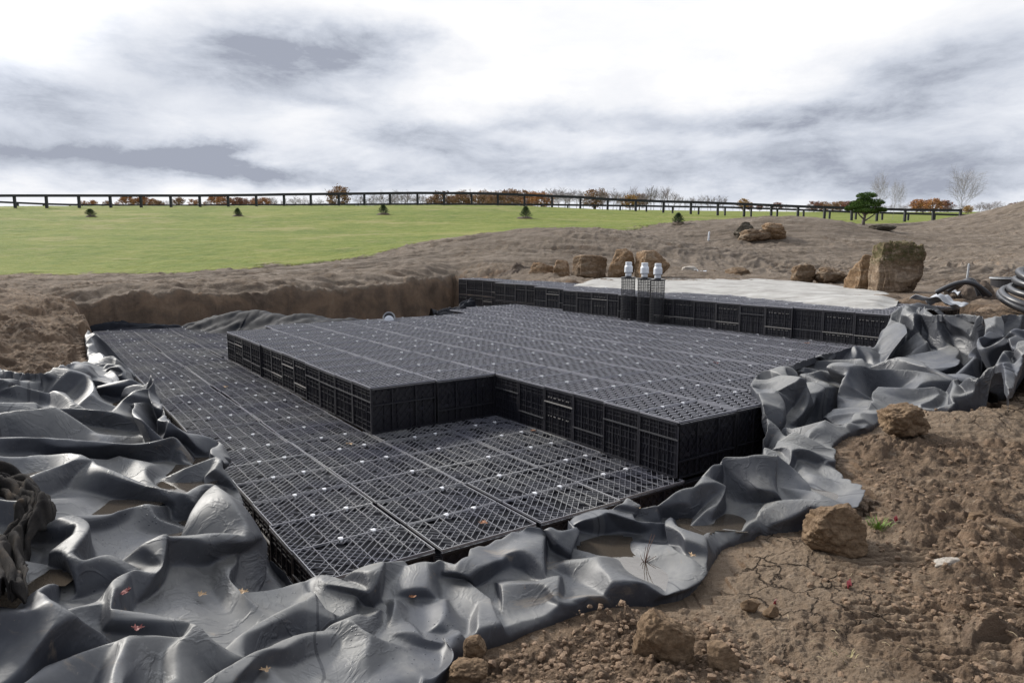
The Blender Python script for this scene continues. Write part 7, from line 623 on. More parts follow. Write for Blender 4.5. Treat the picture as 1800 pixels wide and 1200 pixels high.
15,4,8,11,8,4,3,2,19,4,9,15,21,1,8,12,0,13,5,4,15,2,18,5,1,12,4,1,6,24,10,37,18,5,0,30,4,36,0,1,1,2,3,8,5,1,4,15,8,5,14,19,2,9,10,0,24,23,29,35,2,66,52,41,55,3,20,38,27,52,4,25,18,17,26,17,14,10,11,5,0,1,3,2,0,0,1,2,2,0,1,1,0,2,0,0,1,5,2,0,7,3,4,9,0,0,5,7,10,7,9,8,5,7,10,5,9,8,4,10,11,0,12,13,6,25,25,3,22,26,4,18,0,16,8,15,22,3,0,17,7,0,9,7,2,5,33,12,0,13,2,12,28,0,13,1,2,0,20,7,2,18,13,4,12,21,30,33,34,5,14,11,0,9,4,2,10,17,6,21,20,28,64,59,41,11,28,28,35,42,6,19,18,13,8,3,4,26,21,1,2,7,9,2,0,1,3,6,6,0,0,2,0,0,1,2,1,5,0,0,7,3,4,7,1,2,3,3,6,5,7,4,5,11,14,7,13,10,2,12,15,7,32,13,36,0,15,16,1,3,2,2,14,7,2,1,3,2,0,0,1,0,3,1,1,14,5,2,21,27,14,15,8,0,0,7,2,0,6,1,0,20,15,7,14,19,46,29,30,11,10,11,3,10,9,1,8,14,272,15,27,0,16,2,3,2,0,2,33,26,22,80,71,15,19,18,26,17,22,1,23,20,5,9,8,3,24,17,1,4,3,1,1,0,2,1,0,3,2,0,1,0,0,3,2,0,5,1,0,7,1,2,9,1,2,0,4,3,4,9,8,9,15,16,7,23,16,14,32,9,7,14,17,16,4,13,10,2,0,3,0,2,2,0,2,0,2,3,8,0,2,0,2,3,7,0,2,0,9,4,19,4,7,8,1,9,8,5,15,10,14,12,21,10,1,16,25,8,21,13,24,18,12,11,1,12,11,1,9,4,2,22,9,22,15,14,51,6,5,4,3,25,40,41,32,18,92,61,17,12,1,14,31,36,8,33,34,7,9,10,5,18,15,1,6,1,3,2,1,0,0,0,1,1,2,3,0,1,5,2,0,7,1,4,9,1,0,1,3,6,3,4,5,6,0,2,0,9,12,7,15,18,4,10,5,2,16,21,2,4,5,10,0,0,0,3,3,14,3,1,8,8,0,21,2,4,6,0,0,3,2,1,1,9,25,4,2,6,3,0,18,11,3,2,7,10,5,6,0,16,18,15,17,39,6,2,24,15,18,12,14,13,0,9,4,2,8,18,21,10,21,38,1,0,5,2,4,0,1,1,8,43,30,8,38,29,4,44,39,0,17,20,4,27,30,7,0,0,3,3,0,4,10,3,5,4,1,3,2,1,0,15,10,8,15,2,8,28,9,9,6,2,35,3,0,2,0,0,0,0,1,0,0,5,2,1,8,5,0,1,5,0,8,6,2,9,8,5,5,28,4,2,3,4,4,9,0,0,0,9,0,14,3,0,6,14,9,23,29,32,33,17,1,0,1,0,2,24,11,5,8,5,4,16,1,16,0,4,2,37,18,11,32,25,6,11,10,20,9,10,2,12,1,29,6,21,44,0,20,15,2,0,4,3,0,16,45,32,0,36,33,10,44,47,4,27,20,14,37,38,13,22,0,5,3,2,0,2,1,0,5,0,2,21,1,8,10,6,0,5,2,3,16,5,0,28,9,41,1,2,1,1,0,0,1,4,0,0,9,0,0,10,5,3,12,1,0,1,2,6,11,14,1,1,8,0,0,2,5,0,12,2,0,0,0,0,1,17,10,12,22,11,31,13,10,25,25,0,7,21,6,14,2,0,2,24,11,15,38,4,30,0,5,19,21,22,10,2,17,20,13,12,0,10,0,33,12,7,16,9,4,7,12,7,24,0,0,18,41,42,3,30,41,16,40,49,3,35,26,20,65,38,29,1,10,16,18,3,12,14,1,3,4,3,0,16,3,5,4,5,0,2,1,0,3,4,2,22,1,39,0,2,1,1,2,0,0,4,1,5,8,1,3,6,5,1,4,3,14,13,6,2,7,10,1,0,2,1,0,2,0,0,1,5,9,19,1,0,0,2,22,24,2,1,0,3,0,13,23,4,15,19,1,4,9,6,20,10,15,25,52,11,20,1,3,6,15,16,8,16,15,4,11,12,2,12,9,31,14,9,30,11,12,23,8,9,22,4,0,10,47,46,19,36,41,36,28,47,11,25,54,10,43,8,16,15,8,5,0,0,4,38,2,5,20,21,7,0,19,13,0,2,2,0,2,4,1,4,6,10,10,19,1,12,9,7,10,0,1,4,0,2,1,1,6,3,1,2,0,3,6,9,8,7,1,11,3,0,3,1,0,0,6,10,20,1,0,18,13,3,14,11,9,10,22,4,15,10,2,17,13,0,25,17,6,7,23,18,32,1,2,3,28,7,23,22,9,7,13,3,38,14,13,0,11,12,2,14,13,29,8,11,30,0,8,3,5,11,13,5,6,48,31,58,21,46,43,12,6,15,6,21,18,0,1,4,2,4,0,1,2,3,5,1,27,9,4,10,6,0,1,0,1,2,2,0,2,2,2,0,5,6,6,13,0,14,9,1,6,1,3,4,1,2,0,0,0,0,0,2,0,1,6,3,24,3,3,12,7,1,6,9,5,6,3,0,0,2,0,1,12,14,9,13,0,8,2,1,0,22,9,25,1,1,9,7,4,13,35,18,3,19,2,20,4,6,11,34,9,19,4,7,38,14,13,0,11,12,0,14,11,27,4,17,16,9,14,36,14,4,9,0,1,8,33,40,3,86,95,12,7,16,7,23,18,3,29,24,8,2,2,3,3,9,4,0,1,1,0,0,0,4,1,3,1,0,2,0,1,0,4,2,5,6,8,13,1,10,7,0,6,3,3,4,0,1,4,0,0,0,1,2,1,2,2,0,0,0,0,1,1,0,3,0,1,0,1,2,1,4,5,18,1,0,14,4,5,7,0,1,0,2,0,0,3,0,6,4,3,11,11,18,21,13,8,1,27,12,12,20,21,27,8,0,40,12,11,1,12,11,0,13,14,0,6,3,33,18,13,22,0,0,10,7,9,17,0,4,46,31,20,8,96,71,33,28,21,8,45,38,10,49,38,14,19,40,15,0,1,0,14,27,16,4,9,3,2,1,3,4,1,1,1,0,0,2,0,1,6,6,13,0,10,9,3,10,7,7,10,1,6,1,2,2,3,2,1,2,0,1,1,5,2,0,2,0,0,0,2,0,6,2,2,0,2,9,18,2,5,5,0,0,0,3,2,12,2,1,3,2,3,11,1,0,3,2,6,5,5,23,1,33,52,15,10,13,19,15,6,28,20,9,20,12,11,0,13,14,0,6,7,31,14,17,18,0,8,34,3,0,41,8,2,6,33,14,56,14,7,9,86,67,15,31,20,10,45,50,10,21,20,7,23,2,35,4,7,34,12,9,10,14,13,0,14,7,5,2,0,3,2,0,0,6,2,7,4,10,13,3,14,11,7,8,3,4,3,4,3,3,7,2,2,2,2,2,6,4,0,8,0,11,16,9,17,10,12,14,21,0,9,5,0,14,16,1,1,2,1,11,29,4,6,24,2,0,5,1,2,3,0,7,5,4,0,2,27,38,15,11,0,1,13,4,14,28,19,10,14,13,1,15,16,0,0,3,29,16,15,9,12,6,54,3,4,5,0,9,4,23,8,26,15,8,3,98,93,41,15,26,34,25,32,6,39,44,0,23,6,51,1,2,2,9,1,26,4,9,16,16,17,12,
18,9,3,4,0,3,4,0,1,12,4,9,2,14,19,9,12,15,8,1,18,0,0,6,0,0,2,3,15,14,1,5,4,4,6,1,6,7,23,0,6,4,5,6,12,3,15,35,10,10,16,1,2,0,5,9,26,11,11,41,14,28,4,1,13,34,3,5,10,6,8,45,21,20,17,19,22,22,24,21,16,12,11,0,15,16,2,16,19,31,8,7,44,3,16,37,6,11,22,1,0,24,35,28,14,80,95,39,30,25,12,39,50,26,57,50,8,25,20,13,0,14,31,1,1,6,5,7,12,2,9,10,14,15,12,12,5,1,0,0,0,0,0,0,12,4,1,2,6,5,6,2,2,13,15,4,13,17,13,10,2,2,28,18,25,0,2,2,2,14,8,11,19,23,8,10,8,4,2,12,11,11,22,0,0,43,10,16,24,13,26,15,12,15,0,0,1,8,0,3,1,7,4,15,21,12,9,13,18,18,26,25,16,12,11,2,15,16,2,10,13,29,26,15,10,5,10,2,17,4,13,14,5,44,33,30,22,16,15,7,88,67,5,27,4,22,37,22,4,47,26,9,17,24,15,4,10,11,1,1,6,0,11,6,8,13,10,14,7,2,7,0,0,13,0,5,21,0,13,0,2,5,56,33,2,8,18,12,18,14,19,7,5,19,3,0,3,5,3,1,8,6,4,10,8,20,11,7,22,10,12,31,0,6,8,0,1,2,3,6,13,3,10,1,8,11,10,0,6,8,1,1,13,9,4,13,15,14,3,1,5,3,10,9,34,12,11,0,15,16,0,14,17,31,14,9,38,15,12,33,12,7,40,23,18,26,29,0,9,112,57,11,34,21,5,51,10,28,43,18,2,47,32,5,5,18,9,0,12,3,0,1,2,8,27,8,1,1,0,13,2,3,2,6,12,0,1,1,2,5,3,62,9,25,13,0,29,0,2,0,1,1,0,6,4,4,12,12,20,5,3,16,6,10,21,3,3,7,4,4,14,0,2,0,0,0,0,13,18,17,6,5,0,2,2,26,4,3,7,3,1,17,15,8,9,21,22,20,16,19,27,6,7,38,12,11,0,13,14,0,16,15,29,12,7,38,17,12,35,10,7,16,0,10,32,53,22,10,38,31,4,114,47,31,0,9,23,43,28,14,75,0,38,23,22,2,7,12,1,0,9,1,9,2,5,3,10,20,16,2,2,10,2,1,10,24,9,5,6,11,34,19,0,8,11,11,2,7,5,0,1,3,1,2,12,0,4,13,1,1,11,2,4,16,0,0,0,0,0,0,0,0,0,1,4,9,5,10,7,6,1,12,3,6,12,4,5,11,3,2,9,15,14,1,19,12,24,18,25,41,2,1,38,12,11,0,13,12,0,20,17,27,10,2,28,21,16,27,6,0,6,8,13,36,41,26,20,15,6,3,76,55,9,50,31,37,15,2,4,37,4,18,37,16,20,25,44,8,40,0,5,9,9,8,2,4,1,8,1,1,29,34,11,9,4,11,6,3,14,16,5,6,18,7,0,10,15,7,2,5,27,0,0,1,0,2,12,0,0,0,0,2,0,0,0,0,0,0,0,0,0,0,9,14,17,6,5,4,2,2,8,1,0,0,2,0,2,5,8,7,17,12,4,9,6,24,22,31,49,7,6,36,12,11,0,11,8,0,28,29,17,3,14,24,5,2,10,2,6,3,0,2,0,23,12,26,17,24,1,52,45,19,54,9,75,0,0,21,21,1,32,25,3,36,27,5,42,26,12,9,3,6,5,7,6,0,5,4,8,15,18,10,23,20,15,3,0,1,6,1,4,18,7,12,22,19,5,8,7,21,1,2,0,0,0,0,0,1,0,1,2,0,0,0,0,0,0,0,0,2,5,9,8,13,6,0,12,2,2,2,0,1,6,0,2,1,7,12,7,11,8,14,3,2,16,26,43,23,21,22,6,12,11,0,11,0,0,6,11,20,8,4,1,6,14,21,1,1,11,2,0,8,23,20,42,21,16,0,42,19,23,34,19,49,10,2,37,3,0,8,11,5,28,6,17,26,6,5,10,5,4,6,17,12,2,11,12,14,7,6,6,9,12,4,3,6,0,5,6,3,4,3,4,20,17,1,10,9,23,1,2,0,0,0,0,0,0,0,0,0,0,3,1,10,1,0,6,2,4,9,3,3,25,4,8,26,0,3,6,9,17,8,4,2,1,3,40,31,3,4,16,11,1,27,30,39,28,23,24,1,12,11,0,2,5,310,13,19,0,18,4,4,2,4,15,1,1,3,2,2,10,2,3,10,1,3,6,9,18,22,21,18,12,20,15,15,28,11,63,8,6,33,6,1,5,2,11,14,2,23,42,3,0,18,1,2,1,9,8,2,9,8,10,11,14,12,13,12,6,5,8,1,7,6,3,6,5,6,20,15,0,12,11,23,1,2,1,0,1,4,1,0,6,2,4,7,0,0,5,5,1,13,2,4,22,1,1,10,5,13,8,2,6,1,4,14,19,17,15,29,2,22,0,12,8,24,2,19,17,0,1,1,15,12,28,14,13,0,0,1,310,11,11,0,26,26,28,0,3,25,5,9,17,4,0,12,1,9,16,3,1,6,6,4,17,9,13,17,10,14,38,21,28,30,14,11,13,12,0,67,2,10,35,2,4,11,6,27,22,4,21,36,6,3,1,1,9,11,9,4,3,3,12,28,5,16,24,13,16,12,11,12,2,9,8,7,6,7,10,14,7,0,16,13,21,0,0,9,0,2,5,1,1,1,1,2,0,2,0,18,1,1,10,1,3,4,3,5,0,2,4,1,13,19,35,0,1,0,1,16,13,19,11,10,10,38,9,32,9,18,17,6,21,5,4,34,14,13,0,14,14,646,0,27,0,12,12,308,9,9,0,7,7,0,9,9,2,24,26,28,2,8,41,1,15,4,2,2,8,3,7,16,1,7,4,4,6,11,1,3,17,0,1,0,7,0,13,12,3,34,7,22,42,8,5,7,1,12,53,2,7,4,0,1,4,4,7,5,2,15,15,6,9,5,4,3,1,5,0,11,0,4,22,1,10,24,13,14,22,17,20,10,17,16,13,2,1,4,18,11,8,20,11,15,4,3,9,0,2,2,0,1,6,3,0,6,3,5,4,2,4,1,1,0,0,4,14,27,0,21,1,9,11,3,47,6,9,26,26,11,5,8,4,3,2,4,38,3,10,23,10,9,8,13,28,16,15,0,27,0,0,0,0,0,38,38,8,0,25,0,12,12,306,9,9,0,7,7,2,9,6,30,18,12,10,18,16,0,8,3,33,5,13,5,3,4,13,0,7,28,1,5,2,2,6,3,4,2,15,5,7,9,2,4,2,2,2,4,1,4,7,4,3,14,2,8,40,4,3,4,5,11,7,1,10,17,0,10,17,2,0,4,6,9,9,4,11,11,2,13,17,1,1,17,7,2,0,8,2,34,5,12,30,15,16,20,13,16,2,9,8,3,16,15,6,12,5,7,4,1,5,2,0,1,1,3,6,3,3,4,3,3,0,10,28,19,0,5,19,5,10,2,0,1,2,11,37,11,29,38,3,13,4,10,0,0,4,1,1,4,52,25,21,0,16,0,7,2,30,25,0,0,2,2,0,14,13,1,6,8,306,9,11,0,11,2,32,18,12,10,18,6,55,2,13,20,2,2,0,5,7,11,0,10,18,2,0,2,1,1,2,1,1,0,6,
10,9,7,13,21,2,0,0,6,8,10,0,0,6,0,0,1,3,2,11,2,1,2,2,9,46,0,2,1,0,18,23,1,4,7,2,0,1,0,0,0,2,7,3,2,9,11,2,9,13,6,5,9,3,2,13,4,5,20,0,8,30,13,8,28,15,16,12,15,18,3,16,17,0,10,1,5,2,1,1,3,5,4,6,6,5,4,6,5,2,0,23,5,15,5,5,13,6,19,7,24,32,26,15,1,2,0,7,10,17,11,6,11,5,4,1,17,20,24,5,3,8,28,17,2,16,15,0,13,14,1,0,0,2,8,7,0,10,9,2,16,30,304,11,19,0,11,13,0,9,3,46,32,8,57,0,2,3,2,6,12,5,10,11,4,19,28,5,6,12,2,1,3,2,2,3,1,5,2,2,6,1,2,0,21,1,5,5,4,12,20,0,5,9,1,1,4,0,2,3,2,1,8,1,0,12,1,11,10,2,16,9,2,8,13,0,2,1,1,1,3,0,1,0,0,0,1,1,9,3,4,0,0,4,5,7,2,3,17,0,0,19,1,1,3,8,13,32,7,4,32,17,14,26,25,24,6,6,1,0,24,5,11,8,10,17,0,5,6,4,0,11,5,19,15,15,21,14,7,0,10,16,8,21,4,20,32,0,0,0,2,0,0,4,1,21,1,6,15,1,13,6,2,4,5,21,42,13,4,15,34,16,15,0,13,14,1,4,3,0,5,6,2,12,11,2,11,3,0,6,23,50,4,8,10,16,24,45,3,11,7,3,0,19,4,2,16,3,8,15,1,6,1,2,13,32,1,2,2,2,1,5,0,2,0,4,4,3,3,11,19,4,10,2,1,1,11,5,3,60,1,2,2,2,1,1,6,0,9,2,0,5,0,10,7,0,6,9,1,2,3,0,1,0,2,11,9,3,5,3,3,5,0,8,12,6,1,1,0,0,2,6,2,1,3,4,3,15,8,3,11,4,1,7,4,3,6,3,1,24,11,6,28,15,8,14,15,8,6,22,3,15,4,10,7,5,17,29,11,19,6,0,1,8,4,4,7,16,22,0,0,1,2,0,2,2,0,1,8,1,4,8,1,3,15,1,18,9,0,19,2,2,11,4,17,44,21,0,7,34,16,15,0,15,16,0,6,5,1,3,4,2,8,7,0,8,7,2,13,0,0,20,22,47,10,19,58,1,2,2,0,11,1,0,1,7,1,2,1,0,2,1,7,14,15,2,0,2,0,13,30,0,0,0,2,2,1,2,6,11,1,4,2,2,7,1,0,8,2,0,11,16,0,3,14,0,2,0,0,1,3,1,0,1,1,2,1,1,1,2,1,0,1,6,4,35,3,5,1,1,3,1,4,8,2,2,2,8,2,2,2,0,0,0,0,1,2,1,2,1,0,1,7,3,10,23,4,1,13,14,11,4,6,5,16,3,0,20,7,2,20,11,8,14,1,7,43,9,11,2,1,3,10,0,1,1,10,12,7,10,10,16,2,2,1,0,3,10,3,2,19,1,0,0,0,0,28,0,8,29,35,28,9,2,1,0,32,39,4,1,18,5,13,10,28,11,12,5,8,7,3,13,14,12,8,7,0,11,8,0,12,10,67,12,27,82,33,28,28,7,0,4,32,27,11,10,3,17,0,4,13,7,18,19,0,0,0,4,13,32,2,10,15,1,0,2,2,2,4,0,5,1,0,9,7,0,12,2,3,9,20,1,0,8,2,0,2,0,0,2,1,3,0,2,4,1,6,6,33,3,3,7,5,9,0,2,4,2,4,4,4,2,4,8,0,0,4,0,0,1,0,0,0,0,0,2,0,0,0,0,0,7,1,2,11,5,8,21,7,1,13,5,1,3,16,3,12,12,5,24,15,15,0,9,7,8,3,1,10,4,8,11,18,16,4,4,2,12,0,1,0,0,0,3,0,0,0,0,0,4,5,5,12,11,4,16,10,4,45,15,14,15,21,22,10,2,0,6,20,15,18,16,15,0,11,12,3,18,17,17,21,22,22,10,9,2,10,9,0,11,10,2,10,2,83,12,17,100,31,2,20,13,20,4,8,3,8,30,25,9,10,1,19,1,16,33,23,12,17,8,1,4,14,9,14,0,6,18,0,6,2,4,15,5,2,10,23,3,13,20,3,3,18,7,4,12,4,0,3,0,2,0,8,6,27,3,5,9,0,0,0,2,14,4,1,19,1,4,8,14,0,2,6,1,0,6,0,1,1,0,2,0,0,1,1,0,0,2,0,2,0,5,3,10,9,5,8,2,3,2,7,13,0,18,3,35,4,6,13,5,3,2,5,5,12,3,2,1,10,18,9,4,14,34,7,0,8,10,7,13,2,0,17,4,0,8,0,0,0,2,4,1,3,2,11,1,4,4,3,0,3,5,12,7,3,4,9,2,5,7,9,4,40,14,13,2,11,12,3,26,25,23,1,4,36,27,26,7,12,11,0,11,8,0,32,5,91,5,11,100,19,4,22,13,8,10,13,14,4,22,23,6,12,5,5,16,2,31,5,8,19,9,8,11,10,1,20,1,4,2,2,5,1,2,2,5,1,5,6,1,1,4,3,3,10,3,0,8,8,6,35,23,15,13,5,1,0,16,2,8,14,14,10,2,2,0,0,2,10,1,1,8,0,0,1,0,0,8,1,0,2,0,2,0,0,1,2,21,9,14,6,2,1,13,9,0,3,0,1,26,12,1,3,6,6,9,23,47,4,7,6,8,6,11,2,5,8,16,26,30,3,2,0,1,2,3,13,10,18,10,7,9,6,5,9,2,0,5,4,2,7,5,7,15,8,8,20,1,4,1,5,4,11,9,10,7,13,20,7,14,23,3,11,6,36,16,15,2,15,16,0,4,5,39,30,27,8,33,34,32,10,9,2,10,9,0,9,4,2,12,19,2,4,10,21,3,11,30,21,8,22,25,22,4,1,1,10,28,15,8,18,5,13,18,0,31,33,11,37,16,2,10,12,22,20,1,3,2,0,0,0,2,1,0,0,2,1,5,0,21,17,13,7,1,1,0,2,0,0,9,0,3,24,3,26,8,22,4,2,1,4,0,2,1,0,1,1,0,2,2,0,1,6,5,1,14,15,1,12,1,1,0,6,1,3,4,4,4,4,0,4,20,2,17,15,21,33,19,7,4,6,10,7,0,5,14,8,28,19,6,1,2,6,3,5,4,2,8,1,1,18,13,12,30,6,5,7,4,5,9,1,2,25,8,6,18,2,3,10,4,5,9,5,7,16,2,4,17,9,16,15,17,30,5,18,23,1,15,4,30,16,19,4,15,16,1,34,33,31,1,4,44,31,30,9,10,9,0,7,0,0,10,5,16,8,2,19,3,8,9,0,15,20,9,0,18,9,6,12,15,12,10,0,1,10,5,2,2,38,2,15,2,9,15,0,7,13,4,2,1,2,2,3,1,2,3,3,0,19,21,17,9,3,1,2,6,4,1,8,2,2,6,4,6,9,6,9,16,8,48,6,1,17,0,1,0,0,0,8,7,3,16,9,1,10,3,1,2,2,0,0,1,1,2,6,2,4,8,2,8,26,6,31,19,23,33,31,9,8,13,2,10,12,0,5,4,8,13,32,24,18,1,1,0,2,2,1,2,5,11,4,0,7,1,0,16,15,14,32,3,4,4,12,9,11,4,3,11,0,2,15,6,0,10,2,13,6,7,9,22,0,0,2,8,16,25,19,38,15,6,5,0,11,13,16,13,14,1,6,7,45,32,15,56,39,26,5,10,9,0,10,9,2,2,1,310,15,19,0,10,5,34,2,2,0,8,2,23,7,16,29,13,0,11,12,7,6,6,17,28,2,0,10,2,1,14,6,4,16,1,8,6,1,5,11,1,4,9,
1,2,11,0,6,27,25,19,13,3,5,2,2,2,0,12,6,0,12,6,8,4,1,12,0,2,6,1,6,15,2,2,30,9,3,14,13,5,12,17,7,8,1,3,8,4,0,4,12,0,2,24,12,5,5,0,1,24,4,53,19,15,19,23,7,4,13,0,16,4,0,1,14,1,0,28,30,2,0,0,0,2,0,0,1,0,0,0,2,0,2,0,9,3,0,21,4,9,22,1,6,16,7,12,12,2,0,0,6,11,17,0,2,0,2,12,5,0,17,12,3,11,12,5,3,14,12,0,11,3,18,13,17,12,0,13,14,0,2,15,41,24,6,4,0,9,38,27,22,0,8,9,0,10,9,0,2,4,308,11,15,2,5,29,216,10,60,157,41,17,16,6,1,2,20,2,15,28,25,41,3,0,29,25,24,23,1,0,0,10,5,0,16,27,30,12,4,34,7,20,36,16,3,11,1,22,71,29,23,13,5,11,8,0,4,0,6,4,1,18,8,12,2,1,12,2,2,4,1,1,2,5,0,24,37,9,16,3,1,6,4,2,0,16,6,3,14,4,9,10,2,5,6,0,5,8,2,9,1,1,21,17,11,9,9,5,0,11,3,10,10,4,11,24,28,28,0,1,1,0,4,2,7,3,16,5,0,6,5,0,4,5,0,4,2,1,1,20,17,29,5,10,37,4,2,4,8,0,22,0,4,6,1,4,2,0,1,2,2,4,1,1,12,3,2,15,6,5,11,12,21,7,16,3,6,0,14,18,25,11,12,8,18,33,12,1,34,47,4,5,6,5,7,40,19,18,19,6,9,3,3,4,592,7,13,283,7,2,298,16,56,291,5,53,39,28,5,40,2,3,14,4,3,2,1,24,26,3,2,3,0,23,37,15,1,23,17,6,13,17,32,0,0,1,3,28,23,1,4,1,1,5,1,4,1,3,0,2,8,3,14,14,6,8,0,52,1,15,19,1,2,10,3,1,8,11,1,16,21,3,6,6,2,1,4,0,1,8,2,1,14,4,13,4,2,7,2,0,5,2,2,7,3,1,5,5,3,11,17,17,4,3,0,2,14,10,9,14,24,12,2,9,20,2,10,2,0,1,1,3,2,21,3,2,5,0,0,0,8,11,22,3,1,14,11,14,16,14,15,21,0,7,21,7,2,13,4,2,6,8,6,22,5,0,14,2,0,3,4,10,9,7,18,9,9,4,7,6,8,6,10,15,12,17,17,4,11,12,14,4,25,24,26,1,27,27,22,45,20,11,46,31,22,19,2,9,13,1,11,19,2,7,346,60,1,351,27,19,4,7,34,21,11,10,29,8,15,16,2,1,0,6,1,4,6,0,8,10,16,18,4,1,1,13,17,17,21,6,25,23,12,5,7,12,0,16,19,4,17,13,16,24,10,13,24,24,12,6,6,20,7,39,5,1,14,38,19,5,10,9,0,4,3,2,5,8,0,7,12,2,7,6,4,3,10,2,15,2,2,7,0,0,3,0,0,1,1,2,3,0,0,3,7,7,5,2,4,0,2,0,0,4,14,8,4,4,10,1,11,6,15,20,24,8,3,3,8,5,15,2,1,11,1,0,5,5,8,9,6,9,10,0,1,22,19,12,20,7,0,2,26,21,11,6,9,9,21,0,20,3,0,0,0,4,0,10,2,7,3,3,2,6,8,6,18,20,3,23,11,29,11,12,16,0,15,32,8,4,3,10,31,65,14,7,0,10,4,38,6,12,36,32,26,47,79,30,72,14,4,5,16,37,35,15,23,41,35,24,27,8,7,2,10,7,6,6,1,2,14,0,12,10,0,10,10,16,14,4,5,3,23,25,23,25,10,11,17,24,3,48,8,26,0,2,4,0,0,6,3,13,16,0,1,1,13,7,16,4,2,1,3,0,2,2,0,1,10,6,9,8,6,17,15,1,31,6,1,4,0,1,2,4,0,4,0,0,2,2,0,4,1,1,3,7,9,1,4,10,1,4,10,4,4,8,16,0,1,8,7,18,15,3,7,34,7,2,2,14,7,3,6,5,9,2,3,11,5,4,15,7,8,7,10,9,10,4,0,18,0,5,9,17,10,44,10,9,15,12,0,17,2,2,5,7,13,16,13,5,12,8,12,5,4,6,7,15,4,15,11,12,12,30,19,18,25,40,6,28,33,25,11,14,39,7,8,7,3,9,6,40,7,0,4,16,114,37,34,14,4,9,39,2,63,59,21,2,21,3,4,5,0,0,2,6,3,4,2,0,2,10,0,4,6,3,0,2,5,0,10,0,8,5,4,6,13,18,21,14,16,30,3,1,10,3,13,6,0,2,2,1,0,0,0,1,2,6,4,9,2,2,9,3,2,15,11,1,13,2,1,0,13,4,7,4,1,2,5,2,3,11,2,0,18,11,4,15,0,0,36,16,20,0,9,1,4,10,10,0,0,12,3,1,8,1,5,6,2,8,7,5,6,10,3,2,0,13,2,10,20,11,11,8,7,19,7,6,17,19,10,13,1,0,1,20,35,64,10,1,44,15,18,1,8,4,29,8,4,37,1,12,19,0,2,3,4,7,10,3,5,10,19,2,3,16,19,1,11,12,6,18,15,38,2,14,8,9,4,6,14,9,55,31,18,31,0,1,2,36,21,11,44,0,118,6,18,20,25,0,41,27,31,47,13,7,21,7,0,7,7,4,7,0,2,0,4,1,4,14,2,8,10,16,4,5,9,36,7,5,14,4,1,2,3,0,2,14,10,19,3,1,0,1,2,2,4,6,5,0,6,27,5,0,9,4,0,2,9,3,7,3,1,1,4,4,2,9,1,3,13,4,3,5,0,0,8,0,2,26,1,1,20,7,36,35,13,27,20,26,12,4,4,20,3,5,12,2,0,2,0,4,5,4,0,3,7,0,12,17,10,10,8,2,5,7,4,2,14,7,3,12,9,21,3,4,9,1,0,3,0,8,4,16,23,30,6,21,80,7,0,14,5,12,43,0,12,37,1,14,37,1,6,9,8,13,0,3,17,15,23,26,28,14,15,3,11,12,2,5,4,42,30,29,25,37,6,38,30,5,27,4,2,29,19,30,21,10,37,5,46,0,78,14,54,32,13,21,17,13,11,23,13,15,27,3,1,9,5,3,7,5,0,7,7,0,3,16,14,22,0,8,13,4,3,8,0,3,12,2,3,6,6,5,10,3,19,7,14,42,3,3,4,7,5,3,9,5,3,11,11,0,11,2,0,2,1,2,2,2,2,4,3,0,1,9,1,7,2,0,2,28,4,12,58,37,52,12,4,5,37,22,11,21,10,4,9,1,1,11,10,25,5,4,7,4,1,6,0,1,4,2,0,8,3,0,14,5,2,8,11,4,4,7,6,1,16,11,0,16,7,19,1,0,11,25,30,25,17,6,35,32,27,36,30,31,74,5,11,70,8,1,0,1,6,55,5,14,45,33,18,43,28,3,14,2,15,12,29,28,6,14,13,3,13,14,0,5,4,36,32,3,19,43,3,56,9,1,7,30,45,45,8,22,43,11,14,9,52,13,88,30,54,54,2,0,2,21,31,35,17,5,27,11,5,21,3,0,5,0,0,1,0,0,9,3,4,11,3,6,9,4,3,4,21,1,19,8,29,30,18,40,4,0,2,0,4,0,1,2,4,18,2,2,12,0,2,8,1,2,3,0,5,17,1,1,5,2,0,4,1,0,6,4,9,25,7,6,9,6,6,2,34,27,18,36,0,62,4,3,22,9,6,19,37,12,39,
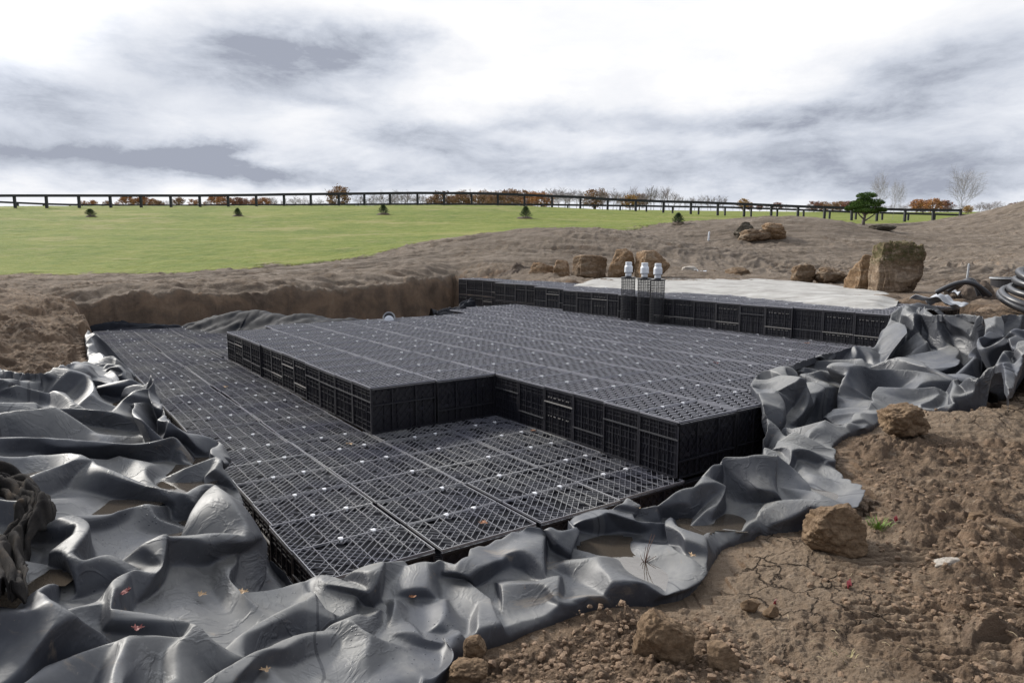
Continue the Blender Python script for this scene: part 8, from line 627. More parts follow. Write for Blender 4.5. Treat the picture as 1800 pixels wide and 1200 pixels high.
35,10,35,7,6,7,6,1,6,0,1,2,2,0,10,1,0,12,9,4,10,7,2,4,4,3,0,6,3,3,10,5,15,5,2,25,21,22,45,25,22,19,16,15,18,36,29,50,20,25,68,6,11,68,3,2,0,2,20,61,15,8,47,13,20,35,14,25,36,25,22,9,12,11,1,13,14,2,8,11,30,14,8,13,12,9,9,41,42,54,0,35,3,0,41,47,3,14,35,36,7,58,22,18,36,10,46,40,4,5,1,13,23,43,15,9,41,3,2,1,2,1,3,0,1,9,5,4,17,19,6,17,16,4,16,15,18,5,12,5,4,11,0,9,18,7,14,4,0,12,0,2,8,4,0,1,4,2,10,1,4,26,0,2,14,14,0,7,16,0,11,0,0,1,13,21,31,69,38,19,8,5,7,50,19,24,18,11,24,18,3,14,16,5,12,17,6,21,23,8,23,33,10,23,0,2,1,8,1,12,4,1,10,1,0,18,13,4,14,25,12,5,2,0,2,22,9,2,18,5,17,7,6,29,23,20,43,41,26,33,7,2,2,42,29,36,48,39,72,22,15,46,12,7,38,7,6,13,9,16,43,29,28,55,0,19,50,13,12,29,12,11,1,15,16,2,22,21,0,6,5,28,3,8,3,31,64,3,12,27,32,10,49,23,0,7,41,3,2,3,24,6,42,10,18,36,0,22,24,2,13,21,7,5,21,7,3,15,1,2,6,0,0,1,4,1,23,1,2,3,3,10,13,21,10,15,3,1,0,7,2,0,24,7,6,9,3,9,19,7,3,10,0,2,10,6,0,15,13,7,8,0,0,24,13,24,6,4,10,0,4,10,19,8,31,29,38,5,2,0,4,34,27,6,16,1,16,42,9,40,38,9,40,0,0,1,33,12,41,27,10,21,31,10,25,1,2,2,8,3,14,2,0,14,19,6,20,7,4,0,9,4,3,22,15,4,16,11,19,4,6,13,9,18,35,39,16,29,15,12,21,18,13,20,36,27,48,26,21,68,12,11,54,10,5,18,0,12,33,21,38,73,35,9,44,1,4,47,12,11,0,15,16,0,28,29,3,9,4,34,41,62,21,7,20,10,12,23,30,28,35,13,16,21,33,0,3,1,14,18,58,14,14,46,15,6,8,1,11,45,1,11,53,2,1,7,7,3,38,0,3,12,1,1,4,8,8,13,4,0,43,19,6,25,47,11,1,10,0,1,18,8,3,3,0,0,10,4,2,30,3,54,3,2,8,15,17,49,4,0,2,12,4,20,16,4,14,13,2,21,23,18,23,0,7,3,0,4,4,16,0,10,32,9,24,30,7,26,32,9,36,0,0,7,37,16,33,29,8,21,29,12,19,0,0,6,2,5,32,9,4,8,5,6,2,17,12,5,20,33,10,10,0,9,11,7,10,22,1,45,39,40,57,33,24,17,20,15,12,32,13,40,26,15,40,18,15,44,14,15,50,4,7,20,1,24,75,49,16,40,11,10,75,12,11,6,13,14,0,28,27,9,3,18,34,37,32,0,17,14,31,6,0,40,22,23,2,10,9,5,16,11,19,15,14,38,12,4,20,2,2,18,6,9,23,2,9,23,0,6,35,1,2,9,6,7,12,6,0,8,2,6,30,1,0,1,3,0,47,9,3,7,3,1,0,1,1,0,20,3,56,26,12,30,7,0,4,17,3,27,5,17,23,0,1,13,0,2,5,4,1,16,1,0,27,11,24,3,13,1,11,9,2,3,0,4,1,22,11,12,40,9,26,30,9,32,34,13,32,5,4,3,47,16,23,39,1,1,9,8,57,0,1,28,5,15,13,11,12,36,4,6,0,22,0,14,14,10,23,17,7,19,5,5,19,33,26,47,45,26,19,16,3,16,36,13,32,20,7,18,22,9,28,28,13,38,12,5,58,0,4,9,55,20,14,13,2,97,12,11,14,16,15,18,13,14,0,30,27,1,7,12,30,37,30,3,35,8,37,17,16,4,16,1,36,38,21,8,34,13,15,2,1,3,9,12,48,4,10,42,8,3,1,18,19,51,3,7,39,23,4,35,5,0,5,20,0,16,12,2,4,10,16,28,4,4,10,1,7,13,5,1,16,12,9,28,7,2,11,5,1,8,12,14,26,6,6,8,7,11,19,25,21,35,0,7,33,4,0,2,19,26,23,6,1,2,2,1,4,1,1,0,9,12,7,18,9,8,22,7,12,36,11,28,26,11,22,30,9,18,5,14,25,57,9,23,43,6,35,21,20,64,32,15,29,12,26,58,50,4,24,2,1,2,53,8,15,21,1,13,2,1,43,47,18,67,35,8,23,24,5,22,20,7,14,10,3,6,8,1,8,26,3,26,28,5,36,6,5,36,51,18,44,15,6,51,2,13,43,11,12,3,32,25,0,5,12,28,29,30,3,41,2,7,13,1,35,13,16,16,10,2,20,56,25,26,16,1,7,7,6,16,15,10,24,12,6,34,14,3,9,24,13,59,11,17,47,23,3,19,3,0,1,16,4,4,18,1,22,0,6,32,6,2,1,5,0,13,7,2,15,0,0,6,15,22,36,17,8,6,2,2,2,8,7,0,6,9,2,16,13,3,12,9,21,0,0,11,5,2,9,1,0,3,3,2,7,13,14,7,6,3,2,14,3,6,24,5,12,40,11,16,30,5,14,28,4,12,13,1,13,31,8,39,16,5,52,4,10,11,35,3,9,2,3,26,30,4,56,2,4,34,33,0,1,23,5,73,35,16,61,37,16,23,6,3,0,8,5,0,15,1,5,1,2,6,30,7,10,44,9,46,24,1,30,41,20,6,35,7,31,11,12,3,36,25,2,3,5,3,25,30,34,31,10,0,17,8,11,7,4,4,15,2,10,28,5,22,24,5,11,10,0,1,25,8,18,5,2,12,12,4,10,36,5,23,16,13,35,5,9,23,0,0,0,9,6,13,4,0,0,4,3,6,13,2,29,0,0,2,12,1,22,4,0,18,7,8,22,19,10,6,5,6,1,2,0,2,4,5,6,12,11,4,18,11,15,4,1,7,0,2,7,1,0,5,5,2,11,17,12,13,7,4,1,16,5,4,18,7,10,22,5,18,32,10,44,26,1,18,18,11,33,49,24,41,39,4,11,41,1,3,18,9,2,36,0,26,16,5,24,12,13,46,10,2,62,15,0,19,33,1,113,17,14,21,33,12,7,6,2,2,8,1,5,9,4,1,22,9,12,26,5,40,5,25,28,27,32,13,16,15,26,11,12,3,32,7,36,6,7,33,31,4,32,29,8,4,7,6,5,9,14,9,5,5,14,11,6,12,19,33,13,4,1,3,12,12,8,11,6,24,13,4,24,16,8,7,68,5,11,22,5,31,6,3,25,1,2,7,5,6,13,17,4,23,9,1,13,16,5,12,12,3,22,8,3,24,7,4,18,23,14,10,5,8,5,0,2,3,4,5,8,10,11,6,20,9,13,4,0,3,2,1,1,0,0,5,1,2,9,5,6,15,19,12,9,10,3,4,8,1,2,18,3,20,14,3,30,12,4,32,1,9,27,19,2,21,17,6,23,
23,14,15,7,1,0,5,2,2,40,7,14,32,5,46,6,15,40,17,16,22,51,17,7,36,7,43,2,10,29,3,6,17,7,8,17,27,10,13,3,1,2,58,9,46,3,7,62,35,16,49,16,15,16,11,12,3,42,11,30,0,3,33,33,7,34,29,4,8,11,12,3,11,12,17,2,41,9,9,24,16,3,2,6,13,3,8,9,6,16,2,14,20,14,6,10,15,6,4,24,3,3,44,9,17,30,5,29,6,1,27,5,2,15,13,4,25,21,4,13,4,2,10,26,13,16,12,3,26,3,4,18,25,14,14,5,6,3,1,4,5,6,5,8,10,13,4,14,7,7,4,2,5,2,1,1,0,0,3,2,0,7,0,2,11,15,14,17,9,2,1,0,2,1,28,11,20,6,5,34,27,11,34,9,1,0,2,4,9,16,2,15,10,10,17,2,2,11,21,24,19,9,0,0,34,29,14,11,23,48,0,0,2,39,14,14,22,5,2,8,2,9,6,4,13,12,8,21,2,10,25,41,6,29,54,7,52,19,21,30,15,30,27,14,13,8,11,12,5,56,11,18,3,5,4,41,0,14,6,9,21,0,4,6,25,40,12,7,11,4,7,1,2,0,0,2,6,4,4,3,2,10,19,2,16,17,4,12,3,2,0,7,2,4,24,7,3,40,13,15,26,1,25,6,3,33,9,6,33,5,0,15,11,12,6,18,13,18,10,7,20,0,0,16,29,18,22,1,6,1,1,4,5,4,9,8,12,11,1,8,3,3,2,2,3,4,1,3,1,0,4,1,0,0,0,0,0,4,2,5,4,2,7,11,18,21,1,2,5,18,9,36,7,19,22,15,11,14,23,2,0,16,4,9,10,6,11,8,2,5,10,10,7,29,32,7,18,19,14,1,3,2,15,21,16,23,4,4,3,1,8,4,3,6,9,3,9,32,7,5,34,24,33,35,10,41,26,16,20,9,35,52,3,20,31,14,13,4,13,12,13,62,9,45,12,27,44,89,22,54,23,2,15,8,6,8,38,20,9,18,19,19,0,2,2,1,9,11,1,4,22,7,4,20,19,6,20,29,8,18,15,6,14,1,0,1,2,3,12,16,7,2,34,5,19,24,11,47,4,2,45,7,8,21,19,14,0,18,11,12,6,3,14,4,5,14,29,16,32,0,4,0,1,4,1,8,9,4,8,5,3,0,1,0,23,3,6,1,1,0,16,1,1,4,0,0,2,0,1,0,2,0,0,0,0,6,4,1,2,26,17,8,11,10,3,15,16,17,15,10,27,3,0,2,6,1,24,0,9,10,6,5,16,14,11,11,30,7,0,1,0,6,29,14,17,5,10,13,1,4,15,0,4,8,4,8,21,8,3,36,19,8,36,12,25,1,14,23,7,14,15,27,1,48,12,11,31,16,13,2,9,8,23,56,0,95,10,5,100,57,10,46,12,13,17,1,9,9,0,18,6,0,7,9,2,4,4,5,3,17,3,2,3,10,5,22,1,0,26,17,4,28,41,18,26,25,16,20,9,4,20,4,0,10,34,19,17,30,21,35,18,7,37,10,4,43,9,18,19,1,2,3,6,3,8,8,15,16,25,14,42,3,12,1,0,1,0,10,9,0,7,2,2,9,9,2,6,0,0,6,3,1,2,0,1,2,2,0,0,0,2,1,0,0,4,0,1,0,0,0,6,28,13,2,2,1,0,23,18,17,17,12,7,3,6,1,0,1,19,0,13,20,4,1,34,12,11,4,14,0,3,6,4,3,13,8,5,2,1,1,0,1,0,0,4,1,2,8,23,18,4,26,15,6,20,0,17,1,12,11,2,11,4,29,28,2,6,25,25,16,17,4,9,4,273,40,37,292,13,40,7,17,14,10,0,2,0,6,5,3,2,3,5,2,1,3,2,3,9,1,5,9,17,4,15,1,2,1,16,11,14,8,7,26,5,0,22,15,4,20,7,2,30,25,26,42,11,12,28,6,7,13,28,23,53,16,7,43,14,1,35,2,4,11,1,8,3,0,9,6,21,8,42,3,16,1,4,7,2,7,1,4,3,7,1,8,0,0,2,1,1,1,0,0,0,1,0,2,0,0,5,1,0,11,3,0,9,3,9,12,0,8,22,14,0,2,20,3,5,19,16,5,5,2,7,5,4,5,11,0,23,8,13,1,8,9,56,19,9,12,46,25,10,7,12,1,5,15,3,0,18,5,0,14,9,0,10,3,2,6,13,16,2,22,13,0,8,4,9,3,4,7,2,2,6,11,18,7,1,27,13,12,4,338,17,23,0,54,19,65,3,10,60,29,20,22,7,6,0,1,2,0,0,2,0,0,1,1,2,3,3,4,3,7,1,5,17,7,0,11,13,10,5,4,0,0,7,0,0,16,11,6,4,27,28,1,1,32,7,6,28,7,10,24,17,20,26,1,0,5,20,27,39,16,1,31,8,4,21,4,12,13,0,4,9,23,4,46,1,6,2,7,3,0,0,5,2,8,3,3,35,4,5,7,1,13,2,0,4,4,3,2,22,5,14,7,5,7,0,2,2,7,0,3,0,0,2,30,8,20,2,16,14,6,17,7,15,11,0,30,5,0,17,2,7,15,2,2,21,46,7,50,39,17,6,24,41,6,0,4,2,0,9,9,2,3,8,13,30,3,0,18,13,10,16,17,12,2,30,5,11,0,4,5,2,3,3,1,7,1,11,2,5,9,3,0,12,43,156,29,60,329,110,51,90,39,30,80,35,26,28,9,6,2,3,0,1,3,2,0,2,0,1,6,3,1,10,3,9,2,9,19,9,2,15,9,4,5,2,0,2,8,17,2,1,6,0,6,15,12,2,3,12,1,1,16,3,2,34,11,8,28,45,24,22,21,0,1,18,9,1,28,27,23,26,0,33,8,4,13,25,22,18,4,2,0,1,3,1,17,6,3,2,0,0,30,9,0,16,3,13,25,15,6,25,2,9,8,4,12,6,2,6,3,0,3,3,2,10,0,2,0,24,1,35,21,18,1,34,27,8,12,21,9,15,0,20,21,38,40,2,2,13,16,0,19,6,3,23,6,3,13,5,8,11,4,11,22,5,0,16,15,2,22,15,6,2,28,8,17,1,39,13,12,12,11,21,16,14,7,7,0,8,50,55,35,31,55,1,7,65,116,41,92,41,34,86,27,22,18,5,4,2,3,2,0,3,0,2,3,2,0,2,0,1,8,5,3,8,11,25,7,2,11,3,0,5,7,14,2,4,5,3,4,9,0,6,13,8,2,3,6,0,1,8,0,1,5,6,1,6,13,7,44,39,8,14,17,30,0,4,9,10,3,6,19,18,11,2,20,4,1,0,10,1,17,5,3,24,0,2,6,9,3,2,0,1,4,6,0,2,2,1,4,4,5,6,4,11,3,11,20,0,6,8,15,15,37,17,16,1,14,21,29,1,13,291,10,30,364,11,2,10,0,1,1,14,11,35,4,4,31,27,6,27,8,1,6,18,11,24,0,0,24,0,1,5,3,3,2,11,12,0,2,2,340,15,17,1,2,34,25,4,17,7,19,1,79,4,19,51,76,9,114,31,26,60,13,12,6,3,0,2,2,3,7,0,11,7,0,3,1,0,6,4,3,8,8,2,3,15,1,2,9,15,14,7,7,12,6,3,2,2,10,15,13,10,19,4,6,11,10,5,1,3,12,16,36,1,0,0,11,13,8,21,4,12,25,
18,3,4,4,6,3,2,5,20,15,12,18,16,3,11,7,1,12,7,3,2,1,0,1,0,0,18,12,15,0,2,5,2,2,1,3,1,10,1,9,3,9,9,15,19,20,2,6,45,335,16,13,24,12,11,20,25,52,344,2,0,11,18,5,47,2,2,15,11,12,13,10,21,20,2,2,16,1,4,3,15,10,6,4,4,338,13,13,2,16,12,76,3,9,105,4,22,10,5,1,9,9,5,51,5,7,19,58,7,88,21,18,22,5,6,4,2,13,7,1,1,1,5,14,12,5,4,8,1,2,0,4,3,3,6,7,25,5,6,11,13,14,1,5,8,6,5,4,8,4,3,13,12,17,5,8,25,50,17,11,10,6,4,1,12,14,5,12,2,13,2,8,16,15,1,30,25,9,3,23,1,7,18,9,6,16,22,7,8,19,7,9,14,6,3,6,1,12,0,5,6,2,1,0,1,0,0,0,0,4,18,21,7,29,5,19,20,2,32,55,299,10,17,22,29,48,326,6,5,17,8,1,45,4,8,11,2,13,24,3,18,0,17,6,2,18,17,1,2,2,338,11,11,0,0,2,72,4,1,111,1,3,12,20,20,24,1,6,13,55,3,39,0,33,77,22,10,12,66,10,116,21,20,14,9,14,6,2,5,1,4,23,19,5,3,7,4,4,14,1,8,12,7,8,14,10,7,27,9,12,13,7,6,1,15,14,10,1,2,10,0,0,1,12,1,7,24,25,16,0,5,6,0,0,0,15,8,30,3,1,0,9,21,39,21,20,2,18,23,18,25,16,18,17,5,6,5,2,21,20,15,12,12,0,0,8,2,1,0,3,3,13,15,11,16,14,15,17,18,4,42,51,283,3,11,16,33,20,304,14,1,29,13,18,45,24,24,60,12,29,7,33,26,15,14,15,1,8,8,338,9,9,0,9,9,0,8,4,84,4,3,113,6,12,22,6,6,14,1,0,4,27,33,10,30,22,27,17,5,81,21,19,53,10,6,26,52,22,116,21,24,14,3,6,0,0,3,1,6,13,11,9,11,21,7,3,5,14,1,28,11,8,30,8,1,9,1,16,35,3,8,0,21,16,10,9,2,12,4,0,5,10,1,7,26,15,4,2,0,14,2,10,8,23,35,13,19,20,1,5,15,26,27,4,7,0,11,5,4,11,5,10,7,7,26,8,4,15,16,2,36,33,273,21,0,10,10,0,284,2,4,25,8,16,12,2,15,13,33,28,4,14,13,1,12,20,336,9,13,0,9,11,0,4,10,90,22,16,0,3,12,107,1,7,8,13,7,46,10,3,7,11,5,8,0,6,1,19,3,4,42,7,45,17,19,73,15,5,45,20,10,52,28,28,86,17,18,6,1,4,1,2,5,1,4,9,7,0,5,11,17,4,21,16,15,22,0,1,16,0,0,0,1,12,17,1,8,3,15,20,2,15,6,12,1,0,2,10,1,9,22,19,6,13,17,8,15,16,2,0,19,265,5,13,8,16,46,282,2,1,3,12,35,45,23,26,22,12,11,0,10,9,1,8,32,338,9,21,1,8,3,92,10,14,6,2,5,123,1,2,3,0,0,6,0,24,12,0,0,1,21,31,50,0,2,1,16,22,7,4,4,7,1,3,0,6,7,37,13,11,41,0,9,11,16,0,34,10,30,50,11,10,2,1,2,0,4,5,3,4,11,7,3,5,17,0,1,2,0,9,14,5,1,24,0,0,1,6,8,21,0,6,9,5,16,5,11,14,4,13,6,10,14,9,9,1,23,16,16,21,2,15,16,2,1,49,245,20,2,226,14,28,12,1,5,27,23,18,2,5,8,32,12,11,1,13,1,0,24,0,2,2,5,6,5,1,27,4,8,12,11,5,17,6,4,6,8,8,22,0,15,6,3,30,15,4,1,4,1,2,6,1,1,0,21,14,16,24,29,15,9,9,41,21,7,53,16,2,26,24,0,46,3,32,32,7,8,2,1,0,0,4,5,3,4,11,11,21,18,21,14,19,2,4,11,16,1,5,16,5,1,10,8,4,13,0,6,5,1,10,9,5,14,3,21,18,1,22,5,11,11,23,32,14,19,0,15,16,0,2,11,30,20,13,6,6,1,29,9,10,39,17,18,34,10,9,1,12,11,0,13,6,2,12,8,95,3,8,124,9,0,1,18,9,5,6,9,11,4,0,7,15,22,23,10,3,6,9,1,11,8,1,8,6,0,20,0,1,1,1,0,0,1,7,15,15,11,41,0,3,3,12,0,26,14,6,32,5,20,14,5,8,4,2,3,1,2,1,1,3,9,31,21,20,0,16,15,1,8,15,8,0,11,18,9,3,18,4,0,1,6,6,13,2,4,5,0,0,0,0,7,9,9,48,7,9,23,22,14,21,0,15,16,0,14,11,26,14,15,10,4,0,65,17,14,2,13,14,26,12,11,0,11,10,2,22,21,99,11,28,126,21,8,0,22,13,0,2,0,5,10,0,27,15,8,21,20,7,30,2,0,1,1,2,9,0,2,6,5,6,0,0,5,6,9,11,39,17,9,39,14,3,22,16,1,30,6,14,26,5,16,10,9,10,4,6,7,3,2,1,5,15,10,27,13,8,4,14,11,3,12,13,2,4,15,10,1,7,12,5,3,14,6,4,13,2,6,3,1,24,7,2,43,12,8,34,0,29,3,0,15,16,1,10,13,34,16,11,1,3,6,55,21,20,24,12,11,0,11,14,2,34,43,99,27,40,128,7,12,1,23,7,4,34,5,0,20,3,27,11,14,25,8,5,10,11,15,21,6,6,4,3,30,42,9,19,20,16,7,27,11,0,45,2,7,4,6,5,8,8,4,14,0,10,16,5,14,12,9,10,4,10,9,7,0,1,17,19,14,9,7,6,4,8,7,5,12,9,0,6,15,4,2,19,12,17,9,22,5,0,4,24,6,11,10,32,16,27,13,21,15,16,1,14,15,30,18,15,25,31,30,3,12,13,0,8,15,0,13,14,2,46,51,97,55,48,134,10,6,1,19,10,7,30,19,4,18,7,31,11,10,25,10,12,24,1,11,32,5,3,6,6,18,19,0,7,5,5,11,29,5,3,21,4,5,8,4,0,8,6,6,14,0,10,14,5,10,12,9,8,4,12,9,17,7,6,15,15,12,0,5,4,4,4,3,3,6,3,0,8,3,1,10,17,6,4,13,6,15,15,22,3,20,15,17,16,0,26,27,2,5,4,1,17,16,0,6,21,1,15,16,2,50,55,105,24,17,14,65,66,128,27,18,13,22,7,8,22,5,19,2,4,11,9,6,21,1,0,5,12,2,12,7,2,40,6,23,31,11,3,37,6,9,10,2,8,8,2,2,6,4,4,10,0,8,12,5,8,12,5,6,6,6,7,31,7,6,3,13,12,4,9,4,6,3,0,0,1,1,4,16,1,7,8,5,1,6,7,2,3,19,12,21,12,0,10,15,0,7,2,0,15,16,2,74,83,99,71,82,134,4,0,7,0,2,4,10,0,7,8,2,11,4,4,11,6,13,16,0,5,43,6,10,46,11,13,7,5,6,23,7,7,17,1,0,1,4,4,6,10,4,14,0,6,14,3,4,8,4,1,7,9,8,15,0,0,0,5,
8,0,3,4,0,1,2,0,7,4,6,0,1,2,0,3,0,10,27,6,18,19,0,13,14,2,80,93,95,97,100,130,16,5,1,23,9,2,3,2,2,44,29,17,6,18,43,12,14,30,0,9,14,1,2,9,17,8,35,15,9,9,1,0,0,7,1,1,16,0,4,18,4,14,4,8,18,7,8,18,2,1,31,1,4,0,2,1,0,0,3,1,2,5,1,0,11,0,0,3,0,0,1,5,2,16,11,17,4,36,16,17,0,13,14,2,82,101,99,105,92,134,24,10,0,12,2,11,2,5,2,10,9,11,4,2,7,1,1,0,9,12,23,21,7,17,0,1,0,5,3,1,4,2,2,9,0,0,14,1,0,16,2,8,10,6,22,2,1,1,3,8,7,1,2,0,2,9,0,0,0,1,0,8,0,5,10,0,9,10,4,11,6,7,4,1,2,8,25,18,15,16,2,92,101,113,14,19,14,91,104,134,13,26,9,9,6,0,30,25,3,5,12,45,23,11,11,4,1,2,6,2,0,2,3,1,1,0,0,3,2,0,7,2,0,4,0,0,26,11,16,8,8,26,3,10,19,3,4,0,2,0,1,3,8,2,9,8,0,7,4,2,5,2,1,6,1,0,8,41,15,1,20,28,16,15,0,15,16,2,108,125,111,123,138,140,6,0,3,0,11,6,12,1,1,20,0,25,2,1,0,0,1,0,2,1,0,9,11,20,10,5,21,0,2,3,1,0,6,9,12,27,4,0,4,6,3,12,3,12,7,13,18,4,7,2,2,0,2,0,2,1,3,10,3,2,10,23,7,1,1,11,1,2,7,11,8,38,14,13,1,13,14,2,118,147,103,131,144,140,1,14,11,19,7,3,34,3,10,20,0,15,2,0,9,1,3,8,0,5,6,4,7,11,0,3,5,2,2,7,3,0,18,4,2,7,0,2,3,0,2,3,1,10,3,1,6,1,3,4,1,1,6,0,4,25,7,33,11,13,12,46,16,9,6,3,28,35,13,13,12,36,14,13,1,13,14,4,132,161,107,155,164,138,14,6,0,6,7,0,4,0,1,16,3,11,2,0,1,0,3,0,4,11,5,2,1,9,1,1,0,0,6,7,0,1,6,0,0,2,2,2,1,0,4,1,0,4,1,1,4,0,0,19,0,23,13,19,16,4,14,5,3,8,5,24,31,11,32,4,26,31,3,13,14,34,12,11,1,15,16,4,134,165,121,12,15,24,173,184,128,0,2,7,32,21,8,14,4,11,2,8,7,7,10,6,12,27,15,0,0,0,2,0,0,0,0,2,0,2,0,0,0,1,0,2,3,1,4,1,2,0,0,3,9,1,0,1,3,1,3,3,0,12,7,0,2,1,5,10,5,0,8,1,17,2,7,8,5,38,12,11,1,15,16,4,154,183,109,155,168,144,2,2,3,14,5,7,12,12,27,13,10,24,2,21,2,12,3,17,1,1,1,0,2,0,0,0,0,0,2,0,2,2,0,0,2,3,0,1,0,1,7,3,0,2,0,1,3,5,9,16,17,8,3,10,5,6,5,19,22,1,26,5,4,0,25,5,15,18,26,12,11,0,13,14,4,158,191,119,187,194,148,16,5,4,9,9,1,34,11,9,4,8,0,0,5,1,6,2,7,2,1,5,2,2,5,0,2,0,1,2,0,2,2,0,1,3,0,0,3,5,0,0,2,0,2,6,5,5,14,2,0,7,4,2,7,2,10,9,3,8,7,11,28,2,20,45,12,25,24,0,12,11,0,13,14,4,164,197,129,189,182,160,28,2,2,2,21,13,0,26,10,6,9,3,6,3,7,2,0,3,4,0,7,0,2,5,2,2,0,0,0,0,1,0,2,1,5,11,2,8,16,0,4,2,7,13,10,5,2,8,4,1,3,4,2,7,4,2,7,0,22,17,23,26,3,22,43,38,15,18,25,12,11,0,15,16,2,172,195,149,4,21,8,195,228,172,0,0,11,12,17,14,12,11,0,8,1,5,6,5,9,6,2,9,0,2,5,0,0,2,2,4,1,3,8,16,2,3,5,0,0,0,3,11,2,7,3,8,3,4,6,4,3,3,4,2,3,1,0,2,10,18,11,13,24,13,17,19,64,12,4,329,12,11,2,15,16,2,180,215,139,189,206,178,2,6,5,0,3,0,17,4,1,18,15,4,16,11,7,14,0,17,2,6,3,0,2,0,0,10,6,1,2,4,2,1,1,1,5,1,5,9,10,5,0,4,0,0,0,2,1,1,4,0,3,3,0,2,7,0,4,26,22,19,35,6,358,10,0,359,12,13,2,13,14,4,176,211,147,191,216,178,6,9,0,3,3,2,5,10,1,10,15,2,14,13,7,18,2,21,0,4,0,0,8,2,0,0,2,1,4,2,2,1,2,5,9,4,7,5,6,5,4,6,4,1,1,4,0,5,0,3,2,1,0,1,2,3,0,18,12,25,19,24,358,5,1,351,14,15,4,13,14,4,166,209,163,193,200,196,16,1,2,0,2,1,1,6,1,6,19,2,10,13,9,20,10,19,0,14,4,0,1,0,0,6,4,0,3,1,0,5,2,7,5,8,7,1,6,3,2,2,4,3,1,13,5,0,34,16,11,2,2,17,1,1,1,2,5,0,3,24,352,23,3,345,12,21,2,15,16,2,170,197,179,0,17,10,173,184,206,0,10,1,3,10,1,6,15,0,12,11,15,16,22,11,1,10,6,1,3,0,2,0,2,1,5,0,0,5,2,5,3,6,13,0,10,4,4,6,22,16,21,18,18,361,11,13,0,5,13,2,5,13,2,1,15,0,12,42,680,31,9,337,15,16,2,158,197,193,163,168,230,4,6,1,1,0,1,4,11,3,20,0,19,2,34,6,5,6,2,6,15,5,2,5,0,1,1,2,1,3,2,12,10,3,24,34,361,15,19,1,43,35,350,27,16,2,3,35,337,14,16,338,13,14,4,142,179,219,147,156,254,2,6,1,0,3,0,8,15,13,18,14,15,0,18,4,3,10,6,4,15,3,0,1,0,6,18,1,28,22,361,57,53,352,11,12,4,122,157,239,131,138,274,2,6,3,2,9,1,20,7,19,10,16,5,1,3,5,0,16,8,1,12,8,34,30,363,53,59,348,11,12,2,106,133,257,113,110,292,2,2,1,5,8,2,30,6,29,11,26,0,12,11,5,5,2,5,11,23,6,13,14,2,88,105,275,91,80,308,5,0,4,6,19,25,26,28,23,17,34,1,10,9,8,11,17,8,16,19,2,15,16,4,66,69,293,5,13,1,55,52,330,12,0,23,10,18,13,6,1,5,25,14,336,1,5,325,14,15,2,15,16,2,38,41,299,17,12,320,6,10,17,0,8,7,3,17,23,13,36,350,3,11,319,14,13,4,13,14,2,14,31,295,10,4,298,19,10,33,16,10,12,4,5,3,11,38,334,9,25,309,16,15,4,11,12,4,0,31,293,24,22,298,3,1,17,5,4,13,1,0,5,3,40,334,7,31,301,13,14,4,12,39,289,6,20,308,4,0,5,2,2,19,0,4,1,19,10,10,16,17,2,15,16,4,14,39,283,10,19,0,1,20,292,5,12,35,12,44,
310,21,23,283,16,19,2,15,16,4,16,43,279,8,8,286,0,8,29,6,42,298,23,27,275,15,14,4,10,37,273,10,10,278,0,8,11,13,6,6,17,14,2,3,37,267,3,1,0,12,22,266,21,12,2,2,19,3]
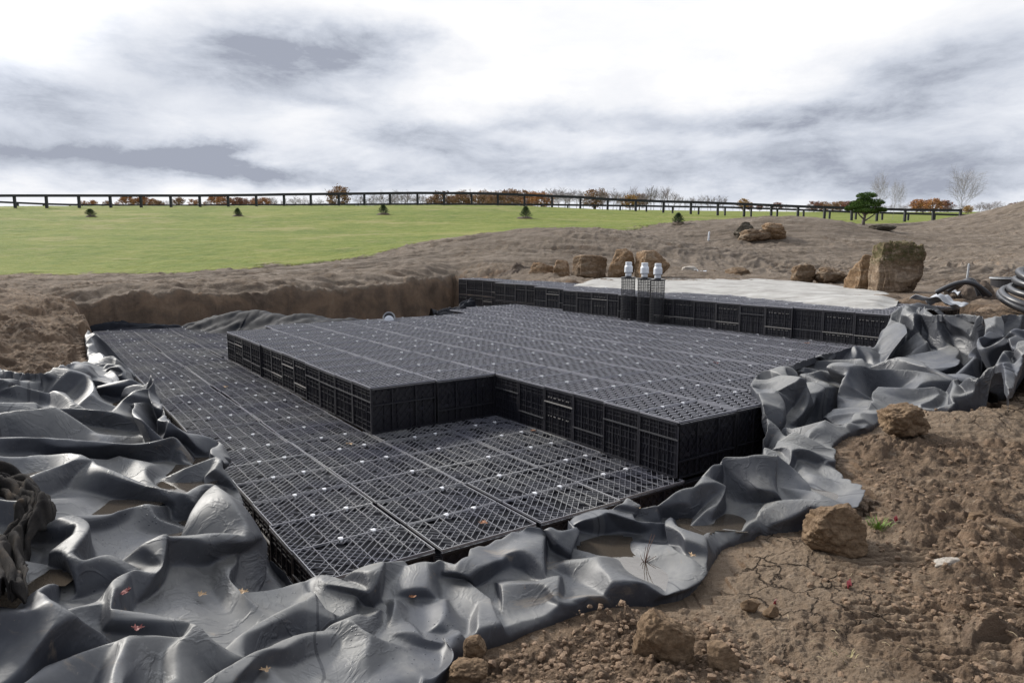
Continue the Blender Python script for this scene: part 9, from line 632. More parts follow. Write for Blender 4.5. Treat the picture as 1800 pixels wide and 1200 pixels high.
# ---------------------------------------------------------------- the rubber liner
def f_liner(T, b):
    P = geopos(T); n1 = T.noise(P, 1.1, 6, .6, .4); n2 = T.noise(P, 6, 7, .65, .3); n3 = T.noise(P, 45, 5, .6)
    up = T.node('ShaderNodeNewGeometry').outputs['Normal']; s = T.node('ShaderNodeSeparateXYZ'); T.put(s.inputs[0], up)
    upf = T.mapr(s.outputs[2], .35, .98, 0, 1, True)
    dust = T.math('MULTIPLY', T.mapr(n1, .36, .60, 0, 1, True), T.math('ADD', T.math('MULTIPLY', upf, .7), .12))
    dust = T.math('MULTIPLY', dust, T.mapr(n2, .3, .65, .45, 1))
    base = T.mix(T.mapr(n2, .35, .7), (.021, .024, .034), (.046, .050, .062))
    c = T.mix(T.math('MULTIPLY', dust, .72), base, (.27, .262, .235))
    # dried mud smears
    mp = T.node('ShaderNodeMapping'); T.put(mp.inputs[0], P); mp.inputs['Rotation'].default_value = (0, 0, R(25)); mp.inputs['Scale'].default_value = (.6, 2.2, 1)
    mud = T.mapr(T.noise(mp.outputs[0], 2.2, 8, .7, .6), .62, .72, 0, 1, True)
    c = T.mix(T.math('MULTIPLY', mud, .5), c, (.24, .19, .135))
    sm = T.mapr(T.noise(P, 80, 3, .6), .66, .74, 0, .6, True)
    c = T.mix(T.math('MULTIPLY', sm, .6), c, (.22, .2, .17))
    wv = T.vmath('ADD', P, T.vmath('SCALE', T.noise(P, 1.3, 2, .5, 0, 'Color'), scale=.5))
    sx = T.node('ShaderNodeSeparateXYZ'); T.put(sx.inputs[0], wv); sl = T.math('ABSOLUTE', T.math('SUBTRACT', T.math('FRACT', T.math('MULTIPLY', T.math('ADD', sx.outputs[0], T.math('MULTIPLY', sx.outputs[1], .45)), .62)), .5))
    seam = T.mapr(sl, .0045, .0025, 0, 1, True); band = T.mapr(sl, .03, .027, 0, 1, True)
    c = T.mix(T.math('MULTIPLY', band, .25), c, (.13, .13, .13)); c = T.mix(T.math('MULTIPLY', seam, .7), c, (.012, .013, .018))
    sp2 = T.math('MULTIPLY', T.mapr(T.noise(P, 28, 6, .75), .60, .68, 0, 1, True), T.mapr(T.noise(P, 2.1, 4, .6), .5, .62, 0, 1, True)); c = T.mix(T.math('MULTIPLY', sp2, .6), c, (.17, .125, .085))
    # rain drops
    dv = T.vor(P, 62); ds = T.vor(P, 62, out='Color'); dsc = T.node('ShaderNodeSeparateColor'); T.put(dsc.inputs[0], ds)
    wet = T.mapr(T.noise(P, 2.6, 3, .5), .53, .62, 0, 1, True)
    pick = T.math('MULTIPLY', T.math('GREATER_THAN', dsc.outputs[1], .62), wet)
    drop = T.math('MULTIPLY', T.mapr(dv, .30, .16, 0, 1, True), pick)
    c = T.mix(T.math('MULTIPLY', drop, .75), c, (.018, .02, .028))
    T.put(b.inputs['Base Color'], c)
    r = T.mapr(T.math('ADD', T.math('MULTIPLY', n2, .5), T.math('MULTIPLY', dust, .45)), .15, .8, .42, .70)
    T.put(b.inputs['Roughness'], T.math('SUBTRACT', r, T.math('MULTIPLY', drop, .28))); b.inputs['Specular IOR Level'].default_value = .5
    wr = T.math('ABSOLUTE', T.math('SUBTRACT', T.noise(P, 4.5, 4, .55, .9), .5)); wr = T.math('MULTIPLY', T.mapr(wr, 0, .05, 1, 0), T.mapr(n1, .42, .58, 0, 1, True))
    h = T.math('ADD', T.math('ADD', T.math('MULTIPLY', n2, .35), T.math('MULTIPLY', wr, .35)), T.math('ADD', T.math('MULTIPLY', n3, .05), T.math('ADD', T.math('MULTIPLY', drop, .22), T.math('MULTIPLY', band, .10))))
    bump(T, b, h, .012, .55)
M['liner'] = mat('black_rubber_liner', fn=f_liner)
M['liner_clean'] = mat('clean_rubber_liner', fn=f_plain((.010, .011, .016), (.022, .024, .030), 5, .004, .4), rough=.7, spec=.08)
LOW = np.full((268, 268), 9.)
def liner_points():
    gx, gy, x0, y0, sp, qs = LG
    mm = np.repeat(np.arange(len(LRUNS)) % 2, LRUNS); mm = np.pad(mm, (0, gx*gy-len(mm))).astype(bool)
    i, j = np.meshgrid(np.arange(gx-1), np.arange(gy-1), indexing='ij'); a = (i*gy+j).ravel(); F = np.stack([a, a+gy, a+gy+1, a+1], 1)
    used = np.unique(F[mm[F].all(1)]); z = np.array(LDATA); Rr = ((z >> 1) ^ -(z & 1)).reshape(-1, 3).tolist()
    Q = {}
    for k, q in enumerate(used.tolist()):
        b = q % gy; l = Q.get(q-gy); u = Q.get(q-1) if b else None; lu = Q.get(q-gy-1) if b else None; r = Rr[k]
        if l and u and lu: Q[q] = (l[0]+u[0]-lu[0]+r[0], l[1]+u[1]-lu[1]+r[1], l[2]+u[2]-lu[2]+r[2])
        elif u: Q[q] = (u[0]+r[0], u[1]+r[1], u[2]+r[2])
        elif l: Q[q] = (l[0]+r[0], l[1]+r[1], l[2]+r[2])
        else: Q[q] = tuple(r)
    V = np.zeros((gx*gy, 3)); P = np.array([Q[q] for q in used.tolist()])*qs
    V[used, 0] = x0+sp*(used//gy)+P[:, 0]; V[used, 1] = y0+sp*(used % gy)+P[:, 1]; V[used, 2] = P[:, 2]
    return V, gx, gy, mm, used
def crisp(V, mm, gx, gy):
    """refine the sheet 2x, then sharpen its creases: face normals are averaged only with similar neighbours"""
    G = V.reshape(gx, gy, 3).copy(); Mk = np.zeros(gx*gy, bool); Mk[np.unique(used_faces(mm, gx, gy))] = True; Mk = Mk.reshape(gx, gy)
    def up(G, Mk):          # along axis 0
        n = G.shape[0]; O = np.zeros((2*n-1,)+G.shape[1:]); m = np.zeros((2*n-1, G.shape[1]), bool); O[::2] = G; m[::2] = Mk
        a, b = G[:-1], G[1:]; z = np.roll(G, 1, 0)[:-1]; c = np.roll(G, -2, 0)[:-1]; ok = (np.roll(Mk, 1, 0)[:-1] & np.roll(Mk, -2, 0)[:-1]); ok[0] = False; ok[-1] = False
        O[1::2] = np.where(ok[..., None], (9*(a+b)-z-c)/16, (a+b)/2); m[1::2] = Mk[:-1] & Mk[1:]
        return O, m
    G, Mk = up(G, Mk); G, Mk = up(G.transpose(1, 0, 2), Mk.T); G = G.transpose(1, 0, 2).copy(); Mk = Mk.T.copy()
    F = Mk[:-1, :-1] & Mk[1:, :-1] & Mk[:-1, 1:] & Mk[1:, 1:]; Fw = F[..., None].astype(float)
    def nrm(v): return v/np.maximum(np.linalg.norm(v, axis=-1, keepdims=True), 1e-9)
    for outer in range(3):
        N0 = nrm(np.cross(G[1:, 1:]-G[:-1, :-1], G[:-1, 1:]-G[1:, :-1])); N = N0.copy()
        for it in range(10):
            acc = N*Fw
            for dx, dy in ((1, 0), (-1, 0), (0, 1), (0, -1), (1, 1), (-1, -1), (1, -1), (-1, 1)):
                M2 = np.roll(N, (dx, dy), (0, 1)); f2 = np.roll(Fw, (dx, dy), (0, 1)); w = np.exp(-((N-M2)**2).sum(-1, keepdims=True)/(.33**2)); acc = acc+M2*f2*w
            N = nrm(acc)
        for it in range(6):
            C = .25*(G[1:, 1:]+G[:-1, :-1]+G[:-1, 1:]+G[1:, :-1]); D = np.zeros_like(G); ct = np.zeros(G.shape[:2]+(1,))
            for a in (0, 1):
                for b in (0, 1):
                    sl = (slice(a, a+G.shape[0]-1), slice(b, b+G.shape[1]-1)); P = G[sl]
                    D[sl] += N*((C-P)*N).sum(-1, keepdims=True)*Fw; ct[sl] += Fw
            G = G+D/np.maximum(ct, 1)
    return G.reshape(-1, 3), Mk.ravel(), G.shape[0], G.shape[1]
def used_faces(mm, gx, gy):
    i, j = np.meshgrid(np.arange(gx-1), np.arange(gy-1), indexing='ij'); a = (i*gy+j).ravel(); F = np.stack([a, a+gy, a+gy+1, a+1], 1); return F[mm[F].all(1)]
def build_liner():
    global LINER
    V, gx, gy, mm, used = liner_points()
    U = V[used]; g = ground_z(U[:, 0], U[:, 1], False); f = 1-.30*smooth(-1.6, -.4, U[:, 0])*smooth(5.4, 4.4, U[:, 1])*(U[:, 2] > g)-.12*smooth(-.4, -1.6, U[:, 0])*(U[:, 2] > g)
    V[used, 2] = g+(U[:, 2]-g)*f
    V, mm, gx, gy = crisp(V, mm, gx, gy); used = np.unique(used_faces(mm, gx, gy))
    K = V[used]; k = (K[:, 0] > -7.9) & (K[:, 0] < 7.9) & (K[:, 1] > .1) & (K[:, 1] < 15.9); K = K[k]
    np.minimum.at(LOW, (((K[:, 0]+8)/.06).astype(int), (K[:, 1]/.06).astype(int)), K[:, 2])
    p = np.pad(LOW, 1, mode='edge'); LOW[:] = np.minimum.reduce([p[1:-1, 1:-1], p[:-2, 1:-1], p[2:, 1:-1], p[1:-1, :-2], p[1:-1, 2:]])
    o = grid_mesh('pond_liner', V, gx, gy, M['liner'], True, mm)
    me = o.data; bm = bmesh.new(); bm.from_mesh(me)
    be = [e for e in bm.edges if e.is_boundary]
    r = bmesh.ops.extrude_edge_only(bm, edges=be)
    for v_ in r['geom']:
        if isinstance(v_, bmesh.types.BMVert): v_.co.z -= .022
    be2 = [g for g in r['geom'] if isinstance(g, bmesh.types.BMEdge) and g.is_boundary]
    r = bmesh.ops.extrude_edge_only(bm, edges=be2)
    for g in r['geom']:
        if isinstance(g, bmesh.types.BMVert): g.co.z -= .05
    bmesh.ops.recalc_face_normals(bm, faces=bm.faces[:])
    bm.to_mesh(me); bm.free(); me.polygons.foreach_set('use_smooth', [True]*len(me.polygons))
    nz = np.empty(len(me.polygons)*3); me.polygons.foreach_get('normal', nz)
    if nz.reshape(-1, 3)[:, 2].mean() < 0: me.flip_normals()
    sd = o.modifiers.new('smooth', 'SUBSURF'); sd.levels = 1; sd.render_levels = 1
    tag(o, 'black rubber liner heaped in wet folds round the near sides of the pit', 'pond liner')
    LINER = (V, used); return o
build_liner()
make_ground()
# ---------------------------------------------------------------- stones and earth
def rock_mesh(name, m, seed, size, sub=5, cuts=9, rough=.10, taper=.15, crag=.06, box=.72, strata=.05):
    rnd = random.Random(seed); bm = bmesh.new(); bmesh.ops.create_icosphere(bm, subdivisions=sub, radius=1)
    pl = []
    for _ in range(cuts):
        n = Vector((rnd.gauss(0, 1), rnd.gauss(0, 1), rnd.gauss(0, .7))).normalized(); pl.append((n, rnd.uniform(.62, .88)))
    off = Vector((rnd.random()*50, rnd.random()*50, rnd.random()*50))
    for v in bm.verts:
        p = v.co.copy(); q = Vector([math.copysign(abs(c)**box, c) for c in p]); p = q
        for n, d in pl:
            e = p.dot(n)-d
            if e > 0: p -= n*e*.93
        s = 1-taper*(p.z+1)/2; p.x *= s; p.y *= s
        p.x *= 1+strata*mnoise.noise(Vector((off.x, p.x*.6, p.z*7+off.z))); p.y *= 1+strata*mnoise.noise(Vector((off.y, p.y*.6, p.z*7+off.z)))
        nn = p.normalized(); f = mnoise.fractal(p*1.7+off, 1.0, 2.1, 5); g = mnoise.fractal(p*6+off, .9, 2.1, 4); w = abs(mnoise.noise(p*3.1+off*2))
        p += nn*(rough*f+crag*g*.6-crag*max(0, .18-w)*3)
        v.co = Vector((p.x*size[0]/2, p.y*size[1]/2, p.z*size[2]/2))
    me = bpy.data.meshes.new(name); bm.to_mesh(me); bm.free(); me.materials.append(m); me.polygons.foreach_set('use_smooth', [True]*len(me.polygons)); return me
def f_rock(c1, c2, c3, sc=1.0, moss=0.):
    def fn(T, b):
        p = objco(T); lay = T.node('ShaderNodeMapping'); T.put(lay.inputs[0], p); lay.inputs['Scale'].default_value = (.6, .6, 2.4); n = T.noise(lay.outputs[0], 2.6*sc, 8, .68, .5); n2 = T.noise(p, 14*sc, 8, .7); v = T.vor(p, 9*sc, 'DISTANCE_TO_EDGE')
        c = T.ramp(n, [(.3, c1), (.5, c2), (.68, c3)]); c = T.mix(T.mapr(n2, .42, .66, 0, .6), c, tuple(q*.42 for q in c1))
        c = T.mix(T.mapr(T.noise(p, 5*sc, 8, .75, .6), .6, .68, 0, .6), c, tuple(min(1, q*1.5) for q in c3))
        if moss:
            s = T.node('ShaderNodeSeparateXYZ'); T.put(s.inputs[0], p)
            mk = T.math('MULTIPLY', T.mapr(T.math('ADD', s.outputs[2], T.math('MULTIPLY', n, .5)), 1.08, 1.28, 0, 1, True), T.mapr(n2, .38, .56, .1, .9))
            c = T.mix(mk, c, T.mix(n2, (.04, .038, .014), (.12, .11, .045)))
        T.put(b.inputs['Base Color'], c); b.inputs['Roughness'].default_value = .92; b.inputs['Specular IOR Level'].default_value = .25
        bump(T, b, T.math('ADD', T.math('MULTIPLY', n2, 1.), T.math('MULTIPLY', n, .8)), .05/sc, .9)
    return fn
M['clay'] = mat('clay_stone', fn=f_rock((.12, .078, .047), (.20, .135, .082), (.27, .19, .12), 3.0))
M['lime'] = mat('orange_limestone', fn=f_rock((.13, .078, .042), (.25, .16, .09), (.42, .33, .24), 1.1))
M['lime2'] = mat('brown_limestone', fn=f_rock((.10, .07, .045), (.19, .125, .075), (.36, .30, .23), 1.0))
M['boulder'] = mat('mossy_boulder', fn=f_rock((.11, .075, .05), (.23, .165, .11), (.42, .34, .26), 1.2, 1.0))
M['pale'] = mat('pale_stone', fn=f_rock((.30, .26, .22), (.42, .38, .33), (.55, .5, .45), 4))
M['darkrock'] = mat('dark_lichen_rock', fn=f_rock((.035, .03, .022), (.075, .062, .045), (.17, .15, .12), 1.3))
def place_rock(label, m, px0, px1, top, base, Y=None, z=None, depth=.8, seed=1, sub=5, sink=.18, rz=0, name='boulder', group=None, cat='rock', **kw):
    pc = (px0+px1)/2
    x, y, zz = atY(pc, base, Y) if Y else (atZ(pc, base, z) if z is not None else hit(pc, base))
    w = (px1-px0)*y/FPX; h = (base-top)*y/FPX*1.02
    me = rock_mesh(name, m, seed, (w, w*depth, h*(1+sink)*1.12), sub, **kw)
    zs = [v.co.z for v in me.vertices]; xs = [v.co.x for v in me.vertices]
    kx = w/(max(xs)-min(xs)); kz = h*(1+sink)/(max(zs)-min(zs)); mn = min(zs)
    for v in me.vertices: v.co.x *= kx; v.co.y *= kx; v.co.z = (v.co.z-mn)*kz
    o = link(name, me, None, (x, y+w*depth*.25, zz-h*sink), (0, 0, rz)); tag(o, label, cat, group); return o
R1 = 'stones lying on the near soil'
place_rock('big tan clay boulder on the soil beside the right liner corner', M['clay'], 1422, 1532, 885, 972, z=.17, seed=3, sub=6, depth=.9, cuts=7, rough=.12, taper=.45, sink=.1, group=R1)
place_rock('large brown clay boulder at the bottom centre on bare soil', M['clay'], 1114, 1230, 1070, 1182, z=.06, seed=8, sub=6, depth=.8, cuts=6, rough=.10, taper=.25, group=R1)
place_rock('rounded clay rock right of the bottom centre boulder', M['clay'], 1236, 1306, 1130, 1196, z=.07, seed=12, sub=5, cuts=6, rough=.1, group=R1)
place_rock('brown clod touching the liner edge near the bottom', M['clay'], 812, 858, 1118, 1155, z=.07, seed=15, sub=5, cuts=5, rough=.12, group=R1)
place_rock('wide crumbly clod at the bottom edge beside the liner', M['clay'], 786, 862, 1162, 1204, z=.05, seed=16, sub=5, cuts=5, rough=.16, crag=.14, group=R1)
place_rock('tan clod on soil between the liner and the right rear heap', M['clay'], 1552, 1640, 712, 762, z=.40, seed=18, sub=5, cuts=5, rough=.2, crag=.16, group=R1)
place_rock('long pale stone flat on the soil at right', M['pale'], 1638, 1702, 980, 1002, z=.2, seed=21, sub=4, depth=.5, group=R1)
place_rock('small rounded tan stone behind the grass tuft', M['clay'], 1542, 1576, 910, 932, z=.2, seed=22, sub=4, group=R1)
place_rock('dark clod at the right among crumbled soil', M['clay'], 1706, 1744, 902, 928, z=.24, seed=23, sub=4, cuts=6, group=R1)
place_rock('yellowish clod left of the right picture edge', M['clay'], 1736, 1800, 916, 944, z=.24, seed=24, sub=4, cuts=6, rough=.2, group=R1)
place_rock('small clod with a pinkish chip in front of the big boulder', M['clay'], 1342, 1372, 1062, 1086, z=.11, seed=25, sub=4, group=R1)
place_rock('flat clod left of the pinkish chip', M['clay'], 1303, 1342, 1052, 1074, z=.11, seed=26, sub=4, depth=.7, group=R1)
place_rock('flat pale stone near the bottom right', M['pale'], 1452, 1494, 1168, 1184, z=.1, seed=27, sub=4, depth=.6, group=R1)
R2 = 'limestone blocks along the far rim of the pit'
place_rock('low orange limestone block, left end of the row', M['lime'], 930, 978, 462, 494, Y=19.6, seed=31, depth=.7, cuts=10, taper=.3, box=.5, group=R2)
place_rock('rounded orange block second from left with dark top', M['lime'], 970, 1004, 458, 494, Y=19.4, seed=32, depth=.8, cuts=8, group=R2)
place_rock('broad flat topped brown block with white streaks', M['lime2'], 1005, 1070, 449, 494, Y=19.0, seed=33, depth=.6, cuts=8, taper=.02, box=.5, group=R2)
place_rock('tall block with dark cap behind the left valve', M['lime'], 1070, 1116, 438, 488, Y=18.6, seed=34, depth=.7, cuts=9, box=.5, group=R2)
place_rock('tall orange block with white veins behind the right valve', M['lime'], 1114, 1176, 441, 491, Y=18.2, seed=35, depth=.7, cuts=10, taper=.2, box=.5, group=R2)
place_rock('small grey stone right of the block row', M['pale'], 1198, 1226, 468, 486, Y=20, seed=36, sub=4, group=R2)
place_rock('low dark stone beside the white scrap', M['lime2'], 1240, 1264, 475, 487, Y=20, seed=37, sub=4, group=R2)
place_rock('low lumpy brown stone in front of the dirt basin', M['lime2'], 1278, 1330, 470, 488, Y=19.5, seed=38, sub=4, rough=.2, group=R2)
place_rock('pitted brown rock left of the dark gap', M['lime2'], 1396, 1440, 463, 498, Y=16.5, seed=39, rough=.18, crag=.14, group=R2)
place_rock('low brown rock leading to the tall boulder', M['lime2'], 1434, 1492, 470, 501, Y=16.3, seed=40, rough=.16, crag=.12, taper=.3, group=R2)
place_rock('orange shoulder block against the tall mossy boulder', M['lime'], 1494, 1552, 449, 522, Y=13.3, seed=41, taper=.35, cuts=9, crag=.1, box=.5, group=R2)
place_rock('tall square boulder with green moss on its top', M['boulder'], 1538, 1622, 424, 540, Y=12.5, seed=46, sub=6, depth=.8, taper=.06, cuts=3, rough=.07, crag=.16, sink=.1, box=.34, strata=.14, group=R2)
R3 = 'rocks on the far dirt mound'
place_rock('dark conical rock on the far mound', M['darkrock'], 1294, 1330, 393, 420, seed=51, taper=.5, group=R3)
place_rock('pitted tan rock in front of the dark conical rock', M['lime2'], 1302, 1344, 404, 424, seed=52, sub=4, rough=.2, crag=.16, group=R3)
place_rock('orange rock right of the dark conical rock', M['lime'], 1342, 1389, 392, 421, seed=53, rough=.16, crag=.12, group=R3)
place_rock('low tan stone between the far mound rocks', M['lime2'], 1328, 1356, 404, 422, seed=54, sub=4, group=R3)
place_rock('flat dark rock in front of the shaped pine', M['darkrock'], 1532, 1576, 394, 404, seed=55, sub=4, depth=.5, group=R3)
# spoil heaps
def heap(label, px0, px1, top, base, Y, seed, m, dark=1):
    pc = (px0+px1)/2; x, y, z = atY(pc, base, Y); w = (px1-px0)*y/FPX; h = (base-top)*y/FPX
    n = 90; u = np.linspace(-1, 1, n); Ug, Vg = np.meshgrid(u, u, indexing='ij'); r = np.hypot(Ug, Vg)
    Z = h*np.clip(1-r, -.12, 1)**1.0 if False else h*(np.where(r < 1, (1-r)**.9, -.2*(r-1)))
    X = Ug*w/2; Yy = Vg*w/2*.8
    Z = Z+smooth(1.1, .7, r)*(fbm(X*2+seed, Yy*2, 5, seed)*.10*h/.5+clods(X*5, Yy*5, seed, .5)*.06)-.05*smooth(.85, 1.1, r)
    o = grid_mesh('soil_heap', np.stack([X.ravel(), Yy.ravel(), Z.ravel()], 1), n, n, m); o.location = (x, y+w*.2, z-.02); tag(o, label, 'soil heap'); return o
M['soil'] = mat('loose_soil', fn=f_rock((.055, .040, .030), (.11, .082, .062), (.17, .135, .105), 1.6))
heap('grey brown cone of loose soil left of the pipe coil', 1646, 1792, 487, 540, 10.6, 5, M['soil'])
heap('dark low soil heap left of the limestone blocks', 868, 960, 462, 492, 20.3, 6, M['soil'])
# white stone-dust bed
def f_bed(T, b):
    P = geopos(T); n = T.noise(P, 2.2, 8, .65, .4); n2 = T.noise(P, 30, 5, .7)
    c = T.ramp(n, [(.32, (.19, .18, .165)), (.5, (.30, .29, .27)), (.66, (.40, .39, .37))]); c = T.mix(T.mapr(n2, .5, .75, 0, .35), c, (.22, .2, .18))
    T.put(b.inputs['Base Color'], c); b.inputs['Roughness'].default_value = .95; bump(T, b, T.math('ADD', n, T.math('MULTIPLY', n2, .6)), .018, .7)
M['bed'] = mat('pale_stone_dust', fn=f_bed)
def stone_bed():
    near = [atZ(*q, .90)[:2] for q in [(1008,499),(1060,503),(1110,506),(1160,511),(1215,512),(1280,516),(1340,521),(1400,527),(1450,532),(1500,537),(1560,540)]]
    far = [atZ(*q, .90)[:2] for q in [(1030,492),(1070,488),(1110,486),(1160,484),(1215,484),(1270,486),(1330,489),(1400,494),(1460,500),(1520,508),(1590,520)]]
    nu, nv = 260, 60; near = np.array(near); far = np.array(far); t = np.linspace(0, 10, nu); V = []
    for i in range(nu):
        a = np.array([np.interp(t[i], range(11), near[:, k]) for k in (0, 1)]); c = np.array([np.interp(t[i], range(11), far[:, k]) for k in (0, 1)])
        for j in range(nv):
            s = j/(nv-1); p = a*(1-s)+c*s; V.append((p[0], p[1], s))
    V = np.array(V); s = V[:, 2].copy(); e = np.repeat(np.minimum(np.linspace(0, 1, nu), np.linspace(1, 0, nu)), nv)
    V[:, 1] += .22*fbm(V[:, 0]*1.2, V[:, 1]*0+1, 3, 11)*(1-s)
    V[:, 2] = .865+.06*smooth(0, .22, s)*smooth(0, .05, e)-.10*smooth(.9, 1, s)+.010*fbm(V[:, 0]*1.1, V[:, 1]*1.1, 5, 12)*smooth(0, .1, s)-.02*(s < .01)
    o = grid_mesh('stone_dust_bed', V, nu, nv, M['bed']); tag(o, 'pale stone dust spread behind the upper tier', 'stone dust', kind='stuff')
stone_bed()
# ---------------------------------------------------------------- sheets along the back of the pit
def ribbon(name, label, crest, wid, Yb, z0, m, seed, amp=.06, lo=None):
    """crumpled sheet: crest = picture points of its upper edge, standing Yb away"""
    pts_ = np.array([atY(px, py, yb)[:3] for (px, py), yb in zip(crest, Yb)]); seg = np.hypot(*np.diff(pts_[:, :2], axis=0).T); cum = np.concatenate([[0], np.cumsum(seg)])
    nu = int(cum[-1]/.025)+2; nv = 34; t = np.linspace(0, cum[-1], nu); C = np.stack([np.interp(t, cum, pts_[:, k]) for k in range(3)], 1)
    d = np.gradient(C[:, :2], axis=0); d /= np.linalg.norm(d, axis=1)[:, None]; nrm = np.stack([d[:, 1], -d[:, 0]], 1)       # towards the viewer side
    V = np.zeros((nu, nv, 3)); s = np.linspace(-.35, 1, nv)
    prof = np.where(s < 0, 1-(s/.35)**2*.6, 1-smooth(0, 1, s)**.8)
    for j in range(nv):
        h = z0+(C[:, 2]-z0)*prof[j]
        fold = amp*(np.abs(vnoise(t*1.4+s[j]*2.2, t*.3+s[j]*1.6, seed))*1.8+.45*np.abs(vnoise(t*3.1-s[j]*2, t*.5+s[j]*3, seed+1)))*(.35+.65*np.sin(np.clip(s[j]+.35, 0, 1.35)/1.35*math.pi))
        V[:, j, 0] = C[:, 0]+nrm[:, 0]*wid*s[j]; V[:, j, 1] = C[:, 1]+nrm[:, 1]*wid*s[j]; V[:, j, 2] = h+fold-amp*.4
    o = grid_mesh(name, V.reshape(-1, 3), nu, nv, m); tag(o, label, 'liner sheet'); return o
cr = [(158,577),(180,566),(200,563),(222,567),(252,570),(285,571),(320,577),(345,569),(372,556),(410,547),(445,544),(485,549),(520,555),(560,556),(600,560),(645,561)]
ribbon('liner_flap', 'dark liner flap standing in peaks along the back dirt wall', cr, .62, [14.75]*6+[14.9,14.9,14.6,14.2,14.0,13.6,13.2,12.9,12.6,12.3], -.10, M['liner_clean'], 301, .10)
ribbon('liner_bundle', 'small dark bundle of liner stuffed beside the upper tier left end', [(752,556),(780,551),(800,545),(812,532),(826,526)], .3, [14.6,15.4,16.0,16.3,16.6], .28, M['liner_clean'], 311, .14)
ribbon('liner_flap', 'pale creased liner strip between the left soil bank and the low platform', [(165,640),(158,628),(140,608),(120,590),(102,574),(86,560),(80,553)], .62, [7.9,8.6,9.8,11.0,12.2,13.4,14.0], -.14, M['liner'], 321, .11)
# brown felt rag on the left liner
def liner_z(px, py):
    V, used = LINER; K = V[used]
    a, b = ray(px, py); dx = K[:, 0]-a*K[:, 1]; zr = CAM_H-b*K[:, 1]; e = np.abs(dx)*3+np.abs(K[:, 2]-zr)
    e = e+.12*K[:, 1]; k = np.argmin(e); return K[k]
def f_felt(T, b):
    p = geopos(T); n = T.noise(p, 7, 7, .65, .5); n2 = T.noise(p, 140, 4, .7)
    c = T.ramp(n, [(.35, (.018, .017, .017)), (.58, (.038, .034, .031)), (.76, (.09, .066, .045))]); T.put(b.inputs['Base Color'], c)
    b.inputs['Roughness'].default_value = 1; b.inputs['Specular IOR Level'].default_value = .1; bump(T, b, T.math('ADD', n, T.math('MULTIPLY', n2, .4)), .012, .8)
M['felt'] = mat('brown_geotextile_felt', fn=f_felt)
def rag():
    path = [(-60,862,.10),(-10,852,.13),(25,862,.12),(52,880,.12),(72,905,.13),(62,935,.12),(30,965,.12),(5,1000,.12),(12,1030,.12),(22,1062,.10),(5,1078,.06)]
    P = np.array([liner_z(px, py) for px, py, w in path]); P[:, 2] += .01
    for _ in range(1): P[1:-1] = .5*P[1:-1]+.25*(P[:-2]+P[2:])
    wd = [w for _, _, w in path]; n = len(path); nu, nv = 220, 60; t = np.linspace(0, n-1.001, nu); i = t.astype(int); f = (t-i)[:, None]
    q = lambda k: P[np.clip(i+k, 0, n-1)]
    C = .5*((2*q(0))+(-q(-1)+q(1))*f+(2*q(-1)-5*q(0)+4*q(1)-q(2))*f*f+(-q(-1)+3*q(0)-3*q(1)+q(2))*f**3)
    w = np.interp(t, range(n), wd); d = np.gradient(C, axis=0); d /= np.linalg.norm(d, axis=1)[:, None]; sd = np.stack([d[:, 1], -d[:, 0], 0*t], 1); sd /= np.linalg.norm(sd, axis=1)[:, None]
    V = np.zeros((nu, nv, 3)); a = np.linspace(-1, 1, nv)
    for j in range(nv):
        fold = .085*np.abs(vnoise(t*.45+a[j]*1.2, a[j]*2.0+0*t, 401))*1.6+.018*np.abs(vnoise(t*1.1+a[j], a[j]*5+0*t, 402))
        wob = .25*vnoise(t*1.7, 0*t+a[j], 404)
        V[:, j] = C+sd*(w*(a[j]+wob)*.50)[:, None]; V[:, j, 2] += fold+.05*(1-a[j]**2)-.02
    o = grid_mesh('felt_rag', V.reshape(-1, 3), nu, nv, M['felt']); so = o.modifiers.new('t', 'SOLIDIFY'); so.thickness = .006
    tag(o, 'torn brown felt rag twisted over the left liner', 'felt rag')
rag()
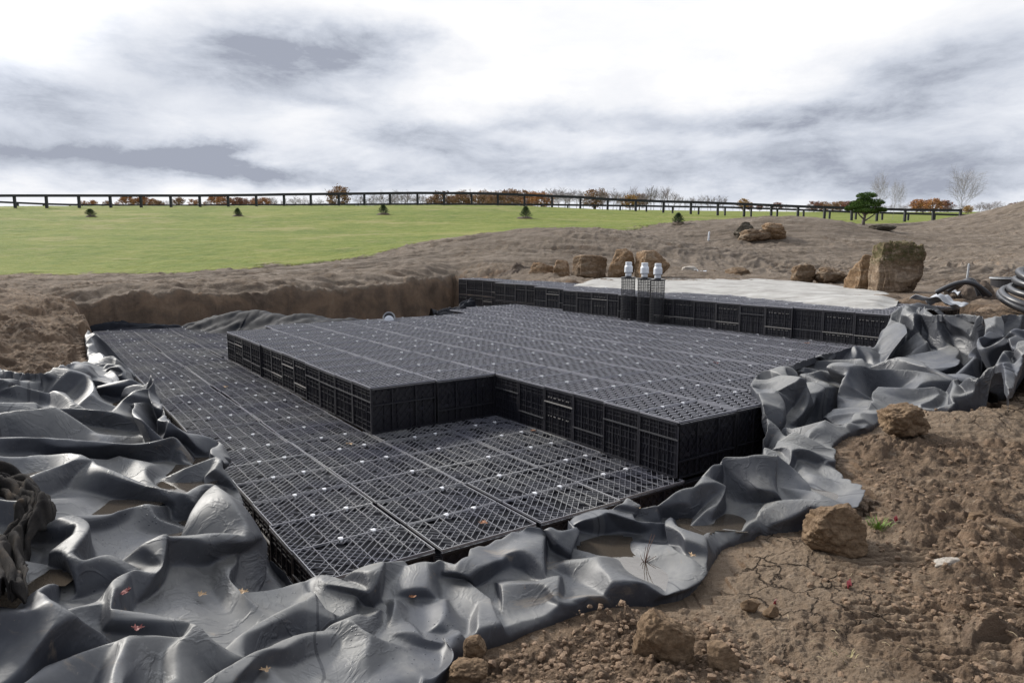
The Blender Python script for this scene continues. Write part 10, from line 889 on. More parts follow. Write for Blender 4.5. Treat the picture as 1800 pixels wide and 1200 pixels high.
# rain water lying in the folds
def f_water(T, b):
    b.inputs['Base Color'].default_value = (.055, .045, .035, 1); b.inputs['Roughness'].default_value = .03; b.inputs['Specular IOR Level'].default_value = .9
    bump(T, b, T.noise(geopos(T), 30, 2, .5), .002, .15)
M['water'] = mat('puddle_water', fn=f_water)
import heapq
def puddles():
    V, used = LINER; K = V[used]; sp = .022; x0, y0 = K[:, 0].min()-.1, K[:, 1].min()-.1; nx = int((K[:, 0].max()-x0)/sp)+6; ny = int((K[:, 1].max()-y0)/sp)+6
    Z = np.full((nx, ny), -9.); i = ((K[:, 0]-x0)/sp).astype(int); j = ((K[:, 1]-y0)/sp).astype(int); np.maximum.at(Z, (i, j), K[:, 2])
    H_ = Z < -5
    for _ in range(2):
        p = np.pad(Z, 1, constant_values=-9); mx = np.maximum.reduce([p[:-2, 1:-1], p[2:, 1:-1], p[1:-1, :-2], p[1:-1, 2:]]); Z = np.where(Z < -5, mx, Z)
    Z = np.where(Z < -5, -1., Z); F = np.full(Z.shape, 9.); hp = []
    for a in range(nx):
        for b in range(ny):
            if Z[a, b] <= -.99 or a in (0, nx-1) or b in (0, ny-1): F[a, b] = Z[a, b]; hp.append((Z[a, b], a, b))
    heapq.heapify(hp)
    while hp:
        f, a, b = heapq.heappop(hp)
        for c, d in ((a+1, b), (a-1, b), (a, b+1), (a, b-1)):
            if 0 <= c < nx and 0 <= d < ny and F[c, d] > 8.5: F[c, d] = max(Z[c, d], f); heapq.heappush(hp, (F[c, d], c, d))
    D = F-Z; seen = D < .006; pools = []
    for a, b in np.argwhere(~seen):
        if seen[a, b]: continue
        st = [(a, b)]; seen[a, b] = True; cells = []
        while st:
            c, d = st.pop(); cells.append((c, d))
            for e, f in ((c+1, d), (c-1, d), (c, d+1), (c, d-1)):
                if 0 <= e < nx and 0 <= f < ny and not seen[e, f]: seen[e, f] = True; st.append((e, f))
        if len(cells) > 26: pools.append(cells)
    pools = [p for p in pools if y0+sp*p[0][1] < 4.6]; pools.sort(key=len, reverse=True); out = []
    for cells in pools[:13]:
        lev = F[cells[0]]; zs = sorted(Z[c] for c in cells); lev = min(lev, zs[0]+.045)-.003
        S = set(c for c in cells if Z[c] < lev+.004); S |= {(a+p, b+q) for a, b in S for p in (-1, 0, 1) for q in (-1, 0, 1)}
        if len(S) < 20: continue
        idx = {}; m = MB()
        for a, b in S:
            q = []
            for p, r in ((0, 0), (1, 0), (1, 1), (0, 1)):
                k = (a+p, b+r)
                if k not in idx: idx[k] = len(m.v); m.v.append((x0+sp*k[0], y0+sp*k[1], lev))
                q.append(idx[k])
            m.f.append(tuple(q))
        cx = sum(v[0] for v in m.v)/len(m.v); cy = sum(v[1] for v in m.v)/len(m.v)
        out.append((cx, cy, lev, m, len(S)))
    kept = {}
    for (cx, cy, lev, m, sz) in out:
        dn = CAM_H-lev; zc = cy*_c+dn*_s; px = 900+FPX*cx/zc; py = 600+FPX*(dn*_c-cy*_s)/zc
        if px < -40 or py > 1225: continue
        pos = 'on the left heap' if px < 420 and py < 1000 else 'in the lower left folds' if px < 560 else 'in the bottom centre folds' if py > 1060 else 'in the front band' if px < 1000 else 'in the right front lobe'
        kept.setdefault(pos, []).append((sz, m))
    for pos, l in kept.items():
        l.sort(key=lambda q: -q[0])
        for k, (sz, m) in enumerate(l):
            tag(m.build('puddle', M['water']), '%s of the rain puddles %s of the liner' % (['largest', 'second largest', 'third largest', 'fourth largest', 'fifth largest', 'sixth largest', 'seventh largest'][min(k, 6)], pos), 'puddle', 'rain puddles in the liner folds')
puddles()
# ---------------------------------------------------------------- pipes and valves
M['pvc'] = mat('white_pvc', (.74, .77, .82), .35, fn=f_plain((.72, .75, .80), (.66, .69, .73), 6))
M['pipe'] = mat('black_corrugated_pipe', (.028, .028, .032), .38)
M['pipegrey'] = mat('grey_pipe', (.33, .34, .35), .45)
M['galv'] = mat('grey_stake', (.42, .44, .46), .5)
def riser(label, px, base_py, top_py, w_px):
    x, y, z = atZ(px, base_py, CH); h = (base_py-top_py)*y/FPX*1.0; r = w_px*y/FPX/2
    root = empty('screen_riser', (x, y, CH)); tag(root, label, 'riser', 'three screened risers with white valves')
    m = MB(); n = 26
    for k in range(n+1):
        zz = .01+(h-.02)*k/n; rr = r*(1 if k not in (0, n) else 1.03); seg = 28
        pr = [(rr-.004, zz-.004), (rr, zz-.004), (rr, zz+.004), (rr-.004, zz+.004), (rr-.004, zz-.004)]; m.lathe(pr, seg)
    m.build('ring_cage', M['pipe'], root)
    m = MB()
    for k in range(10):
        a = 2*math.pi*k/10; m.bar((math.cos(a)*(r-.01), math.sin(a)*(r-.01), 0), (math.cos(a)*(r-.01), math.sin(a)*(r-.01), h), .007, .007, (1, 0, 0))
    m.build('upright_bars', M['pipe'], root)
    m = MB(); m.lathe([(0, h+.004), (r*1.04, h+.004), (r*1.04, h+.022), (.055, h+.024), (.055, h+.06), (0, h+.06)], 28); m.build('top_cap', M['pipe'], root)
    v = MB(); b0 = h+.045
    v.lathe([(.0, b0), (.056, b0), (.056, b0+.012), (.052, b0+.014), (.052, b0+.050), (.066, b0+.056), (.072, b0+.068), (.072, b0+.150), (.066, b0+.166), (.056, b0+.182), (.056, b0+.236), (.050, b0+.240), (.046, b0+.238), (.046, b0+.15), (0, b0+.15)], 32)
    ob = v.build('check_valve', M['pvc'], root, smooth=False)
    u = MB(); u.lathe([(.073, b0+.058), (.0745, b0+.058), (.0745, b0+.066), (.073, b0+.066)], 32); u.build('valve_band', M['galv'], ob)
riser('left screened riser with a white valve in front of the upper tier', 1103, 562, 489, 25)
riser('middle screened riser with a white valve', 1131, 565, 491, 24)
riser('right screened riser with a white valve, nearest of the three', 1154, 569, 493, 26)
def stub():
    x, y, z = atZ(682, 564, CH); root = empty('pipe_stub', (x, y+.1, CH)); tag(root, 'short grey pipe stub with dark mouth at the back of the middle layer', 'pipe stub')
    m = MB(); n = 28; L = .5
    for k in range(9):
        pass
    prof = []
    rr = .105
    for k in range(14): prof.append((rr+(.006 if k % 2 else 0), -.02-k*L/13))
    m.lathe([(rr-.02, -.3), (rr-.02, 0), (rr, 0)]+prof, n); o = m.build('barrel', M['pipegrey'], root); o.rotation_euler = (R(78), 0, R(8)); o.location = (0, 0, .05)
    m = MB(); m.lathe([(0, -.02), (rr-.021, -.02)], n); o = m.build('mouth', M['pipe'], root); o.rotation_euler = (R(78), 0, R(8)); o.location = (0, -.0, .07)
    m = MB(); m.lathe([(0, .03), (.06, .03), (.085, .01), (.085, -.01)], 20); o = m.build('white_plug', M['pvc'], root); o.rotation_euler = (R(78), 0, R(8)); o.location = (0, -.0, .0)
stub()
def coil():
    cx, cy, cz = atY(1850, 560, 8.6); root = empty('pipe_coil', (cx, cy, .90)); root.rotation_euler = (R(14), R(4), 0); tag(root, 'big coil of black corrugated pipe behind the right liner', 'pipe coil')
    for k in range(5):
        m = MB(); Rr = .60-.035*k+.02*math.sin(k*2); pts_ = []; rad = []
        N = 150
        for i in range(N+1):
            a = 2*math.pi*i/N; pts_.append((Rr*math.cos(a), Rr*math.sin(a)*.95, .07+.075*k+.035*math.sin(a+k*1.3)+.09*max(0, math.cos(a+.6)))); rad.append(.043+.0035*(i % 2))
        m.tube(pts_, rad, 10, False); m.build('winding', M['pipe'], root, smooth=True)
    for k, (px, py, py2) in enumerate(((1640, 536, 548), (1668, 536, 552), (1690, 533, 556))):
        m = MB(); a = atY(px, py+6, 8.9); b_ = atY(1735, py2-12, 8.7); pts_ = []; rad = []
        for i in range(60):
            t = i/59; p = Vector(a).lerp(Vector(b_), t); p.z += .16*math.sin(t*math.pi); pts_.append((p.x-cx, p.y-cy+.1*k, p.z-.86)); rad.append(.030+.003*(i % 2))
        m.tube(pts_, rad, 9); m.build('loose_end', M['pipe'], root, smooth=True)
coil()
def drum():
    x, y, z = hit(1770, 506); y = 15.5; x, y, z = atY(1770, 506, 15.0); m = MB(); root = empty('drum', (x, y, z)); tag(root, 'low black open tub behind the soil cone at far right', 'tub')
    m.lathe([(0, .02), (.30, 0), (.31, .18), (.33, .20), (.33, .215), (.30, .215), (.29, .03), (0, .03)], 32); m.build('shell', M['pipe'], root)
    m = MB(); m.lathe([(.30, .20), (.335, .20), (.335, .225), (.30, .225), (.30, .20)], 32); m.build('rim', M['galv'], root)
drum()
def stake(px, top, base, Y, w, label, m='galv'):
    x, y, z = atY(px, base, Y); h = (base-top)*Y/FPX; b_ = MB(); b_.add([(-w, -w*.4, -.15), (w, -w*.4, -.15), (w, w*.4, -.15), (-w, w*.4, -.15), (-w, -w*.4, h-w), (w, -w*.4, h-w), (w, w*.4, h-w), (-w, w*.4, h-w), (0, 0, h)],
        [(0,3,2,1),(0,1,5,4),(1,2,6,5),(2,3,7,6),(3,0,4,7),(4,5,8),(5,6,8),(6,7,8),(7,4,8)])
    o = b_.build('marker_stake', M[m], loc=(x, y, z)); o.rotation_euler = (0, R(4), .4); tag(o, label, 'stake')
stake(1700, 463, 489, 17.5, .028, 'grey marker stake standing behind the soil cone')
stake(1245, 407, 426, 32, .04, 'white stake left of the far mound rocks', 'pvc')
def scrap(px, py, Y, w, h, m, label, name='plastic_scrap', seed=0, rz=0):
    x, y, z = atY(px, py, Y); rnd = random.Random(seed); n = 14; V = []
    for i in range(n):
        for j in range(n):
            u, v = i/(n-1)-.5, j/(n-1)-.5; V.append((u*w, v*h, .25*min(w, h)*mnoise.noise(Vector((u*3+seed, v*3, 0)))+.3*min(w, h)*max(0, .3-abs(v))))
    o = grid_mesh(name, np.array(V), n, n, m); o.location = (x, y, z+.02); o.rotation_euler = (.1, .1, rz); s = o.modifiers.new('t', 'SOLIDIFY'); s.thickness = .006; tag(o, label, 'scrap'); return o
M['greysheet'] = mat('grey_sheet', (.33, .34, .36), .5)
scrap(1232, 478, 19.8, .35, .2, M['pvc'], 'white plastic scrap lying among the low stones', seed=2, rz=.5)
scrap(1650, 532, 9.5, .55, .5, M['greysheet'], 'crumpled pale grey sheet between the tall boulder and the soil cone', 'folded_sheet', 4, .5)
scrap(1625, 546, 9.2, .45, .35, M['liner'], 'folded black sheet at the foot of the tall boulder', 'folded_sheet', 6, .2)
scrap(1670, 516, 10.4, .7, .25, M['greysheet'], 'flat pale board strip leading up the soil cone', 'folded_sheet', 8, .9)
# ---------------------------------------------------------------- little things on the ground
def leaf_mesh(m):
    b_ = MB(); o = [(0, 0), (.3, .12), (.32, .42), (.62, .35), (.55, .6), (1, .55), (.78, .8), (.95, 1.05), (.55, 1.0), (.5, 1.5), (.3, 1.05), (0, 1.25)]
    o = [(y, x) for x, y in o]; pts_ = [(x*.04, y*.04, .006*math.sin(x*5)+.010*y*y) for x, y in o]+[(x*.04, -y*.04, .006*math.sin(x*5)+.010*y*y) for x, y in o[1:-1][::-1]]
    b_.add([(.03, 0, 0)]+pts_, [(0, i+1, (i+1) % len(pts_)+1) for i in range(len(pts_))]); return b_.mesh('fallen_leaf', m)
M['leaf1'] = mat('orange_leaf', (.25, .11, .05), .7); M['leaf2'] = mat('red_leaf', (.16, .035, .03), .7); M['leaf3'] = mat('tan_leaf', (.35, .24, .14), .8)
LM = [leaf_mesh(M[k]) for k in ('leaf1', 'leaf2', 'leaf3')]
for px, py, z, k, lb in [(873,727,.0,1,'red leaf in the inner corner of the sunken platform'),(922,744,.0,2,'tan leaf at the foot of the middle layer wall'),(942,759,.0,0,'orange leaf on the sunken platform near the wall'),
                         (618,783,.0,2,'tan leaf on the low platform beside the projecting corner'),(395,682,.0,2,'pale leaf on the low platform, left of the middle layer'),(857,922,.0,0,'orange leaf on the low platform near the front edge'),
                         (1068,553,CH,1,'red leaf on the middle layer left of the risers'),(1420,604,CH,0,'orange leaf on the middle layer near the upper tier'),(1262,640,CH,1,'dark red leaf near the middle of the honeycomb platform'),
                         (572,1008,-.05,0,'orange leaf at the front left corner of the low platform')]:
    x, y, zz = atZ(px, py, z); o = link('fallen_leaf', LM[k], None, (x, y, z+.008), (.1, -.15, px*.37), (.95, .95, .95)); tag(o, lb, 'leaf', 'fallen leaves on the crates')
for i, (px, py, k) in enumerate([(215,1052,1),(352,1056,2),(424,1058,2),(470,1188,2),(1125,903,2),(1213,980,2),(245,1118,1),(733,1050,0)]):
    c = liner_z(px, py); o = link('fallen_leaf', LM[k], None, (c[0], c[1], c[2]+.02), (.2, -.1, px*.7), (.55, .55, .55))
    tag(o, ['red leaf in the brown puddle by the rag','tan leaf on the liner left of the seam','small tan leaf right of the first liner leaf','muddy leaf at the bottom of the liner','tan leaf in the curled twig hollow','tan leaf floating near the front lobe corner','dark red leaf in the deep left hollow','orange leaf at the rim of the largest puddle'][i], 'leaf', 'fallen leaves on the liner')
M['red'] = mat('red_plastic', (.16, .015, .02), .4); M['straw'] = mat('straw', (.45, .36, .22), .8); M['twig'] = mat('dead_twig', (.10, .05, .035), .8)
def gpt(px, py):
    p = hit(px, py, 1.6, 30); return p[0], p[1], gz(p[0], p[1], True)
def chip(px, py, l, w, label, m, name):
    x, y, z = gpt(px, py); b_ = MB(); n = 7
    for i in range(n):
        t = i/(n-1)-.5; ww = w*(1-1.2*abs(t))
        b_.v += [(t*l, -ww/2, .004+.012*math.sin(i)), (t*l, ww/2, .010+.010*math.cos(i))]
    b_.f = [(2*i, 2*i+2, 2*i+3, 2*i+1) for i in range(n-1)]
    o = b_.build(name, M[m], loc=(x, y, z+.012)); o.rotation_euler = (.3, .1, px*.31); s = o.modifiers.new('t', 'SOLIDIFY'); s.thickness = .003; tag(o, label, 'scrap')
chip(1493, 1032, .055, .022, 'red plastic chip on the soil above the tyre prints', 'red', 'plastic_chip')
chip(1361, 1067, .03, .012, 'pink red chip stuck on a clod', 'red', 'plastic_chip')
chip(1574, 933, .03, .02, 'red scrap right of the grass tuft', 'red', 'plastic_chip')
sb = MB(); rnd = random.Random(5)
for i in range(70):
    px, py = rnd.uniform(900, 1800), rnd.uniform(880, 1195)
    if py < 1250-(px-900)*.45+20 and px < 1500: continue
    x, y, z = gpt(px, py); a = rnd.uniform(0, 6.3); l = rnd.uniform(.012, .035); sb.tube([(x, y, z+.006), (x+math.cos(a)*l*.5, y+math.sin(a)*l*.5, z+.012), (x+math.cos(a)*l, y+math.sin(a)*l, z+.006)], .0009, 4)
tag(sb.build('straw_bits', M['straw']), 'scattered straw and stem bits on the near soil', 'straw', kind='stuff')
def tuft(px, py, n, h, label, m, name, r=.05):
    x, y, z = gpt(px, py); b_ = MB(); rnd = random.Random(int(px))
    for i in range(n):
        a = rnd.uniform(0, 6.3); q = rnd.uniform(0, r); l = h*rnd.uniform(.5, 1); le = rnd.uniform(.2, .9); p0 = Vector((math.cos(a)*q, math.sin(a)*q, -.01)); d = Vector((math.cos(a)*le, math.sin(a)*le, 1)).normalized()
        sd = Vector((-math.sin(a), math.cos(a), 0))*.0022
        p1 = p0+d*l*.6; p2 = p1+(d+Vector((math.cos(a), math.sin(a), -.4))*.6).normalized()*l*.4
        b_.add([p0-sd, p0+sd, p1+sd*.8, p1-sd*.8, p2], [(0, 1, 2, 3), (3, 2, 4)])
    o = b_.build(name, M[m], loc=(x, y, z)); tag(o, label, 'grass tuft')
M['blade'] = mat('grass_blade', (.13, .22, .03), .6); M['withered'] = mat('withered_blade', (.28, .24, .12), .8)
tuft(1543, 938, 90, .07, 'bright green grass tuft beside the big clay boulder', 'blade', 'grass_tuft')
tuft(1480, 1168, 16, .04, 'sparse yellowed grass tuft at the bottom right', 'withered', 'grass_tuft')
def twigs(px, py):
    c = liner_z(px, py); b_ = MB(); rnd = random.Random(2)
    for i in range(7):
        a = rnd.uniform(0, 6.3); l = rnd.uniform(.08, .16) if i < 3 else rnd.uniform(.03, .06); le = rnd.uniform(.1, .4) if i < 3 else 1.1; d = Vector((math.cos(a)*le, math.sin(a)*le, 1)).normalized()
        b_.tube([Vector((0, 0, 0)), d*l*.5, d*l+Vector((.01, 0, 0))], [.0022, .0018, .0012], 5)
    o = b_.build('dead_weed', M['twig'], loc=(c[0], c[1], c[2])); tag(o, 'dead reddish weed stalk standing on the front lobe of the liner', 'weed')
twigs(1135, 988)
# loose crumbs of soil: many small clods over the near ground
def crumbs():
    protos = [rock_mesh('c', M['clay'], 900+i, (1, .8, .65), 1, cuts=6, rough=.22) for i in range(7)]
    pv = [(np.array([v.co[:] for v in p.vertices]), [tuple(f.vertices) for f in p.polygons]) for p in protos]
    rnd = np.random.RandomState(3); N = 15000; X = []; 
    px = rnd.uniform(700, 1830, N); py = 690+510*rnd.uniform(0, 1, N)**.8
    P = []
    for a, b_ in zip(px, py):
        r0, r1 = ray(a, b_); d = (CAM_H-.2)/r1; P.append((r0*d, d))
    P = np.array(P)+rnd.normal(0, .03, (N, 2)); m = fbm(P[:, 0]*1.4, P[:, 1]*1.4, 3, 505)+.4*rnd.uniform(-1, 1, N)-.5*smooth(.05, .5, fbm(P[:, 0]*.55+2, P[:, 1]*.55, 2, 31)+.45*smooth(2.0, 3.4, P[:, 0])*smooth(6.5, 4.5, P[:, 1])-.15)
    i = ((P[:, 0]+8)/.06).astype(int); j = (P[:, 1]/.06).astype(int); ok = (LOW[np.clip(i, 0, 267), np.clip(j, 0, 267)] > 8) & (m > -.15) & (poly_dist(P[:, 0], P[:, 1], PIT) < -.05) & (P[:, 1] < 8)
    P = P[ok]; Z = ground_z(P[:, 0], P[:, 1]); V = []; F = []; o = 0
    for k, (x, y) in enumerate(P):
        s = .005+.042*rnd.rand()**5; vv, ff = pv[k % 7]; a = rnd.uniform(0, 6.28); c, sn = math.cos(a), math.sin(a)
        q = vv*s; V.append(np.stack([q[:, 0]*c-q[:, 1]*sn+x, q[:, 0]*sn+q[:, 1]*c+y, q[:, 2]+Z[k]+s*.12], 1)); F += [tuple(t+o for t in f) for f in ff]; o += len(vv)
    me = bpy.data.meshes.new('soil_crumbs'); me.from_pydata(np.concatenate(V).tolist(), [], F); me.materials.append(M['crumb']); tag(link('soil_crumbs', me), 'loose crumbs and small clods strewn over the near soil', 'soil crumbs', kind='stuff')
M['crumb'] = mat('soil_crumb', fn=lambda T, b: (T.put(b.inputs['Base Color'], T.mix(T.noise(geopos(T), 9, 5, .6), (.09, .056, .034), (.27, .185, .12))), b.inputs['Roughness'].__setattr__('default_value', .95), bump(T, b, T.noise(geopos(T), 90, 5, .7), .006, .9)))
crumbs()
# ---------------------------------------------------------------- fences
M['fence'] = mat('dark_stained_wood', fn=f_plain((.012, .013, .018), (.028, .028, .034), 9))
def fence(label, posts, tops, bases, Yf, ph, sag=0):
    root = empty('fence', (0, 0, 0)); tag(root, label, 'fence', None); pr = []
    for px in posts:
        Y = Yf(px); x, y, zb = atY(px, np.interp(px, *zip(*bases)), Y); _, _, zt = atY(px, np.interp(px, *zip(*tops)), Y); pr.append((x, y, zb, zt))
    for k, (x, y, zb, zt) in enumerate(pr):
        m = MB(); m.box((-.09, -.09, zb-zt-.25), (.09, .09, -.02)); m.box((-.1, -.1, -.02), (.1, .1, .0)); lean = .02*math.sin(k*2.3)
        o = m.build('post', M['fence'], root, loc=(x, y, zt)); o.rotation_euler = (lean*.4, lean, 0)
    for a, b_ in zip(pr[:-1], pr[1:]):
        m = MB(); m.bar((a[0], a[1]-.10, a[3]-.10), (b_[0], b_[1]-.10, b_[3]-.10), .05, .22)
        m.build('rail', M['fence'], root)
posts1 = [-78,-25,27,83,140,195,249,301,352,402,451,500,547,596,641,686,734,781,829,875,922,970,1020,1068,1117,1166,1214,1261,1308,1355,1402,1449,1496,1541,1590,1639,1687]
tops1 = [(-80,342.5),(27,342),(140,342),(352,342),(450,341),(500,340),(597,339),(641,338.5),(734,337.5),(829,338),(880,339),(922,341),(1020,345),(1068,348.5),(1166,352.5),(1214,353.5),(1308,357),(1402,361),(1496,364),(1590,367),(1687,368)]
bases1 = [(-80,368),(27,368.5),(195,369),(352,368),(451,367),(547,366),(641,363),(781,363),(875,364),(970,368),(1020,370),(1068,373),(1166,377),(1261,380),(1402,384),(1496,388),(1590,390),(1687,392)]
fence('near dark wooden fence with a single rail along the crest of the meadow', posts1, tops1, bases1, lambda px: 59+3.5*smooth(0, 700, px), 1.2)
posts2 = list(range(-60, 1790, 46))
tops2 = [(-60,352),(0,353.5),(50,356),(100,358),(200,359.5),(300,360),(600,358),(750,357.5),(900,358),(1000,359),(1150,361),(1200,362),(1277,363),(1393,367),(1500,371.5),(1630,375),(1767,378.5),(1800,380)]
bases2 = [(p, t+15) for p, t in tops2]
fence('far dark wooden fence beyond the near one, ending at the dirt mound', posts2, tops2, bases2, lambda px: 82.0, 1.2)
# ---------------------------------------------------------------- trees
def f_bark(c1, c2):
    def fn(T, b):
        n = T.noise(objco(T), 4, 6, .65); T.put(b.inputs['Base Color'], T.mix(n, c1, c2)); b.inputs['Roughness'].default_value = .9
    return fn
M['bark'] = mat('grey_bark', fn=f_bark((.10, .085, .08), (.22, .19, .18))); M['birch'] = mat('pale_bark', fn=f_bark((.22, .20, .20), (.42, .40, .40)))
M['twigs'] = mat('bare_twigs', fn=f_bark((.20, .17, .17), (.33, .29, .30)))
def f_leaf(c1, c2, c3):
    def fn(T, b):
        i = T.node('ShaderNodeNewGeometry').outputs['Random Per Island']; n = T.noise(objco(T), .8, 3, .5)
        T.put(b.inputs['Base Color'], T.ramp(T.math('ADD', T.math('MULTIPLY', i, .6), T.math('MULTIPLY', n, .4)), [(.25, c1), (.5, c2), (.75, c3)])); b.inputs['Roughness'].default_value = .8; b.inputs['Specular IOR Level'].default_value = .2
    return fn
M['lv_orange'] = mat('orange_foliage', fn=f_leaf((.26, .115, .05), (.38, .18, .075), (.48, .27, .11)))
M['lv_brown'] = mat('brown_foliage', fn=f_leaf((.19, .115, .07), (.30, .185, .10), (.40, .26, .15)))
M['lv_red'] = mat('dark_red_foliage', fn=f_leaf((.15, .07, .05), (.24, .105, .07), (.32, .16, .09)))
M['lv_yellow'] = mat('yellow_foliage', fn=f_leaf((.28, .17, .06), (.40, .25, .09), (.50, .33, .13)))
def branches(rnd, L, levels, spread, up, kids, thick, taper=.6, minr=.012, droop=0):
    segs = []; tips = []
    def grow(p, d, l, r, lev):
        n = 3; pts_ = [p]; q = p; dd = d
        for i in range(n):
            dd = (dd+Vector((rnd.gauss(0, .12), rnd.gauss(0, .12), rnd.gauss(0, .06)+up*.12))).normalized(); q = q+dd*l/n; pts_.append(q)
        segs.append((pts_, [max(minr, r*(1-(1-taper)*i/n)) for i in range(n+1)], lev))
        if lev >= levels: tips.append(q); return
        k = kids[lev]
        for c in range(k):
            t = (.35+.65*(c+1)/k) if lev else (.22+.75*(c+.5)/k); i = min(int(t*n), n-1); b = pts_[i].lerp(pts_[i+1], t*n-i)
            a = rnd.uniform(0, 6.28) if lev else c*2.4+rnd.uniform(-.4, .4); pv = dd.orthogonal().normalized(); pv.rotate(Matrix.Rotation(a, 3, dd))
            nd = (dd*(1-spread[lev])+pv*spread[lev]).normalized(); grow(b, nd, l*rnd.uniform(.45, .7)*(1.15-.5*t if lev == 0 else 1), r*.5, lev+1)
    grow(Vector((0, 0, 0)), Vector((0, 0, 1)), L, thick, 0); return segs, tips
def tree_meshes(seed, kind):
    rnd = random.Random(seed)
    if kind == 'bare': segs, tips = branches(rnd, 6.5, 3, (.55, .5, .5), .5, (11, 6, 4), .16, .35, .035)
    elif kind == 'poplar': segs, tips = branches(rnd, 9, 2, (.32, .3), .9, (16, 6), .15, .25, .035)
    elif kind == 'birch': segs, tips = branches(rnd, 6.2, 3, (.50, .45, .45), .35, (26, 7, 4), .07, .12, .010)
    else: segs, tips = branches(rnd, 4.2, 2, (.6, .6), .2, (8, 5), .20, .5, .04)
    tr = MB(); cr_ = MB()
    for p, r, lev in segs: (tr if lev == 0 else cr_).tube(p, r, 5 if lev == 0 else 3, False)
    lf = MB()
    if kind == 'leafy':
        cl = [Vector((0, 0, 0)) for _ in range(0)]+[Vector((math.cos(a_)*math.sqrt(max(0, 1-h_*h_))*2.5*q_, math.sin(a_)*math.sqrt(max(0, 1-h_*h_))*2.5*q_, 3.3+2.3*h_)) for a_, h_, q_ in [(rnd.uniform(0, 6.28), rnd.uniform(-1, 1), rnd.uniform(.45, 1)) for _ in range(42)]]+tips[:30]
        for c in cl:
            for _ in range(30):
                p = c+Vector((rnd.gauss(0, .34), rnd.gauss(0, .34), rnd.gauss(0, .28))); s = rnd.uniform(.09, .2)
                a = Vector((rnd.gauss(0, 1), rnd.gauss(0, 1), rnd.gauss(0, 1))).normalized(); b_ = a.orthogonal().normalized(); c2 = a.cross(b_)
                lf.add([p+b_*s, p+c2*s, p-b_*s, p-c2*s], [(0, 1, 2, 3)])
    return tr, cr_, lf
TREES = {}
def get_tree(kind, var, leafmat=None):
    k = (kind, var, leafmat)
    if k not in TREES:
        tr, cr_, lf = tree_meshes(hash((kind, var)) % 1000 if False else {'bare': 10, 'poplar': 40, 'birch': 70, 'leafy': 100}[kind]+var, kind)
        bm_ = M['birch'] if kind == 'birch' else M['bark']
        H = max(v[2] for v in (lf.v or cr_.v)); TREES[k] = (tr.mesh('trunk', bm_), cr_.mesh('branches', M['twigs'] if kind != 'birch' else M['birch']), lf.mesh('crown', M[leafmat]) if lf.v else None, H)
    return TREES[k]
def tree(px, top, base, Y, kind, var, leafmat, label, group=None, sx=1, name='tree', cat='tree'):
    x, y, z = atY(px, base, Y); h = (base-top)*Y/FPX; tr, br, lf, H = get_tree(kind, var, leafmat); s = h/H
    root = empty(name, (x, y, z-.05), (px*1.7) % 6.28); root.scale = (s*sx, s*sx, s); link('trunk', tr, root); link('branches', br, root)
    if lf: link('crown', lf, root)
    tag(root, label, cat, group)
rnd = random.Random(11)
GT = 'trees on the horizon beyond the fences'
def tl(a, b, n, t0, t1, kinds, words, sx=1.1, Y0=240):
    for i in range(n):
        px = a+(b-a)*(i+.5)/n+rnd.uniform(-.3, .3)*(b-a)/n; k, lm = rnd.choice(kinds); Y = Y0+rnd.uniform(-35, 35); base = 369 if px < 1180 else 369+(px-1180)*.014
        tp = rnd.uniform(t0, t1); w = rnd.uniform(.85, 1.2)*sx
        if k == 'leafy': w *= 1.1
        nm = {'leafy': 'leafy_tree', 'bare': 'bare_tree', 'poplar': 'poplar_tree'}[k]
        c = {'lv_orange': 'orange leaved tree', 'lv_brown': 'brown leaved tree', 'lv_red': 'dark red leaved tree', 'lv_yellow': 'yellow leaved tree', None: 'bare grey tree' if k == 'bare' else 'bare upright poplar'}[lm]
        q = min(range(len(posts1)), key=lambda t: abs(posts1[t]-px)); side = 'behind' if abs(posts1[q]-px) < 9 else ('just left of' if px < posts1[q] else 'just right of')
        v = ('low ' if tp > (t0+t1)/2+1 else 'taller ') if n > 1 else ''
        tree(px, tp, base, Y, k, rnd.randrange(4), lm, f'{c} {side} fence post {q-1}, {nth(i+1)} of the {words}', GT, w, nm)
O, B_, Rd, Yl, N_ = ('leafy', 'lv_orange'), ('leafy', 'lv_brown'), ('leafy', 'lv_red'), ('leafy', 'lv_yellow'), ('bare', None); Pp = ('poplar', None)
tl(140, 170, 2, 350, 353, [O], 'far left clump'); tl(176, 200, 1, 351, 352, [B_], 'single clump'); tl(214, 262, 3, 341, 348, [O, B_], 'left clump')
tl(262, 325, 5, 345, 352, [N_, B_, O], 'left clump end'); tl(338, 372, 2, 349, 353, [N_, O], 'small gap clump'); tl(375, 408, 2, 341, 344, [O], 'bright clump')
tl(408, 470, 4, 345, 350, [O, Rd], 'bright clump end'); tl(470, 565, 8, 341, 349, [N_], 'thin row'); tree(597, 324, 368, 225, 'leafy', 2, 'lv_brown', 'big round tan brown tree standing highest left of centre', GT, 1.05, 'leafy_tree')
tl(630, 820, 16, 333, 345, [N_, N_, N_, B_], 'long bare row'); tl(820, 930, 9, 330, 342, [N_, N_, B_], 'centre row'); tl(928, 965, 2, 334, 337, [O], 'orange pair')
tl(965, 1030, 6, 325, 337, [N_], 'tall bare group'); tl(1034, 1054, 1, 331, 333, [B_], 'rounded clump'); tl(1056, 1105, 6, 328, 340, [N_, Pp], 'middle row'); tl(1098, 1135, 2, 338, 342, [Yl, B_], 'yellowish pair')
tl(1105, 1180, 9, 327, 340, [Pp, Pp, N_], 'poplar row'); tl(1180, 1275, 10, 336, 349, [Pp, N_], 'poplar row end'); tl(1302, 1322, 1, 347, 349, [Yl], 'yellow clump'); tl(1275, 1430, 9, 354, 362, [N_, Rd], 'rail gap clump')
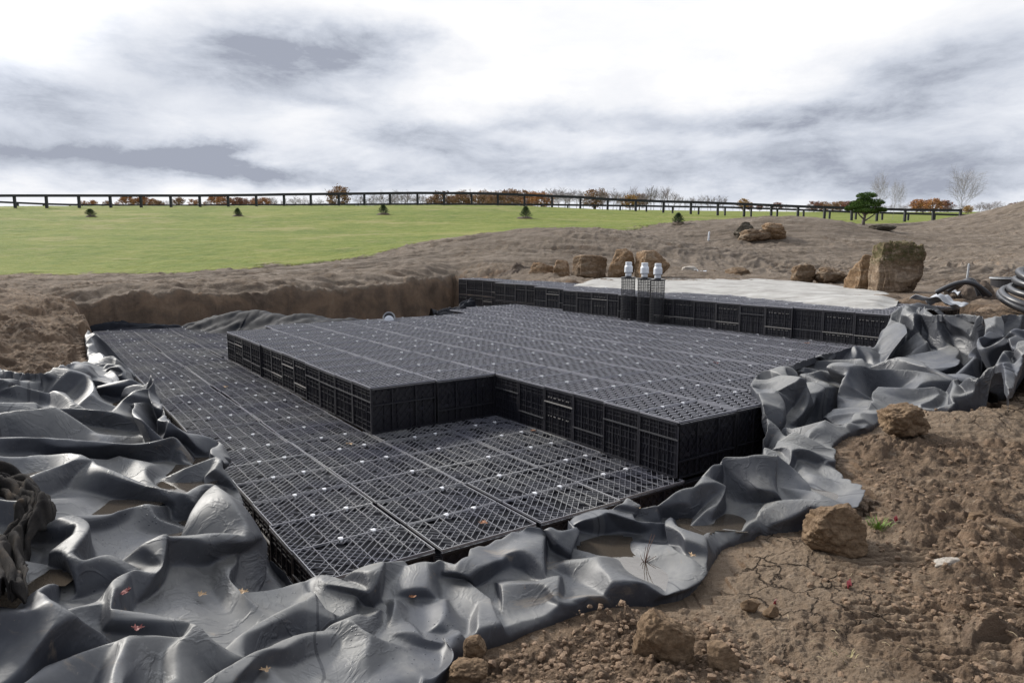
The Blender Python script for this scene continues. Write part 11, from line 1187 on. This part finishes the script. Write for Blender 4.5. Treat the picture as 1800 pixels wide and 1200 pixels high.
tl(1425, 1510, 6, 351, 356, [Rd, Rd, B_], 'hedge clump'); tl(1540, 1605, 4, 355, 361, [N_], 'pine side clump'); tl(1604, 1665, 4, 347, 352, [O, Rd], 'fence end clump', 1.2)
tl(1665, 1700, 2, 356, 360, [N_], 'fence end pair'); tl(1698, 1712, 1, 359, 360, [Yl], 'tiny clump'); tl(1712, 1790, 7, 352, 360, [N_], 'mound clump', 1.3); tl(1778, 1815, 3, 347, 355, [Rd, O], 'edge clump', 1.3)
tree(1546, 300, 384, 78, 'birch', 0, None, 'tall thin bare birch rising behind the shaped pine', 'young birches beyond the fence', .5, 'birch_tree')
tree(1569, 313, 385, 80, 'birch', 1, None, 'shorter bare birch just right of the tall one behind the pine', 'young birches beyond the fence', .5, 'birch_tree')
tree(1689, 288, 389, 74, 'birch', 2, None, 'tallest wide bare birch near the end post of the fence', 'young birches beyond the fence', .72, 'birch_tree')
# small planted pines
M['needle'] = mat('pine_needles', fn=f_leaf((.035, .060, .028), (.065, .105, .045), (.10, .15, .06)))
M['needle2'] = mat('shaped_pine_needles', fn=f_leaf((.03, .065, .014), (.07, .13, .025), (.12, .20, .04)))
M['mulch'] = mat('bare_mulch', fn=f_rock((.06, .045, .03), (.11, .085, .06), (.16, .125, .09), 3))
def small_pine(px, top, base, seed, label, w=1.0):
    x, y, z = hit(px, base, 20, 70); z = gz(x, y); h = (base-top)*y/FPX; root = empty('young_pine', (x, y, z)); tag(root, label, 'young pine', 'young pines planted on the meadow')
    rnd = random.Random(seed); t = MB(); t.tube([(0, 0, -.05), (0, 0, h*.9)], [.025, .01], 6); nd = MB()
    for k in range(46):
        f = (k+.5)/46; zc = h*(.06+.9*f); a = k*2.4; L = h*.60*w*(1.05-f)**.8; d = Vector((math.cos(a), math.sin(a), .35+.6*f)).normalized(); tip = Vector((0, 0, zc*.8))+d*L
        t.tube([(0, 0, zc*.8), tip], [.01, .005], 4)
        for i in range(60):
            q = rnd.uniform(.25, 1); p = Vector((0, 0, zc*.8))+d*L*q; e = (d+Vector((rnd.gauss(0, .6), rnd.gauss(0, .6), rnd.gauss(.2, .5)))).normalized()*h*.13; s = e.orthogonal().normalized()*.008
            nd.add([p-s, p+s, p+e], [(0, 1, 2)])
    t.build('stem', M['bark'], root); nd.build('needles', M['needle'], root)
    m = MB(); n = 20; pts_ = []
    for i in range(n):
        a = 2*math.pi*i/n; r = h*.62*(1+.15*math.sin(3*a+seed)); pts_.append((r*math.cos(a), r*math.sin(a)*.8, gz(x+r*math.cos(a), y+r*math.sin(a)*.8)-z-.01))
    m.add([(0, 0, .10)]+[(p[0]*.7, p[1]*.7, p[2]+.09+.02*math.sin(i*2)) for i, p in enumerate(pts_)]+pts_, [(0, 1+i, 1+(i+1) % n) for i in range(n)]+[(1+i, n+1+i, n+1+(i+1) % n, 1+(i+1) % n) for i in range(n)])
    o = m.build('mulch_ring', M['mulch'], smooth=True, loc=(x, y, z)); tag(o, 'bare soil ring under the '+label, 'soil ring', 'soil rings under the young pines')
for a in [(159,366,381,1,'leftmost bushy young pine on the meadow',1.2),(418,364,380,2,'small upright young pine left of centre',.8),(674,358,377,3,'young pine left of the centre of the meadow',.9),(924,360,384,4,'pointed young pine near the meadow centre',.8),(1192,372,394,5,'young pine at the dirt edge right of centre',.9)]: small_pine(*a)
def shaped_pine():
    Y = 45; x, y, z = atY(1518, 397, Y); k = Y/FPX; root = empty('shaped_pine', (x, y, z)); tag(root, 'cloud pruned green pine with layered pads on the dirt mound edge', 'pine tree')
    P = lambda px, py, d=0: Vector(((px-1518)*k, d, (397-py)*k))
    t = MB(); t.tube([P(1518,400), P(1517,390), P(1519,380), P(1514,368), P(1520,352)], [.11, .10, .085, .06, .04], 9)
    for pts_, r in (([P(1518,389), P(1530,383,.2), P(1541,376,.3)], (.06, .045, .03)), ([P(1518,386), P(1507,379,-.2), P(1500,370,-.3)], (.05, .04, .03)), ([P(1517,380), P(1526,372,-.4), P(1532,362,-.5)], (.05, .035, .02)), ([P(1518,378), P(1510,366,.5)], (.04, .03))): t.tube(pts_, r, 7)
    t.build('trunk', M['bark'], root, smooth=True); rnd = random.Random(4)
    pads = [(1520,347,17,7,0),(1521,353,13,5,.3),(1510,360,15,7,.2),(1531,359,17,7,-.2),(1519,364,24,7,0),(1499,367,15,6,-.1),(1543,370,13,5,.1),(1512,373,19,5,-.4),(1532,374,15,5,.4),(1490,370,6,4,0),(1549,372,7,4,.0)]
    for (px, py, rx, rz, d) in pads:
        m = MB(); c = P(px, py, d)
        for i in range(int(95*rx)):
            a = rnd.uniform(0, 6.28); q = math.sqrt(rnd.random()); u = rnd.uniform(-.5, 1); bump_ = 1+.25*mnoise.noise(Vector((math.cos(a)*q*3+px, math.sin(a)*q*3, 0)))
            p = c+Vector((math.cos(a)*q*rx*k, math.sin(a)*q*rx*k*.85, (math.sqrt(max(0, 1-q*q))*u)*rz*k*bump_))
            e = Vector((math.cos(a)*.5+rnd.gauss(0, .5), math.sin(a)*.5+rnd.gauss(0, .5), .8+rnd.gauss(0, .3))).normalized()*.10; s = e.orthogonal().normalized(); s.rotate(Matrix.Rotation(rnd.uniform(0, 6), 3, e)); s *= .016
            m.add([p-s, p+s, p+e], [(0, 1, 2)])
        m.build('needle_pad', M['needle2'], root)
shaped_pine()
